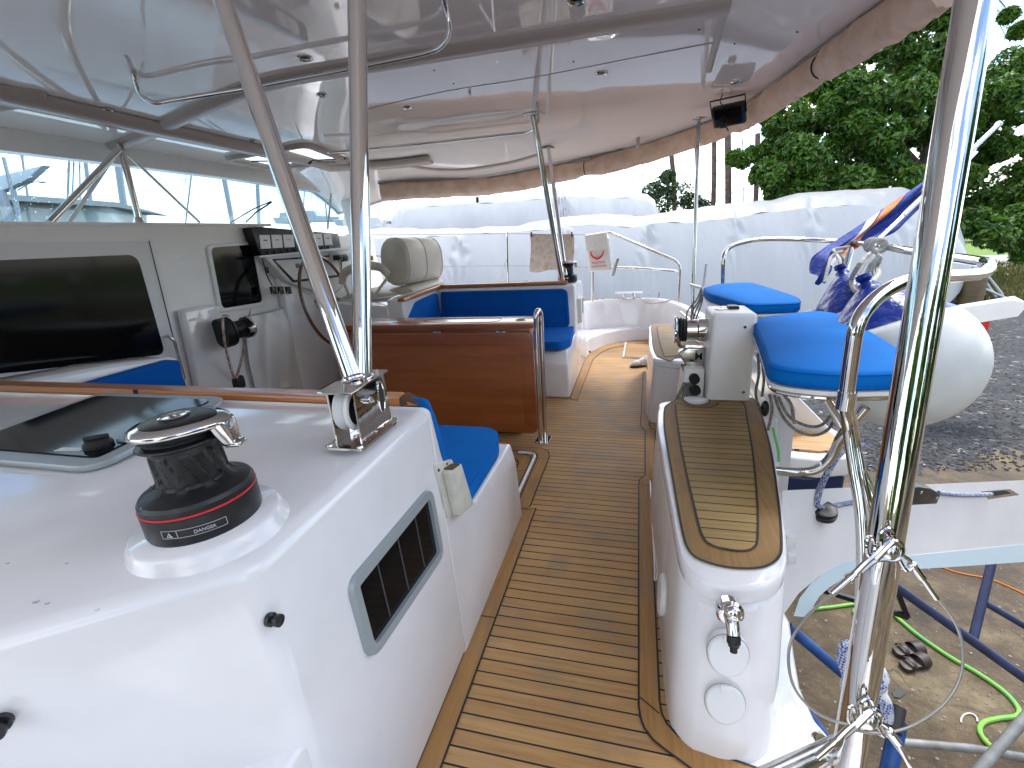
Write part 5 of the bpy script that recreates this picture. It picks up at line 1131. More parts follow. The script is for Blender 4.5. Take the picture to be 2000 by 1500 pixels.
# dangling black-white control lines below the near bench
DL = [[(1503, 770, 1.75), (1508, 800, 1.75), (1500, 840, 1.8)], [(1512, 772, 1.7), (1530, 815, 1.7), (1558, 842, 1.7), (1590, 850, 1.7), (1618, 838, 1.7), (1632, 812, 1.7), (1638, 790, 1.7)],
      [(1520, 775, 1.68), (1540, 812, 1.68), (1570, 830, 1.68), (1600, 832, 1.68), (1622, 812, 1.68), (1628, 785, 1.68)], [(1480, 690, 1.95), (1482, 730, 1.95), (1476, 770, 1.95), (1485, 800, 1.9)], [(1488, 700, 1.9), (1492, 740, 1.9), (1488, 775, 1.9)],
      [(1532, 772, 1.65), (1545, 790, 1.65), (1549, 812, 1.65), (1552, 828, 1.65)]]
DLL = ['short flecked line dropping from the near bench corner by the black block', 'widest sagging loop of flecked line under the near bench', 'inner sagging loop of flecked line under the near bench', 'flecked line hanging between white pedestal and near bench, left strand', 'flecked line hanging between white pedestal and near bench, right strand', 'loose flecked rope end dangling straight under the near bench']
for p_ in DL:
    tag(MB().tube([at(*q[:2], d=q[2]) for q in p_], .0055, 7, smooth=6).build('hanging_line', 'grey_rope'), DLL[DL.index(p_)], 'rope', 'lines hanging under the near bench')
tag(MB().sphere(at(1494, 798, d=1.9), .026, 14, (.6, 1, 1.3)).build('hanging_block', 'black_plastic'), 'small black block hanging beside the seat box top', 'block')
# ============================================================ FLAG ON ITS STAFF
s0, s1 = at(1690, 492, d=3.2), at(1950, 243, d=3.75)
fg_ = thing('ensign', 'furled blue flag with orange and white stripes draped on a slanting white staff', 'flag', s0)
MB().tube([s0, s0.lerp(s1, .25), s1], .014, 12).build('staff', 'chrome', fg_); MB().tube([s0.lerp(s1, .25), s1], .018, 12).build('staff_sleeve', 'mast_white', fg_); MB().sphere(s1, .026, 12).build('finial', 'white_plastic', fg_)
upper = [(1588, 523), (1592, 500), (1612, 484), (1650, 460), (1690, 432), (1740, 398), (1790, 362), (1840, 322), (1893, 285)]
lower = [(1603, 556), (1622, 528), (1632, 508), (1672, 484), (1702, 470), (1738, 458), (1782, 424), (1838, 368), (1905, 308)]
UP_ = spline([at(x, y, d=3.15+.06*i) for i, (x, y) in enumerate(upper)], 6); LO_ = spline([at(x, y, d=3.1+.065*i) for i, (x, y) in enumerate(lower)], 6)
def flagpt(u, v, off=0.):
    i = u*(len(UP_)-1); a = int(min(len(UP_)-2, i)); f_ = i-a; p = UP_[a].lerp(UP_[a+1], f_); q = LO_[a].lerp(LO_[a+1], f_); r_ = p.lerp(q, v)
    return r_ + FW*(.035*sin(v*9+u*5)+.02*sin(u*23+v*3)) - FW*off
def patch(u0, u1, v0, v1, off, name, m):
    MB().grid(lambda u, v: flagpt(u0(v) + (u1(v)-u0(v))*u if callable(u0) else u0+(u1-u0)*u, v0+(v1-v0)*v, off), 40, 16).grid(lambda u, v: flagpt(u0(v) + (u1(v)-u0(v))*u if callable(u0) else u0+(u1-u0)*u, v0+(v1-v0)*v, off-.004), 40, 16).build(name, m, fg_, angle=80)
patch(0, 1, 0, 1, 0, 'cloth', 'flag_blue')
def band(v0a, v0b, name, m, ua, ub, off):
    # a diagonal stripe: runs along the drape while crossing it
    def f(u, v): uu = ua+(ub-ua)*u; c0 = v0a[0]+(v0a[1]-v0a[0])*u; c1 = v0b[0]+(v0b[1]-v0b[0])*u; return flagpt(uu, c0+(c1-c0)*v, off)
    MB().grid(f, 30, 8).build(name, m, fg_, angle=80)
MB().grid(lambda u, v: flagpt(.60-.34*v+.085*u, .0+v*.98, .012), 8, 24).build('orange_stripe', 'flag_orange', fg_, angle=80)
MB().grid(lambda u, v: flagpt(.505-.34*v+.075*u, .0+v*.98, .012), 8, 24).build('white_stripe', 'flag_white', fg_, angle=80)
MB().grid(lambda u, v: flagpt(.75+.12*u, .05+.30*v+.1*u, .011), 10, 8).build('white_star', 'flag_white', fg_, angle=80)
MB().grid(lambda u, v: flagpt(.93+.10*u*.6, .35+.6*v, .011), 10, 8).build('white_stripe', 'flag_white', fg_, angle=80)
# ============================================================ FAR RAILS, LIFELINES, TOWEL, RESCUE BAG
def yy(px, py, y=5.95): return at(px, py, y=y)
gt = thing('far_gate_rail', 'thin chrome boarding gate rail on the far bulwark sloping down aft', 'handrail', yy(1250, 500))
pth = [yy(1157, 588), yy(1157, 470), yy(1168, 455), yy(1190, 453), yy(1290, 496), yy(1320, 508), yy(1328, 520), yy(1327, 540), yy(1325, 575), yy(1322, 612)]
MB().tube(fillet(pth, .05, 3), .0155, 12).build('tube', 'chrome', gt); MB().tube([yy(1175, 522), yy(1240, 523), yy(1327, 529)], .0135, 10).build('middle_tube', 'chrome', gt)
MB().lathe([(.0, 0), (.045, 0), (.04, .01), (.0, .012)], yy(1322, 614), (0, 0, 1), 18).build('foot', 'steel', gt)
MB().tube([yy(1206, 504, 5.85), yy(1196, 538, 5.85)], .024, 14).build('rod_holder', 'steel', gt)
sn = thing('stanchion', 'thin steel stanchion of the far lifelines behind the bench', 'stanchion', yy(992, 545)); MB().tube([yy(990, 453), yy(992, 560)], .0125, 10).build('post', 'chrome', sn); MB().tube([yy(991, 505), yy(970, 545)], .010, 8).build('brace', 'mast_white', sn)
for py in (456, 519):
    ll = MB(); ll.tube([yy(500, py+(0 if py < 500 else 8)), yy(760, py+3), yy(990, py), yy(1160, py+3)], .004, 6)
    tag(ll.build('lifeline', 'wire'), ('upper' if py < 500 else 'lower')+' thin wire lifeline along the far side deck', 'lifeline')
tw = thing('towel', 'stained beige towel pegged to the far lifeline', 'towel', yy(1078, 490))
def tf(u, v, o_=0.): x = 1035+85*u; p = yy(x+(1.5*sin(v*5)), 457+(74-4*u)*v+2*sin(u*9)*v); return p+V((0, .03*sin(u*8+v*2)*v+o_, 0))
MB().grid(lambda u, v: tf(u, v), 20, 16).grid(lambda u, v: tf(u, v, .006), 20, 16).build('cloth', 'towel_tan', tw, angle=80)
for x in (1038, 1117): MB().box(yy(x, 458, 5.93), (.016, .03, .06), 0, .002).build('clothes_peg', 'rust', tw)
rb = thing('rescue_sling_bag', 'white rescue sling bag with red horseshoe print hung on the gate rail', 'bag', yy(1172, 495))
MB().hexa([yy(1150, 532, 5.86), yy(1196, 528, 5.86), yy(1194, 522, 6.02), yy(1152, 526, 6.02)], [yy(1143, 468, 5.86), yy(1190, 462, 5.86), yy(1186, 452, 6.02), yy(1150, 456, 6.02)], .03, 4).build('pouch', 'cloth_white', rb); pch = rb.children[-1]
MB().hexa([yy(1145, 490, 5.845), yy(1189, 486, 5.845), yy(1188, 486, 5.87), yy(1146, 490, 5.87)], [yy(1141, 460, 5.845), yy(1185, 453, 5.845), yy(1185, 452, 5.9), yy(1143, 458, 5.9)], .01, 3).build('flap', 'cloth_white', rb)
mb = MB(); c = yy(1166, 490, 5.84); mb.tube([c+V((.075*cos(a), -.004, .088*sin(a)-.0)) for a in [pi+pi*k/14 for k in range(15)]], lambda t: .006+.007*sin(pi*t), 8); mb.build('horseshoe_print', 'red_ink', pch)
text('PLASTIMO', .034, yy(1169, 513, 5.855), (1, 0, .04), (0, 0, 1), 'red_ink', pch); text('RESCUE SLING', .027, yy(1170, 520, 5.855), (1, 0, .04), (0, 0, 1), 'red_ink', pch)
# line coil on aft pole
mb = MB(); mb.tube([at(1347, 556, y=4.5), at(1368, 562, y=4.5)], .014, 8).tube([at(1380, 515, y=4.5), at(1374, 560, y=4.5)], .012, 8)
mb.build
tag(mb.build('line_hook', 'white_plastic'), 'white plastic hook and toggle lashed to the thin aft pole', 'hook')
mb = MB()
for dx in (-5, 0, 6, 3): mb.tube([at(1370, 562, y=4.45), at(1366+dx, 585, y=4.4), at(1352+dx*2, 610, y=4.4), at(1348+dx, 640, y=4.4)], .007, 7, smooth=5)
tag(mb.build('hung_line', 'grey_rope'), 'olive-grey line coil hanging from the thin aft pole', 'rope')
# ============================================================ OTHER HULL STERN STEPS
os_ = thing('far_stern_steps', 'far hull stern with white moulding, teak step and navy side', 'hull', at(1590, 880, z=-1.0))
def az(px, py, z): return at(px, py, z=z)
stp = [az(1500, 832, -1), az(1545, 832, -1), az(1590, 837, -1), az(1625, 848, -1), az(1652, 870, -1), az(1655, 878, -1), az(1600, 882, -1), az(1510, 874, -1)]
rim = [az(1480, 815, -1.02), az(1560, 822, -1.02), az(1620, 832, -1.02), az(1652, 850, -1.02), az(1664, 872, -1.02), az(1663, 893, -1.02), az(1600, 898, -1.02), az(1490, 885, -1.02)]
MB().prism(rim, (0, 0, -.22), .03, 4).build('platform', 'gelcoat', os_)
MB().prism([p+V((0, 0, -.012)) for p in stp], (0, 0, .02)).build('teak_step', 'teak_planks', os_, flat=True)
MB().prism([p-V((.02, -.02, .22)) for p in rim], (0, 0, -1.0), .04, 3).build('hull_side', 'navy', os_)
MB().prism([az(1495, 770, -.55), az(1562, 775, -.55), az(1628, 842, -1.0), az(1600, 845, -1.0), az(1495, 830, -1.0)], (-.1, .35, -.1), .03, 3).build('upper_moulding', 'gelcoat', os_)
mb = MB(); mb.tube([at(1509, 835, d=1.7), at(1514, 855, d=1.7), at(1520, 880, d=1.7), at(1521, 902, d=1.7)], .0045, 8, smooth=4); tag(mb.build('green_cord', 'green_hose'), 'short green cord at the right edge of the seat box', 'cord')
# ============================================================ NEAR TRANSOM AND WHITE BEAM
ts = thing('near_transom', 'white near transom moulding curving down below the seat box', 'hull', (.3, 1.2, -.3))
edge = [at(1547, 1205, z=0), at(1556, 1270, z=0), at(1568, 1335, z=0), at(1600, 1402, z=0), at(1660, 1470, z=0), at(1760, 1560, z=0)]
P = [V((-.2, 2.0, 0)), V((.50, 2.0, 0))]+edge+[V((.9, .2, 0)), V((.8, -1.6, 0)), V((-.3, -1.6, 0))]
c = V((.2, 1.2, 0))
def sq(k, z, sh=0): return [V((c.x+(p.x-c.x)*k+sh, c.y+(p.y-c.y)*k, z)) for p in P]
MB().rings([sq(1, -.9, -.18), sq(1.0, -.35, -.05), sq(1.0, -.08), sq(.995, -.045), sq(.98, -.022), sq(.95, -.012)]).build('moulding', 'gelcoat', ts, angle=60)
bm_ = thing('stern_beam', 'long white boarding beam reaching out right over the yard from the seat box', 'beam', at(1700, 1000, d=2.0))
def bp_(px, py, k=0.): return at(px, py, d=2380/(2940-px)+k)
back = V((-.06, .30, .02))
xs = [1528, 1560, 1600, 1650, 1700, 1760, 1850, 1950, 2050, 2150]
def yt(x): return 958-(x-1528)*.043
def yk(x): return 1062-(x-1528)*.108
def ybm(x):
    if x < 1760:
        t = (x-1545)/(215); t = max(0, t); return 1200-112*sqrt(max(0, 1-(1-min(1, t))**2)) if x > 1545 else 1204
    return 1088-(x-1760)*.105
rr = []
for x in xs+[]:
    a, b_, c_ = bp_(x, yt(x)), bp_(x, yk(x)), bp_(x, ybm(x)); 
    rr.append([a, a.lerp(b_, .5)+V((0, 0, .004)), b_.lerp(a, .08), b_.lerp(c_, .10), c_, c_+V((-.03, .16, .02)), a+V((-.03, .03, -.12))])
MB().rings(rr).build('beam', 'gelcoat', bm_, angle=30)
# pale lip under the beam
low = [(1580, 1206), (1588, 1185), (1600, 1165), (1620, 1147), (1648, 1130), (1690, 1117), (1760, 1113), (1850, 1108), (1950, 1101), (2050, 1094), (2150, 1086)]
up_ = [(1550, 1203), (1562, 1168), (1585, 1138), (1615, 1115), (1648, 1100), (1695, 1091), (1760, 1087), (1850, 1078), (1950, 1068), (2050, 1058), (2150, 1048)]
MB().rings([[bp_(*b_, -.004), bp_(*a, -.004), bp_(*a, .09), bp_(*b_, .09)] for a, b_ in zip(low, up_)]).build('lower_lip', 'alu_lip' if 'alu_lip' in MT else 'gelcoat_satin', bm_, angle=30)
MB().box((.47, 1.70, .02), (.10, .20, .34), 0, .02, 3).build('mount', 'gelcoat', bm_)
MB().box(bp_(1541, 1055, -.01), (.035, .03, .05), .3, .002).box(bp_(1543, 1088, -.01), (.03, .03, .04), .3, .002).build('tab', 'white_plastic', bm_)
# sheave, clutch and exit plate with flecked line on the beam
def bt(px, py, up=0.): # a point on the beam's top face
    return bp_(px, py)+V((0, 0, up))
sv_ = thing('deck_sheave', 'black foot block lying on the white beam', 'block', bt(1607, 997))
MB().lathe([(.0, -.01), (.045, -.01), (.047, .004), (.036, .010), (.045, .016), (.043, .024), (.02, .026), (.0, .022)], bt(1607, 1003, .004), (.02, -.25, 1), 32).build('sheave', 'black_plastic', sv_)
cl2 = thing('rope_clutch', 'dark grey rope clutch on the white beam right of the foreground pole', 'clutch', bt(1780, 960))
a, b_ = bt(1740, 990), bt(1830, 985); dirx = (b_-a).normalized(); upz = V((0, -.2, 1)).normalized()
L_ = (b_-a).length
prof = [(0, 0), (0, .07), (.10, .085), (.22, .125), (.45, .14), (.72, .125), (.95, .085), (1, .07), (1, 0)]
MB().prism([a+dirx*(t*L_)+upz*h*.75 for t, h in prof], (-.02, .085, .0), .006, 3).build('body', 'black_plastic', cl2)
mb = MB()
for t, h in ((.96, .05), (.3, .015), (.55, .10)): mb.lathe([(.0, 0), (.007, 0), (.005, .003), (.0, .003)], a+dirx*(t*L_-.012)+upz*(h*.75)+V((0, -.001, 0)), (0, -1, .2), 12)
mb.islands('bolt', 'steel', cl2)
ep = thing('exit_plate', 'chrome exit plate with black slot at the right end of the white beam', 'plate', bt(1950, 968))
q = [bt(1915, 962, .002), bt(1972, 957, .002), bt(1990, 968, .002), bt(1930, 977, .002)]
MB().prism(q, (0, 0, .006), .002, 1).build('plate', 'chrome', ep); MB().prism([q[0].lerp(q[2], .25)+V((0, 0, .007)), q[1].lerp(q[3], .22)+V((0, 0, .007)), q[2].lerp(q[0], .22)+V((0, 0, .007)), q[3].lerp(q[1], .25)+V((0, 0, .007))], (0, 0, .001)).build('slot', 'black_rubber', ep, flat=True)
fl_ = thing('flecked_line', 'white line with blue flecks led along the beam through the clutch', 'rope', bt(1860, 968))
MB().tube([bt(1935, 968, .008), bt(1880, 969, .006), bt(1830, 970, .02)], .011, 8, smooth=3).tube([bt(1740, 976, .02), bt(1690, 980, .008), bt(1635, 990, .008), bt(1607, 998, .012), bt(1592, 990, .012)], .010, 8, smooth=4).tube([bt(1592, 992, .012), bt(1602, 968, .05), bt(1625, 942, .10), bt(1650, 926, .12), bt(1676, 924, .12)], .012, 8, smooth=5).islands('strand', 'rope_blue_fleck', fl_)
# ============================================================ FOREGROUND POLE, TOGGLES, WIRES
g0, g1 = at(1912, -45, d=.78), at(1640, 1590, d=.93)
fgp = thing('foreground_pole', 'thick chrome pole slanting down the right foreground', 'post', g1); MB().tube([g0, g1], .0285, 40).build('tube', 'chrome', fgp)
for k, (px, py, s_) in enumerate(((1722, 1070, 1.0), (1683, 1398, .9))):
    dd = .83 if k == 0 else .86
    T = thing('shackle_toggle', ('upper', 'lower')[k]+' steel shackle and toggle hooked to the foreground pole', 'shackle', at(px, py, d=dd))
    c = at(px, py, d=dd); f = lambda dx, dy, o_=0.: at(px+dx*s_, py+dy*s_, d=dd+o_)
    MB().tube([f(0, 5), f(-2, -28), f(14, -38), f(24, -22), f(22, 10)], .0038, 8, smooth=6).build('bow', 'chrome', T)
    MB().tube([f(-60, 58), f(-35, 32), f(-12, 12), f(5, -6), f(22, -14), f(38, -4), f(36, 16), f(20, 24), f(2, 22), f(-16, 26), f(-40, 46)], .0052, 8, smooth=5).build('fork', 'steel', T)
    MB().tube([f(-14, 22), f(20, -12)], .007, 10).sphere(f(8, 4, .01), .020, 14, (1, 1, 1)).build('pin', 'steel', T)
    MB().tube([f(-22+8*cos(a), -2+20*sin(a)) for a in [2*pi*i/18 for i in range(18)]], .0032, 7, closed=True).build('split_ring', 'chrome', T)
    MB().tube([f(-52, 50), f(-98, 90)], .0062, 12).tube([f(-60, 57), f(-66, 62)], .0085, 12).build('turnbuckle', 'chrome', T)
    MB().tube([f(30, 8), f(52, 22), f(60, 34), f(48, 44), f(34, 22)], .0032, 7, smooth=4).sphere(f(60, 34), .008, 10).tube([f(62, 36), f(80, 60)], .0062, 10).tube([f(80, 60), f(108, 100 if k == 0 else 115)], .0042, 10).build('swage', 'chrome', T)
wr_ = thing('steel_wire', 'thin steel wire looped in a big ring between the two shackles', 'wire', at(1880, 1260, d=.87))
W1 = [(1830, 1168), (1862, 1210), (1880, 1262), (1876, 1320), (1850, 1368), (1810, 1402), (1765, 1424), (1715, 1432), (1670, 1426)]
W2 = [(1624, 1162), (1580, 1200), (1548, 1245), (1540, 1290), (1550, 1340), (1580, 1380), (1620, 1405), (1655, 1414)]
for W_ in (W1, W2): MB().tube([at(x, y, d=.86) for x, y in W_], .0026, 8, smooth=6).build('strand', 'wire', wr_)
MB().tube([at(1782, 1500, d=.9), at(1745, 1450, d=.88), at(1722, 1420, d=.87)], .003, 8).build('tail', 'wire', wr_)
# knotted mooring rope hanging behind the pole
mr = thing('mooring_rope', 'thick grey-white rope with blue flecks knotted behind the foreground pole', 'rope', at(1720, 1330, d=1.2))
def rr_(pts): return [at(x, y, d=d) for x, y, d in pts]
MB().tube(rr_([(1668, 1262, 1.2), (1650, 1262, 1.2), (1645, 1290, 1.2), (1655, 1320, 1.2), (1652, 1345, 1.2), (1672, 1372, 1.2)]), .0125, 10, smooth=6).tube(rr_([(1698, 1300, 1.22), (1718, 1308, 1.18), (1726, 1330, 1.16), (1712, 1348, 1.16), (1700, 1335, 1.18), (1704, 1315, 1.22), (1722, 1340, 1.2), (1716, 1362, 1.17), (1700, 1358, 1.2), (1696, 1372, 1.2)]), .0125, 10, smooth=6).tube(rr_([(1712, 1345, 1.2), (1728, 1368, 1.17), (1733, 1392, 1.17), (1731, 1408, 1.17)]), .0135, 10, smooth=5).build('strand', 'rope_blue_fleck', mr)
# wet steel tube at the bottom with its pad eye
bt_ = thing('boarding_tube', 'wet steel tube with flat pad eye at the bottom right of the deck', 'tube', at(1600, 1460, d=.95))
MB().tube([at(1490, 1525, d=.86), at(1655, 1448, d=.97)], .020, 16).build('tube', 'steel', bt_)
q = [at(x, y, d=.99) for x, y in ((1582, 1432), (1600, 1424), (1632, 1462), (1624, 1478), (1612, 1478))]; MB().prism(rpoly(q, .01), (0, .004, -.006), .001, 1).build('pad_eye', 'steel', bt_)
MB().prism([at(x, y, d=1.0) for x, y in ((1630, 1478), (1668, 1460), (1672, 1466), (1640, 1520), (1600, 1520))], (0, .01, -.01), .002, 1).build('gusset', 'white_plastic', bt_)
# ============================================================ GROUND
GZ = -2.3
def gnd(n, b):
    t = n.nodes.new('ShaderNodeTexCoord')
    def nz_(s, d=8, r=.6):
        z = n.nodes.new('ShaderNodeTexNoise'); z.inputs['Scale'].default_value = s; z.inputs['Detail'].default_value = d; z.inputs['Roughness'].default_value = r; n.links.new(t.outputs['Object'], z.inputs[0]); return z.outputs['Fac']
    def ramp(f, st):
        r = n.nodes.new('ShaderNodeValToRGB'); e = r.color_ramp.elements
        while len(e) < len(st): e.new(.5)
        for x, (p, c_) in zip(e, st): x.position = p; x.color = (*c_, 1)
        n.links.new(f, r.inputs[0]); return r.outputs[0]
    base = ramp(nz_(.9, 10, .68), [(.30, (.050, .030, .013)), (.42, (.085, .055, .025)), (.52, (.14, .098, .047)), (.62, (.24, .185, .10)), (.75, (.12, .062, .024))])
    dark = ramp(nz_(3.2, 10, .7), [(.40, (.45, .42, .38)), (.62, (1, 1, 1))])
    m = n.nodes.new('ShaderNodeMix'); m.data_type = 'RGBA'; m.blend_type = 'MULTIPLY'; m.inputs[0].default_value = .8; n.links.new(base, m.inputs[6]); n.links.new(dark, m.inputs[7])
    sp = ramp(nz_(38, 3, .6), [(.28, (.45, .42, .38)), (.40, (1, 1, 1)), (.70, (1, 1, 1)), (.76, (2.2, 2.1, 1.9))])
    m2 = n.nodes.new('ShaderNodeMix'); m2.data_type = 'RGBA'; m2.blend_type = 'MULTIPLY'; m2.inputs[0].default_value = 1; n.links.new(m.outputs[2], m2.inputs[6]); n.links.new(sp, m2.inputs[7])
    dn = n.nodes.new('ShaderNodeTexNoise'); dn.inputs['Scale'].default_value = 2.2; dn.inputs['Detail'].default_value = 8; n.links.new(t.outputs['Object'], dn.inputs[0])
    va = n.nodes.new('ShaderNodeVectorMath'); va.operation = 'MULTIPLY_ADD'; va.inputs[1].default_value = (.5, .5, .5); n.links.new(dn.outputs['Color'], va.inputs[0]); n.links.new(t.outputs['Object'], va.inputs[2])
    vo = n.nodes.new('ShaderNodeTexVoronoi'); vo.feature = 'DISTANCE_TO_EDGE'; vo.inputs['Scale'].default_value = 1.1; n.links.new(va.outputs[0], vo.inputs[0])
    ck = M1(n, 'MULTIPLY', M1(n, 'LESS_THAN', vo.outputs['Distance'], .009), .65)
    m3 = n.nodes.new('ShaderNodeMix'); m3.data_type = 'RGBA'; n.links.new(ck, m3.inputs[0]); n.links.new(m2.outputs[2], m3.inputs[6]); m3.inputs[7].default_value = (.05, .035, .02, 1); n.links.new(m3.outputs[2], b.inputs['Base Color'])
    b.inputs['Roughness'].default_value = .72
    bp = n.nodes.new('ShaderNodeBump'); bp.inputs['Distance'].default_value = .03; n.links.new(nz_(12, 10, .7), bp.inputs['Height']); n.links.new(bp.outputs[0], b.inputs['Normal'])
mnode('ground', gnd)
def grv(n, b):
    t = n.nodes.new('ShaderNodeTexCoord')
    vo = n.nodes.new('ShaderNodeTexVoronoi'); vo.inputs['Scale'].default_value = 13; n.links.new(t.outputs['Object'], vo.inputs[0])
    r = n.nodes.new('ShaderNodeValToRGB'); e = r.color_ramp.elements; e[0].color = (.007, .007, .008, 1); e[1].color = (.060, .060, .062, 1); e[0].position = .15; e[1].position = .95; e.new(.99).color = (.28, .27, .25, 1)
    sp = n.nodes.new('ShaderNodeSeparateXYZ'); n.links.new(vo.outputs['Color'], sp.inputs[0]); n.links.new(sp.outputs[0], r.inputs[0])
    z = n.nodes.new('ShaderNodeTexNoise'); z.inputs['Scale'].default_value = .7; z.inputs['Detail'].default_value = 6; n.links.new(t.outputs['Object'], z.inputs[0])
    r2 = n.nodes.new('ShaderNodeValToRGB'); r2.color_ramp.elements[0].position = .35; r2.color_ramp.elements[0].color = (.45, .45, .47, 1); r2.color_ramp.elements[1].position = .65; n.links.new(z.outputs['Fac'], r2.inputs[0])
    m = n.nodes.new('ShaderNodeMix'); m.data_type = 'RGBA'; m.blend_type = 'MULTIPLY'; m.inputs[0].default_value = 1; n.links.new(r.outputs[0], m.inputs[6]); n.links.new(r2.outputs[0], m.inputs[7]); n.links.new(m.outputs[2], b.inputs['Base Color'])
    b.inputs['Roughness'].default_value = .8
    bp = n.nodes.new('ShaderNodeBump'); bp.inputs['Distance'].default_value = .04; bp.invert = True; n.links.new(vo.outputs['Distance'], bp.inputs['Height']); n.links.new(bp.outputs[0], b.inputs['Normal'])
mnode('gravel', grv)
mat('grass', (.10, .19, .02), .9, col2=(.16, .26, .03), cscale=1.2, bump=.05, bscale=20)
mat('dry_verge', (.20, .17, .06), .9, col2=(.09, .12, .03), cscale=2, bump=.08, bscale=7)
mat('sea', (.10, .17, .2), .15, bump=.05, bscale=2)
struct(MB().grid(lambda u, v: V((-900+1800*u, -900+1800*v, GZ)), 4, 4).build('ground', 'ground', flat=True))
def gz(px, py, z=0.): return at(px, py, z=GZ+z)
# dark gravel sheet with an uneven edge
rnd = random.Random(5)
edge = [(1480, 905), (1560, 900), (1640, 905), (1700, 915), (1760, 928), (1830, 925), (1880, 910), (1910, 900), (1960, 885), (2050, 880), (2200, 850), (2400, 700)]
near_e = spline([gz(*p) for p in edge], 8); near_e = [p+V((rnd.uniform(-.12, .12), rnd.uniform(-.25, .25), 0)) for p in near_e]
near_e.sort(key=lambda p: p.x); near_e = [V((-60, 8, GZ))]+near_e+[V((near_e[-1].x+8, 12, GZ)), V((60, 14, GZ))]
mb = MB(); g_ = [[mb.bm.verts.new((p.x, p.y, GZ+.004)), mb.bm.verts.new((p.x, 44 if p.x < 22 else 44-(p.x-22)*.3, GZ+.004))] for p in near_e]
for a, b in zip(g_, g_[1:]): mb.bm.faces.new((a[0], b[0], b[1], a[1]))
o = mb.build('gravel', 'gravel', flat=True); struct(o)
# loose stones scattered over the gravel and the dirt (one object)
mb = MB(); b0 = bmesh.new(); 
def stone(c, r):
    b = bmesh.new(); bmesh.ops.create_icosphere(b, subdivisions=1, radius=1); R_ = Matrix.Rotation(rnd.uniform(0, 6), 3, 'Z')
    s3 = V((r*rnd.uniform(.7, 1.3), r*rnd.uniform(.5, 1), r*rnd.uniform(.3, .6)))
    k0 = len(mb.bm.verts)
    vs = [mb.bm.verts.new(c+R_ @ V((v.co.x*s3.x, v.co.y*s3.y, v.co.z*s3.z))*1) for v in b.verts]
    for f in b.faces: mb.bm.faces.new([vs[v.index] for v in f.verts])
    b.free()
for i in range(1500):
    px = rnd.uniform(1640, 2010); py = 560+360*rnd.random()**.5; p = gz(px, py); stone(p+V((0, 0, .008)), rnd.uniform(.010, .032))
o = mb.build('loose_stones', 'stone', flat=True); tag(o, 'loose dark stones scattered on the gravel yard', 'stones', kind='stuff')
mb = MB()
for i in range(420):
    px = rnd.uniform(1540, 2010); py = rnd.uniform(900, 1500); p = gz(px, py); stone(p+V((0, 0, .002)), rnd.choice([.004, .006, .009, .013]))
o = mb.build('debris', 'stone_light', flat=True); tag(o, 'pale chips and leaves littering the brown yard ground', 'debris', kind='stuff')
# verge, road and grass
vg = MB(); vg.face([V((15, 25.5, GZ+.008)), V((60, 14, GZ+.008)), V((90, 34, GZ+.008)), V((22, 46, GZ+.008))]); o = vg.build('verge', 'dry_verge', flat=True); struct(o)
rd_ = MB(); rd_.face([V((12, 44, GZ+.012)), V((95, 26, GZ+.012)), V((120, 34, GZ+.012)), V((12, 58, GZ+.012))]); o = rd_.build('road', 'road_grey', flat=True); struct(o)
gs = MB(); gs.face([V((0, 58, GZ+.016)), V((120, 34, GZ+.016)), V((220, 120, GZ+.016)), V((0, 160, GZ+.016))]); o = gs.build('grass', 'grass', flat=True); struct(o)
# ragged tufts along the verge
mb = MB()
for i in range(2600):
    px = rnd.uniform(1870, 2040); py = rnd.uniform(512, 590)
    p = gz(px, py) if py > 545 else gz(px, py); 
    h = rnd.uniform(.1, .4); a = rnd.uniform(0, 6.3); w_ = rnd.uniform(.03, .08)
    mb.face([p+V((-w_*cos(a), -w_*sin(a), 0)), p+V((w_*cos(a), w_*sin(a), 0)), p+V((rnd.uniform(-.15, .15), rnd.uniform(-.15, .15), h))])
o = mb.build('dry_tufts', 'dry_verge', flat=True); tag(o, 'dry grass tufts along the roadside bank at the right', 'grass', kind='stuff')
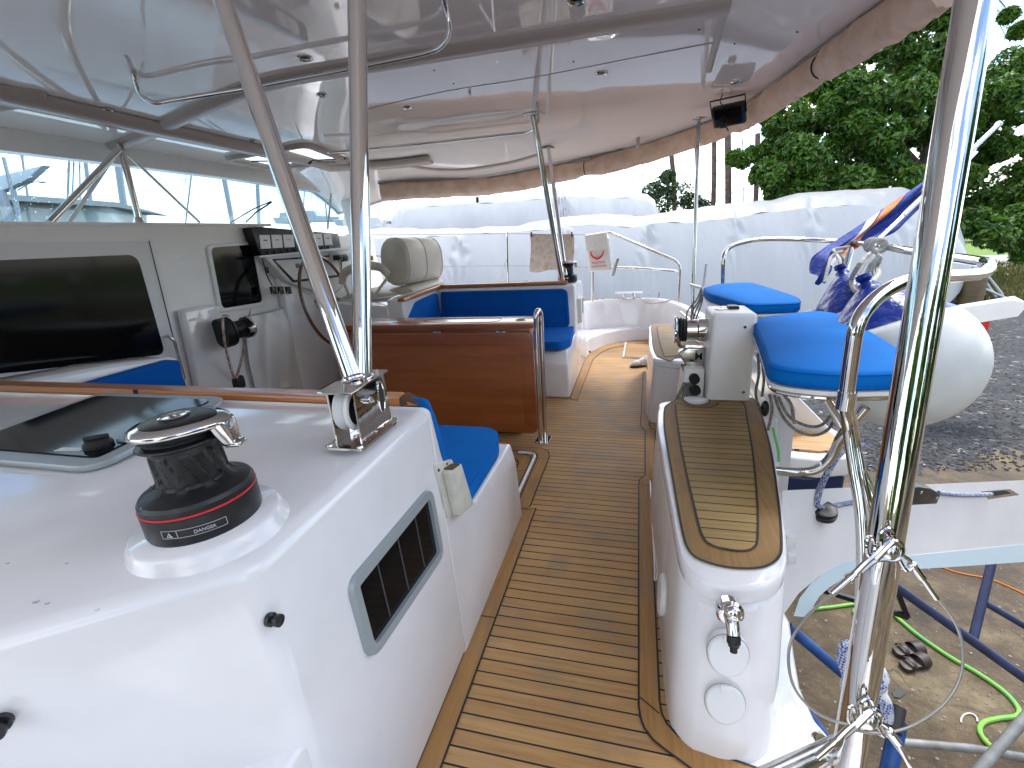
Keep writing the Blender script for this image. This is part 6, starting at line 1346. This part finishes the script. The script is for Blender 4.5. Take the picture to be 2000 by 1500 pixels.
# ============================================================ SHRINK WRAPPED BOATS
def wrapboat(name, label, ridge, crease, hem, dep, thick, m_side='wrap_white', m_top='wrap_top', hump=()):
    T = thing(name, label, 'wrapped boat', at(*crease[len(crease)//2], d=dep(crease[len(crease)//2][0])))
    x0, x1 = crease[0][0], crease[-1][0]
    def itp(L_, x):
        for a, b in zip(L_, L_[1:]):
            if a[0] <= x <= b[0]: t = (x-a[0])/(b[0]-a[0]); t = t*t*(3-2*t)*.5+t*.5; return a[1]+(b[1]-a[1])*t
        return L_[0][1] if x < L_[0][0] else L_[-1][1]
    NX, NZ = 260, 26
    def side(u, v):
        x = x0+(x1-x0)*u; y = itp(crease, x)+(itp(hem, x)-itp(crease, x))*v
        p = at(x, y, d=dep(x)); bulge = .55*sin(pi*min(1, v*.9+.05))**.8
        # tension folds fan down from the lashing points
        w_ = 0
        for c in hump:
            w_ += .14*math.exp(-((x-c)/(10+46*v))**2)*sin((x-c)*.9/(.35+1.6*v))*(1-v)**1.3
        n1 = noise.noise(V((x*.018, v*1.3, 3)))*.15+noise.noise(V((x*.09+v*2, v*2.4, 7)))*.045
        return p-FW*(bulge+n1+w_)*thick/8
    def roof_(u, v):
        x = x0+(x1-x0)*u; y0 = itp(crease, x); y1 = itp(ridge, x); a = side(u, 0); top = at(x, y1, d=dep(x)+thick*.5)
        p = a.lerp(top, v); p.z += .10*sin(pi*v)*thick/8*4*.5+.05*noise.noise(V((x*.03, v*2, 5)))
        return p
    def back(u, v):
        t = roof_(u, 1); return V((t.x+(-YAW)*0, t.y+thick*.5*v, t.z-v*v*(t.z-GZ)*.9))
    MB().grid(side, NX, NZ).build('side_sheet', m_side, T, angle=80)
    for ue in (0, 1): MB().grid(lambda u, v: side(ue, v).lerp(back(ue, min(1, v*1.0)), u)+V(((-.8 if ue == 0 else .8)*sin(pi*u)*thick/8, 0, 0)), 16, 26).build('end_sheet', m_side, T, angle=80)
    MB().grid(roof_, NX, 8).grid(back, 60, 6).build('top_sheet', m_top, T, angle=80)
    return T, side, roof_
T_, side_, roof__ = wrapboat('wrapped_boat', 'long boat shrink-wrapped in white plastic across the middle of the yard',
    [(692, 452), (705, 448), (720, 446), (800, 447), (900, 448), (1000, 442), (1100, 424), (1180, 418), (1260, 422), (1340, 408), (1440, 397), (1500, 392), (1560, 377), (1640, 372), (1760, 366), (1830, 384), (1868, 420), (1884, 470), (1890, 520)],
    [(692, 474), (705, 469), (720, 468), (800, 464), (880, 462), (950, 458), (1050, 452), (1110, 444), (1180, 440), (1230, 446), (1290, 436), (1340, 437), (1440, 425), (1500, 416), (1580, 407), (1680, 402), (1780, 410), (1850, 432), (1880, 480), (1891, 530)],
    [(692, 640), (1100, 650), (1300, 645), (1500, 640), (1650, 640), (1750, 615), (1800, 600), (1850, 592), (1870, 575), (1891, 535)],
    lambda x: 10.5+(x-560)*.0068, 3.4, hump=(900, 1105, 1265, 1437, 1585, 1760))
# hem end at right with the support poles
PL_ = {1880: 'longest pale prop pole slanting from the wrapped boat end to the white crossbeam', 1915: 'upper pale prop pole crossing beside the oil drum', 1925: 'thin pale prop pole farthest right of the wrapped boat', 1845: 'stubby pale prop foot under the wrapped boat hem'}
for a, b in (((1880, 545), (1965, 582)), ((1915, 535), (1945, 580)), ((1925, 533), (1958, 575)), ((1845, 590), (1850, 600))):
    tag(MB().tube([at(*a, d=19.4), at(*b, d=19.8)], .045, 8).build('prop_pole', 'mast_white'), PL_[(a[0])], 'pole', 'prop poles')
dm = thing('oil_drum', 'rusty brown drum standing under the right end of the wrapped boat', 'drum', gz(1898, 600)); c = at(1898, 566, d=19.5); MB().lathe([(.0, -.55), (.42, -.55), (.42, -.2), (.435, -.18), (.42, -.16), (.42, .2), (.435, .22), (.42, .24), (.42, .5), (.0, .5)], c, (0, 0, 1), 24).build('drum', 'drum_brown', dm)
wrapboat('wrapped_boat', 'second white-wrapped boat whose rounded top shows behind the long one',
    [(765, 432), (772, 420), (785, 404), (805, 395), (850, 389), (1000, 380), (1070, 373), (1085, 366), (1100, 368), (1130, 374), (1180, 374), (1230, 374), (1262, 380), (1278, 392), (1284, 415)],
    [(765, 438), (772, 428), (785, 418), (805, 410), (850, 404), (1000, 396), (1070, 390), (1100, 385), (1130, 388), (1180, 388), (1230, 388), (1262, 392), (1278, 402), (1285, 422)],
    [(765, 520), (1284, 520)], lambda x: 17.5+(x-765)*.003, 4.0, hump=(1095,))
# ============================================================ BACKGROUND BOATS, MASTS, HILLS
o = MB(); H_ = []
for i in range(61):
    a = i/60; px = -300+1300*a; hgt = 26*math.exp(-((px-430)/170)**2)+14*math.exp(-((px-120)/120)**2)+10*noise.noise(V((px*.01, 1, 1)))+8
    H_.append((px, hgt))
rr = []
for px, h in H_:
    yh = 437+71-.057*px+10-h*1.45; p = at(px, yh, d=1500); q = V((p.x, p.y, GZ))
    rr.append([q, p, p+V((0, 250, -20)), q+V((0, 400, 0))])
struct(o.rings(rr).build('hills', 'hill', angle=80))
sea_ = MB(); sea_.face([V((-900, 60, GZ+.02)), V((-4, 60, GZ+.02)), V((-4, 1400, GZ+.02)), V((-2000, 1400, GZ+.02)), V((-2000, 60, GZ+.02))]); struct(sea_.build('sea', 'sea', flat=True))
def mastset(px, ytop, ybot, w, d, lean=0., spread=True, label=None, m='mast'):
    T = thing('boat_mast', label or 'thin sailboat mast with rigging in the distance', 'mast', at(px, ybot, d=d), 'distant masts')
    a, b = at(px+lean, ytop, d=d), at(px, ybot, d=d); MB().tube([a, b], w*d/FPX/2, 6).build('spar', m, T)
    if spread:
        MB().tube([a, at(px+24, ybot, d=d)], .0007*d*.6, 4).tube([a, at(px-26, ybot, d=d)], .0007*d*.6, 4).tube([at(px-8, (ytop*.6+ybot*.4), d=d), at(px+8, (ytop*.6+ybot*.4), d=d)], .001*d*.7, 4).build('rigging', 'mast', T)
LM = [(62, 285, 440, 4, 70, -22, True), (130, 240, 440, 4, 70, 8), (140, 240, 440, 2.5, 60, 6), (157, 250, 440, 2.5, 80, -2), (183, 240, 440, 7, 60, -26), (247, 240, 440, 12, 55, -28), (362, 290, 440, 3, 60, 18), (455, 260, 440, 9, 50, -34), (506, 280, 440, 7, 60, -6), (590, 300, 440, 2, 60, 10), (640, 320, 440, 3, 60, -12)]
ML = ['steep mast behind the keel fin at the far left of the windscreen', 'first thin mast right of the street lamp in the windscreen', 'very thin mast touching the white stay in the windscreen', 'thin mast just left of the strut joint', 'leaning mast between the strut leg and the centre strut', 'thick pale mast right behind the centre strut', 'thin mast right of the centre strut', 'leaning dark mast in the middle of the right-hand windscreen', 'pale mast above the wiper', 'hair-thin mast left of the leaning near post', 'thin leaning mast beside the side bar of the windscreen']
for q, l_ in zip(LM, ML): mastset(*q[:5], lean=q[5], label=l_)
RM = [(738, 390, 440, 2), (757, 385, 440, 2), (775, 388, 430, 2), (722, 394, 440, 2), (1185, 330, 380, 2), (1212, 325, 378, 2), (1238, 300, 376, 2), (1255, 320, 376, 2), (1398, 300, 395, 2), (1452, 270, 395, 2.5), (1438, 320, 395, 2), (1385, 250, 395, 2), (1408, 330, 395, 1.6), (1520, 280, 395, 2), (1556, 310, 380, 2)]
MR = ['mast in the low gap above the helm seat, second from the post', 'mast in the low gap above the helm seat, third from the post', 'mast just left of the second wrapped boat', 'mast in the low gap closest to the upright near post', 'mast above the second wrapped boat, leftmost under the curtain', 'mast above the second wrapped boat, second under the curtain', 'taller mast above the right part of the second wrapped boat', 'mast right above the rounded end of the second wrapped boat', 'mast next to the reddish bare palm', 'mast between the thick dark palm and the almond tree', 'faint mast just right of the thick dark palm', 'mast between the aft pole and the reddish palm', 'short mast squeezed between the two dark palms', 'mast half hidden in the edge of the almond tree', 'faint mast deep inside the almond tree edge']
for (px, a, b, w_), l_ in zip(RM, MR): mastset(px, a, b, w_, 70, lean=rnd.uniform(-3, 2), label=l_)
# far marina boats low on the left
for k, (px, py, L_) in enumerate(((610, 428, 5), (735, 441, 6), (760, 446, 4), (690, 436, 6), (560, 432, 4))):
    T = thing('distant_boat', ('small white boat far beyond the windscreen', 'white boat low in the gap left of the wrapped boats', 'small pale boat touching the edge of the wrapped boats', 'white motor boat behind the near posts', 'little boat beyond the wiper')[k], 'boat', at(px, py+6, d=70))
    c = at(px, py+5, d=70); MB().prism([c+RT*x*L_*.5+V((0, 0, z)) for x, z in ((-1, .9), (-.85, 0), (.85, 0), (1, .8), (.3, .9), (.2, 1.6), (-.4, 1.6), (-.5, .9))], (0, 3, 0), .1, 1).build('hull', 'mast_white', T)
# shoreline trees far left
def leafmass(name, label, pts, n, leaf, m, seed, kind=None, parent=None, d=None):
    r_ = random.Random(seed); mb = MB(); bm = mb.bm
    for i in range(n):
        c, rad = r_.choice(pts)
        while 1:
            q = V((r_.uniform(-1, 1), r_.uniform(-1, 1), r_.uniform(-1, 1)))
            if .1 < q.length < 1: break
        q = q*(q.length**-.5); p = c+V((q.x*rad[0], q.y*rad[1], q.z*rad[2]))
        out_ = (q+V((0, 0, .6))).normalized(); a = V((r_.gauss(0, 1), r_.gauss(0, 1), r_.gauss(0, .7))).normalized(); nrm = (out_+a*.8).normalized()
        u = nrm.orthogonal().normalized(); v = nrm.cross(u); th = r_.uniform(0, 6.3); u2 = u*cos(th)+v*sin(th); v2 = nrm.cross(u2); s_ = leaf*r_.uniform(.6, 1.35)
        bm.faces.new([bm.verts.new(p-u2*s_), bm.verts.new(p-v2*s_*.42+u2*s_*.1), bm.verts.new(p+u2*s_-nrm*s_*.25), bm.verts.new(p+v2*s_*.42+u2*s_*.1)])
    me = bpy.data.meshes.new(name)
    if parent is not None:
        for v in bm.verts: v.co -= parent.location
    bm.to_mesh(me); bm.free(); me.materials.append(MT[m]); o_ = bpy.data.objects.new(name, me); COL.objects.link(o_)
    if parent is not None: o_.parent = parent
    if label: tag(o_, label, 'tree')
    return o_
def leafm(name, stops, tr=.35):
    def fn(n, b):
        g = n.nodes.new('ShaderNodeNewGeometry'); r = n.nodes.new('ShaderNodeValToRGB'); e = r.color_ramp.elements
        while len(e) < len(stops): e.new(.5)
        for x, (p, c_) in zip(e, stops): x.position = p; x.color = (*c_, 1)
        n.links.new(g.outputs['Random Per Island'], r.inputs[0]); n.links.new(r.outputs[0], b.inputs['Base Color']); b.inputs['Roughness'].default_value = .42
        tl = n.nodes.new('ShaderNodeBsdfTranslucent'); n.links.new(r.outputs[0], tl.inputs[0]); mx_ = n.nodes.new('ShaderNodeMixShader'); mx_.inputs[0].default_value = tr
        n.links.new(b.outputs[0], mx_.inputs[1]); n.links.new(tl.outputs[0], mx_.inputs[2]); n.links.new(mx_.outputs[0], n.nodes['Material Output'].inputs[0])
    mnode(name, fn)
leafm('almond_leaf', [(0, (.018, .062, .006)), (.4, (.048, .135, .011)), (.75, (.11, .23, .02)), (.96, (.12, .23, .03)), (1., (.22, .09, .02))])
leafm('bush_leaf', [(0, (.02, .05, .012)), (.6, (.04, .09, .02)), (1, (.07, .13, .03))])
# ---- the big almond tree at right
def clump(px, py, d, r, rz=None): return (at(px, py, d=d), (r, r*.9, rz or r*.85))
rt2 = random.Random(11)
C1 = []
core = [(1500, 330), (1530, 270), (1560, 230), (1600, 190), (1640, 150), (1690, 110), (1740, 70), (1790, 40), (1840, 20), (1560, 340), (1610, 300), (1660, 250), (1720, 200), (1780, 160), (1840, 130), (1600, 360), (1670, 340), (1740, 300), (1800, 260), (1850, 220), (1900, 180), (1930, 250), (1960, 300), (1990, 200), (1980, 120), (1950, 180), (1900, 330), (1850, 350), (1920, 390), (1970, 400), (2000, 350), (1900, 440), (1950, 450), (1990, 440), (1720, 350), (1790, 340), (1640, 220), (1700, 280), (1760, 230), (1830, 300), (2040, 260), (2060, 400), (2050, 100), (1880, 260), (1560, 290), (1520, 360), (1640, 300), (1800, 110), (1870, 90), (1760, 120), (1580, 250)]
for px, py in core:
    for k in range(3): C1.append(clump(px+rt2.uniform(-28, 28), py+rt2.uniform(-22, 22), 25+rt2.uniform(-3, 3), rt2.uniform(.55, 1.05)))
for px, py in ((1435, 308), (1450, 312), (1470, 300), (1490, 296), (1480, 345), (1500, 350), (1510, 385), (1540, 380), (1990, 60), (1970, 30), (1985, 480), (1995, 500), (1960, 478), (1500, 230), (1510, 250)):
    C1.append(clump(px, py, 24+rt2.uniform(-1, 1), .42))
tr1 = thing('almond_tree', 'big dark green broad-leaved tree filling the upper right', 'tree', gz(1790, 500)+V((0, 0, 0)))
leafmass('crown', None, C1, 92000, .18, 'almond_leaf', 4, parent=tr1)
root = at(1850, 470, d=26); root.z = GZ
def limb(P, r0, r1): return MB().tube(P, lambda t: r0+(r1-r0)*t, 9, smooth=6)
fork = at(1800, 330, d=26)
limb([root, at(1840, 420, d=26), fork], .42, .30).build('trunk', 'bark', tr1)
for pts in ([fork, at(1730, 250, d=26), at(1650, 170, d=25.5)], [fork, at(1700, 330, d=25.5), at(1600, 300, d=25), at(1500, 320, d=25), at(1440, 308, d=24.5)], [fork, at(1820, 200, d=26), at(1800, 60, d=26)], [fork, at(1890, 260, d=26), at(1960, 150, d=26)], [at(1690, 330, d=26), at(1684, 380, d=26), at(1680, 400, d=26)]):
    limb(pts, .20, .05).build('limb', 'bark', tr1)
# palms rising behind it
for k, (px, pt, d) in enumerate(((1745, -60, 33), (1880, -80, 34))):
    T = thing('palm_tree', ('palm crown showing above the almond tree left of the pole', 'palm crown showing above the almond tree right of the pole')[k], 'palm', gz(px, 480))
    top_ = at(px, 0 if k else 10, d=d); bot = at(px-20, 400, d=d); bot.z = GZ; MB().tube([bot, top_], .17, 8).build('trunk', 'palm_trunk', T)
    mb = MB(); r_ = random.Random(k+3)
    for f in range(16):
        a = 2*pi*f/16+r_.uniform(-.2, .2); el = r_.uniform(-.2, .7); 
        for s_ in range(34):
            t = s_/34; p = top_+V((cos(a)*3.0*t, sin(a)*3.0*t, 2.4*t*el-2.6*t*t)); sd_ = V((-sin(a), cos(a), 0))
            for sg in (-1, 1): q = p+sd_*sg*.7*(1-t*.5)+V((0, 0, -.45)); mb.face([p, p+V((cos(a)*.05, sin(a)*.05, 0)), q])
    mb.build('fronds', 'bush_leaf', T, flat=True)
# palm trunks in the gap and small bush
for k, (px, yt_, xb, d, r_, lab) in enumerate(((1311, 300, 1318, 32, .16, 'slim palm trunk rising from the small bush'), (1395, 270, 1392, 32, .16, 'reddish bare palm trunk left of the dark pair'), (1421, 240, 1422, 30, .20, 'thick dark palm trunk beside the almond tree'), (1480, 262, 1474, 34, .18, 'grey pole-like trunk half inside the almond tree edge'), (1358, 285, 1360, 40, .08, 'thin trunk hidden behind the aft pole'))):
    T = thing('bare_palm', lab, 'tree trunk', gz(px, 480)); b = at(xb, 430, d=d); MB().tube([at(px, yt_, d=d), at((px+xb)/2+1, 350, d=d), b], r_, 8, smooth=3).build('trunk', 'palm_trunk', T)
bp2 = thing('bush', 'small leafy bush around the slim palm trunk above the wrapped boat', 'bush', at(1310, 400, d=30))
leafmass('foliage', None, [clump(x, y, 30, r_) for x, y, r_ in ((1300, 360, .8), (1275, 375, .7), (1330, 380, .9), (1290, 395, .9), (1350, 395, .7), (1370, 405, .6), (1305, 345, .5), (1265, 395, .5))], 5200, .11, 'bush_leaf', 9, parent=bp2)
MB().tube([at(1305, 420, d=30), at(1303, 360, d=30)], .07, 6).build('stem', 'bark', bp2)
# hedge mass behind the tree base at the right
leafmass('far_hedge', None, [clump(x, y, 62, 3.0, 1.4) for x, y in ((1880, 445), (1920, 440), (1960, 436), (2000, 430), (1900, 425), (1950, 418), (1990, 410))], 9000, .3, 'bush_leaf', 19)
o = [q for q in COL.objects if q.name.startswith('far_hedge')][0]; tag(o, 'dark far hedge behind the roadside lawn at the right', 'hedge', kind='stuff')
# unseen trees to the right and behind the camera's right side whose green shows in the polished tubes; made tall and dense to block low sky
for k, (x, y) in enumerate(((19, 1), (19, -11), (8, -19), (-8, -18))):
    T = thing('yard_tree', ('leafy yard tree standing right of the picture', 'leafy yard tree beyond the stern on the near side', 'leafy yard tree behind the viewer to the right', 'leafy yard tree behind the viewer')[k], 'tree', (x, y, GZ))
    rr3 = random.Random(k+40)
    leafmass('crown', None, [(V((x+rr3.uniform(-4, 4), y+rr3.uniform(-4, 4), GZ+rr3.uniform(1.5, 10))), (1.9, 1.9, 1.5)) for _ in range(40)], 11000, .38, 'almond_leaf', 50+k, parent=T)
    MB().tube([(x, y, GZ), (x+.2, y, GZ+4.5)], lambda t: .4-.2*t, 8).build('trunk', 'bark', T)
# ---- left side through the windscreen: street lamp, shed, hull shape
sd_ = thing('boat_shed', 'low grey shed with flat roof behind the left end of the windscreen', 'building', at(60, 440, d=34))
q = [at(x, y, d=30+x*.04) for x, y in ((-60, 378), (0, 382), (100, 405), (100, 520), (-60, 520))]
MB().prism(q, (-1, 8, 0)).build('wall', 'wall_grey', sd_, flat=True); q = [at(x, y, d=29.5+x*.04) for x, y in ((-80, 372), (0, 378), (122, 404), (165, 414), (120, 412), (0, 390), (-80, 385))]; MB().prism(q, (-1, 8, 0)).build('roof', 'roof_far', sd_, flat=True)
lp_ = thing('street_lamp', 'thin street lamp with a small head seen through the windscreen', 'street lamp', at(40, 440, d=24)); MB().tube([at(42, 440, d=24), at(28, 365, d=24)], .06, 6).tube([at(34, 372, d=24), at(60, 357, d=24), at(78, 355, d=24)], .03, 6, smooth=4).build('pole', 'mast', lp_); MB().box(at(83, 356, d=24), (.30, .15, .07), 0, .02).build('lamp_head', 'mast', lp_)
fn_ = thing('hull_fin', 'pale pointed keel fin standing up beyond the windscreen', 'keel', at(30, 350, d=20)); MB().prism([at(x, y, d=20) for x, y in ((-30, 352), (0, 342), (84, 322), (50, 352), (0, 374), (-30, 385))], (0, .35, 0), .05, 2).build('fin', 'mast_white', fn_)
MB().tube([at(7, 308, d=20), at(40, 440, d=20)], .07, 8).tube([at(2, 375, d=20), at(22, 440, d=20)], .18, 8).build('prop', 'mast', fn_)
# ============================================================ YARD THINGS, RIGHT
bo = thing('bollard', 'orange-red traffic post on a black base on the gravel', 'bollard', gz(1916, 660)); c = gz(1916, 662)
MB().lathe([(.0, 0), (.30, 0), (.28, .05), (.10, .07), (.0, .07)], c, (0, 0, 1), 20).build('base', 'black_rubber', bo); MB().lathe([(.11, .06), (.105, .8), (.08, .83), (.0, .83)], c, (0, 0, 1), 20).build('post', 'red_bollard' if 'red_bollard' in MT else 'red_paint', bo)
tb_ = thing('white_crossbeam', 'white boxy crossbeam end of another boat sticking out behind the big fender', 'beam', at(1900, 590, d=8))
def q8(px, py, d): return at(px, py, d=d)
MB().rings([[q8(1640, 616, 13), q8(1640, 648, 13), q8(1640, 646, 13.8), q8(1640, 612, 13.8)], [q8(1780, 612, 9.6), q8(1780, 650, 9.6), q8(1780, 648, 10.2), q8(1780, 606, 10.2)], [q8(1870, 602, 8.2), q8(1876, 636, 8.2), q8(1876, 632, 8.8), q8(1870, 596, 8.8)], [q8(1978, 586, 8), q8(1988, 618, 8), q8(1990, 610, 8.6), q8(1980, 578, 8.6)], [q8(1998, 590, 8.0), q8(1999, 606, 8.0), q8(2000, 604, 8.5), q8(2000, 588, 8.5)]]).build('beam', 'gelcoat_satin', tb_, angle=30)
def pipe(pts, r, name, m, label, cat='pipe', group=None, sm=0):
    P = [at(px, py, z=z) if z is not None else at(px, py, d=d) for px, py, z, d in pts]; o = MB().tube(P, r, 12, smooth=sm).build(name, m); tag(o, label, cat, group); return o
G = GZ
pipe([(1735, 1135, None, 3.2), (2030, 1345, None, 3.0)], .030, 'scaffold_pipe', 'violet_pipe', 'dark violet-blue scaffold pipe running from behind the foreground pole to the right edge')
pipe([(1938, 1095, None, 3.3), (1900, 1250, None, 3.1)], .026, 'scaffold_pipe', 'violet_pipe', 'upright violet scaffold pipe hanging down from the white beam')
pipe([(1925, 1178, None, 3.2), (2040, 1245, None, 3.1)], .022, 'scaffold_pipe', 'violet_pipe', 'short violet scaffold pipe branching to the right edge')
pipe([(1735, 1108, None, 3.1), (1728, 1215, None, 3.05)], .036, 'scaffold_pipe', 'blue_pipe', 'short bright blue upright pipe right behind the foreground pole')
pipe([(1540, 1225, None, 2.9), (1650, 1318, None, 2.8), (1755, 1405, None, 2.7)], .032, 'scaffold_pipe', 'blue_pipe', 'bright blue pipe slanting down behind the knotted rope')
pipe([(1755, 1408, None, 2.55), (1725, 1560, None, 2.4)], .040, 'scaffold_pipe', 'blue_pipe', 'thick blue upright pipe at the bottom edge with a dark open end')
pipe([(1746, 1430, None, 2.5), (1756, 1382, None, 2.56)], .033, 'pipe_sleeve', 'black_rubber', 'dark sleeve on top of the thick blue upright pipe', 'sleeve')
pipe([(1570, 1380, None, 2.6), (1620, 1450, None, 2.5), (1650, 1490, None, 2.4)], .025, 'scaffold_pipe', 'blue_pipe', 'blue pipe peeping from under the white transom at the bottom')
pipe([(1740, 1448, None, 2.9), (1900, 1462, None, 2.9), (2050, 1488, None, 2.9)], .024, 'grey_pipe', 'grey_pipe', 'level grey galvanised pipe at the bottom right')
pipe([(2040, 1360, None, 2.6), (1880, 1540, None, 2.45)], .026, 'grey_pipe', 'grey_pipe', 'dark grey pipe crossing diagonally at the bottom right corner')
# black angle stand
stn = thing('angle_stand', 'black triangular steel stand behind the foreground pole', 'stand', at(1740, 1170, d=3.6))
for a, b in (((1742, 1130), (1772, 1205)), ((1772, 1205), (1700, 1180)), ((1742, 1130), (1700, 1180)), ((1600, 1150), (1690, 1178))): MB().tube([at(*a, d=3.7), at(*b, d=3.7)], .025, 4).build('bar', 'black_plastic', stn)
# hose on the ground
hs_ = MB(); HP = [(1560, 1192), (1620, 1186), (1675, 1180), (1668, 1196), (1690, 1212), (1730, 1215), (1735, 1195), (1720, 1185), (1740, 1196), (1790, 1238), (1850, 1280), (1910, 1315), (1960, 1350), (1988, 1382), (1985, 1398), (1950, 1403), (1920, 1412), (1915, 1432), (1940, 1460), (1990, 1478), (2060, 1492)]
hs_.tube([gz(x, y, .015) for x, y in HP], .016, 8, smooth=8); tag(hs_.build('garden_hose', 'green_hose'), 'bright green hose snaking over the brown ground at the lower right', 'hose')
oc = MB(); oc.tube([gz(x, y, .008) for x, y in ((1820, 1100), (1870, 1118), (1930, 1130), (1980, 1150), (2030, 1175))], .007, 6, smooth=6); tag(oc.build('orange_cable', 'cable_orange' if 'cable_orange' in MT else 'flag_orange'), 'thin orange cable lying on the ground under the white beam', 'cable')
# sandals
sa = thing('sandals', 'pair of dark brown sandals left on the brown ground', 'sandals', gz(1782, 1285))
for (px, py, rz) in ((1775, 1274, .15), (1786, 1299, .3)):
    c = gz(px, py); R_ = Matrix.Rotation(rz+.2, 3, 'Z')
    sol = [c+R_ @ V((x*1.12, y*1.15, .0)) for x, y in ((-.13, -.02), (-.11, -.045), (-.04, -.04), (.04, -.05), (.11, -.045), (.135, 0), (.11, .045), (.04, .05), (-.04, .035), (-.11, .04))]
    MB().prism(rpoly(sol, .02), (0, 0, .04), .012, 3).build('sole', 'sandal_brown', sa)
    def strap(x0, w_, hh): MB().grid(lambda u, v: c+R_ @ V((x0+w_*(v-.5)+.01*sin(pi*u), .064*cos(pi*u), .03+hh*sin(pi*u))), 14, 4).grid(lambda u, v: c+R_ @ V((x0+w_*(v-.5)+.01*sin(pi*u), .058*cos(pi*u), .03+(hh-.006)*sin(pi*u))), 14, 4).build('strap', 'sandal_brown', sa)
    strap(.055, .085, .055); strap(-.07, .03, .05)
mb = MB(); p = gz(1745, 1405, .004); tag(MB().prism([gz(x, y, .002) for x, y in ((1742, 1352), (1762, 1344), (1768, 1356), (1758, 1364), (1745, 1362))], (0, 0, .006)).build('rubber_scrap', 'black_rubber', flat=True), 'flat dark scrap on the ground beyond the knotted rope', 'scrap')
ri = MB(); ri.tube([gz(1893+16*cos(a), 1408+15*sin(a), .01) for a in [pi*1.1*k/14+2.9 for k in range(15)]], .006, 6); tag(ri.build('wire_hoop', 'cream_plastic'), 'thin pale plastic hoop lying beside the green hose', 'hoop')
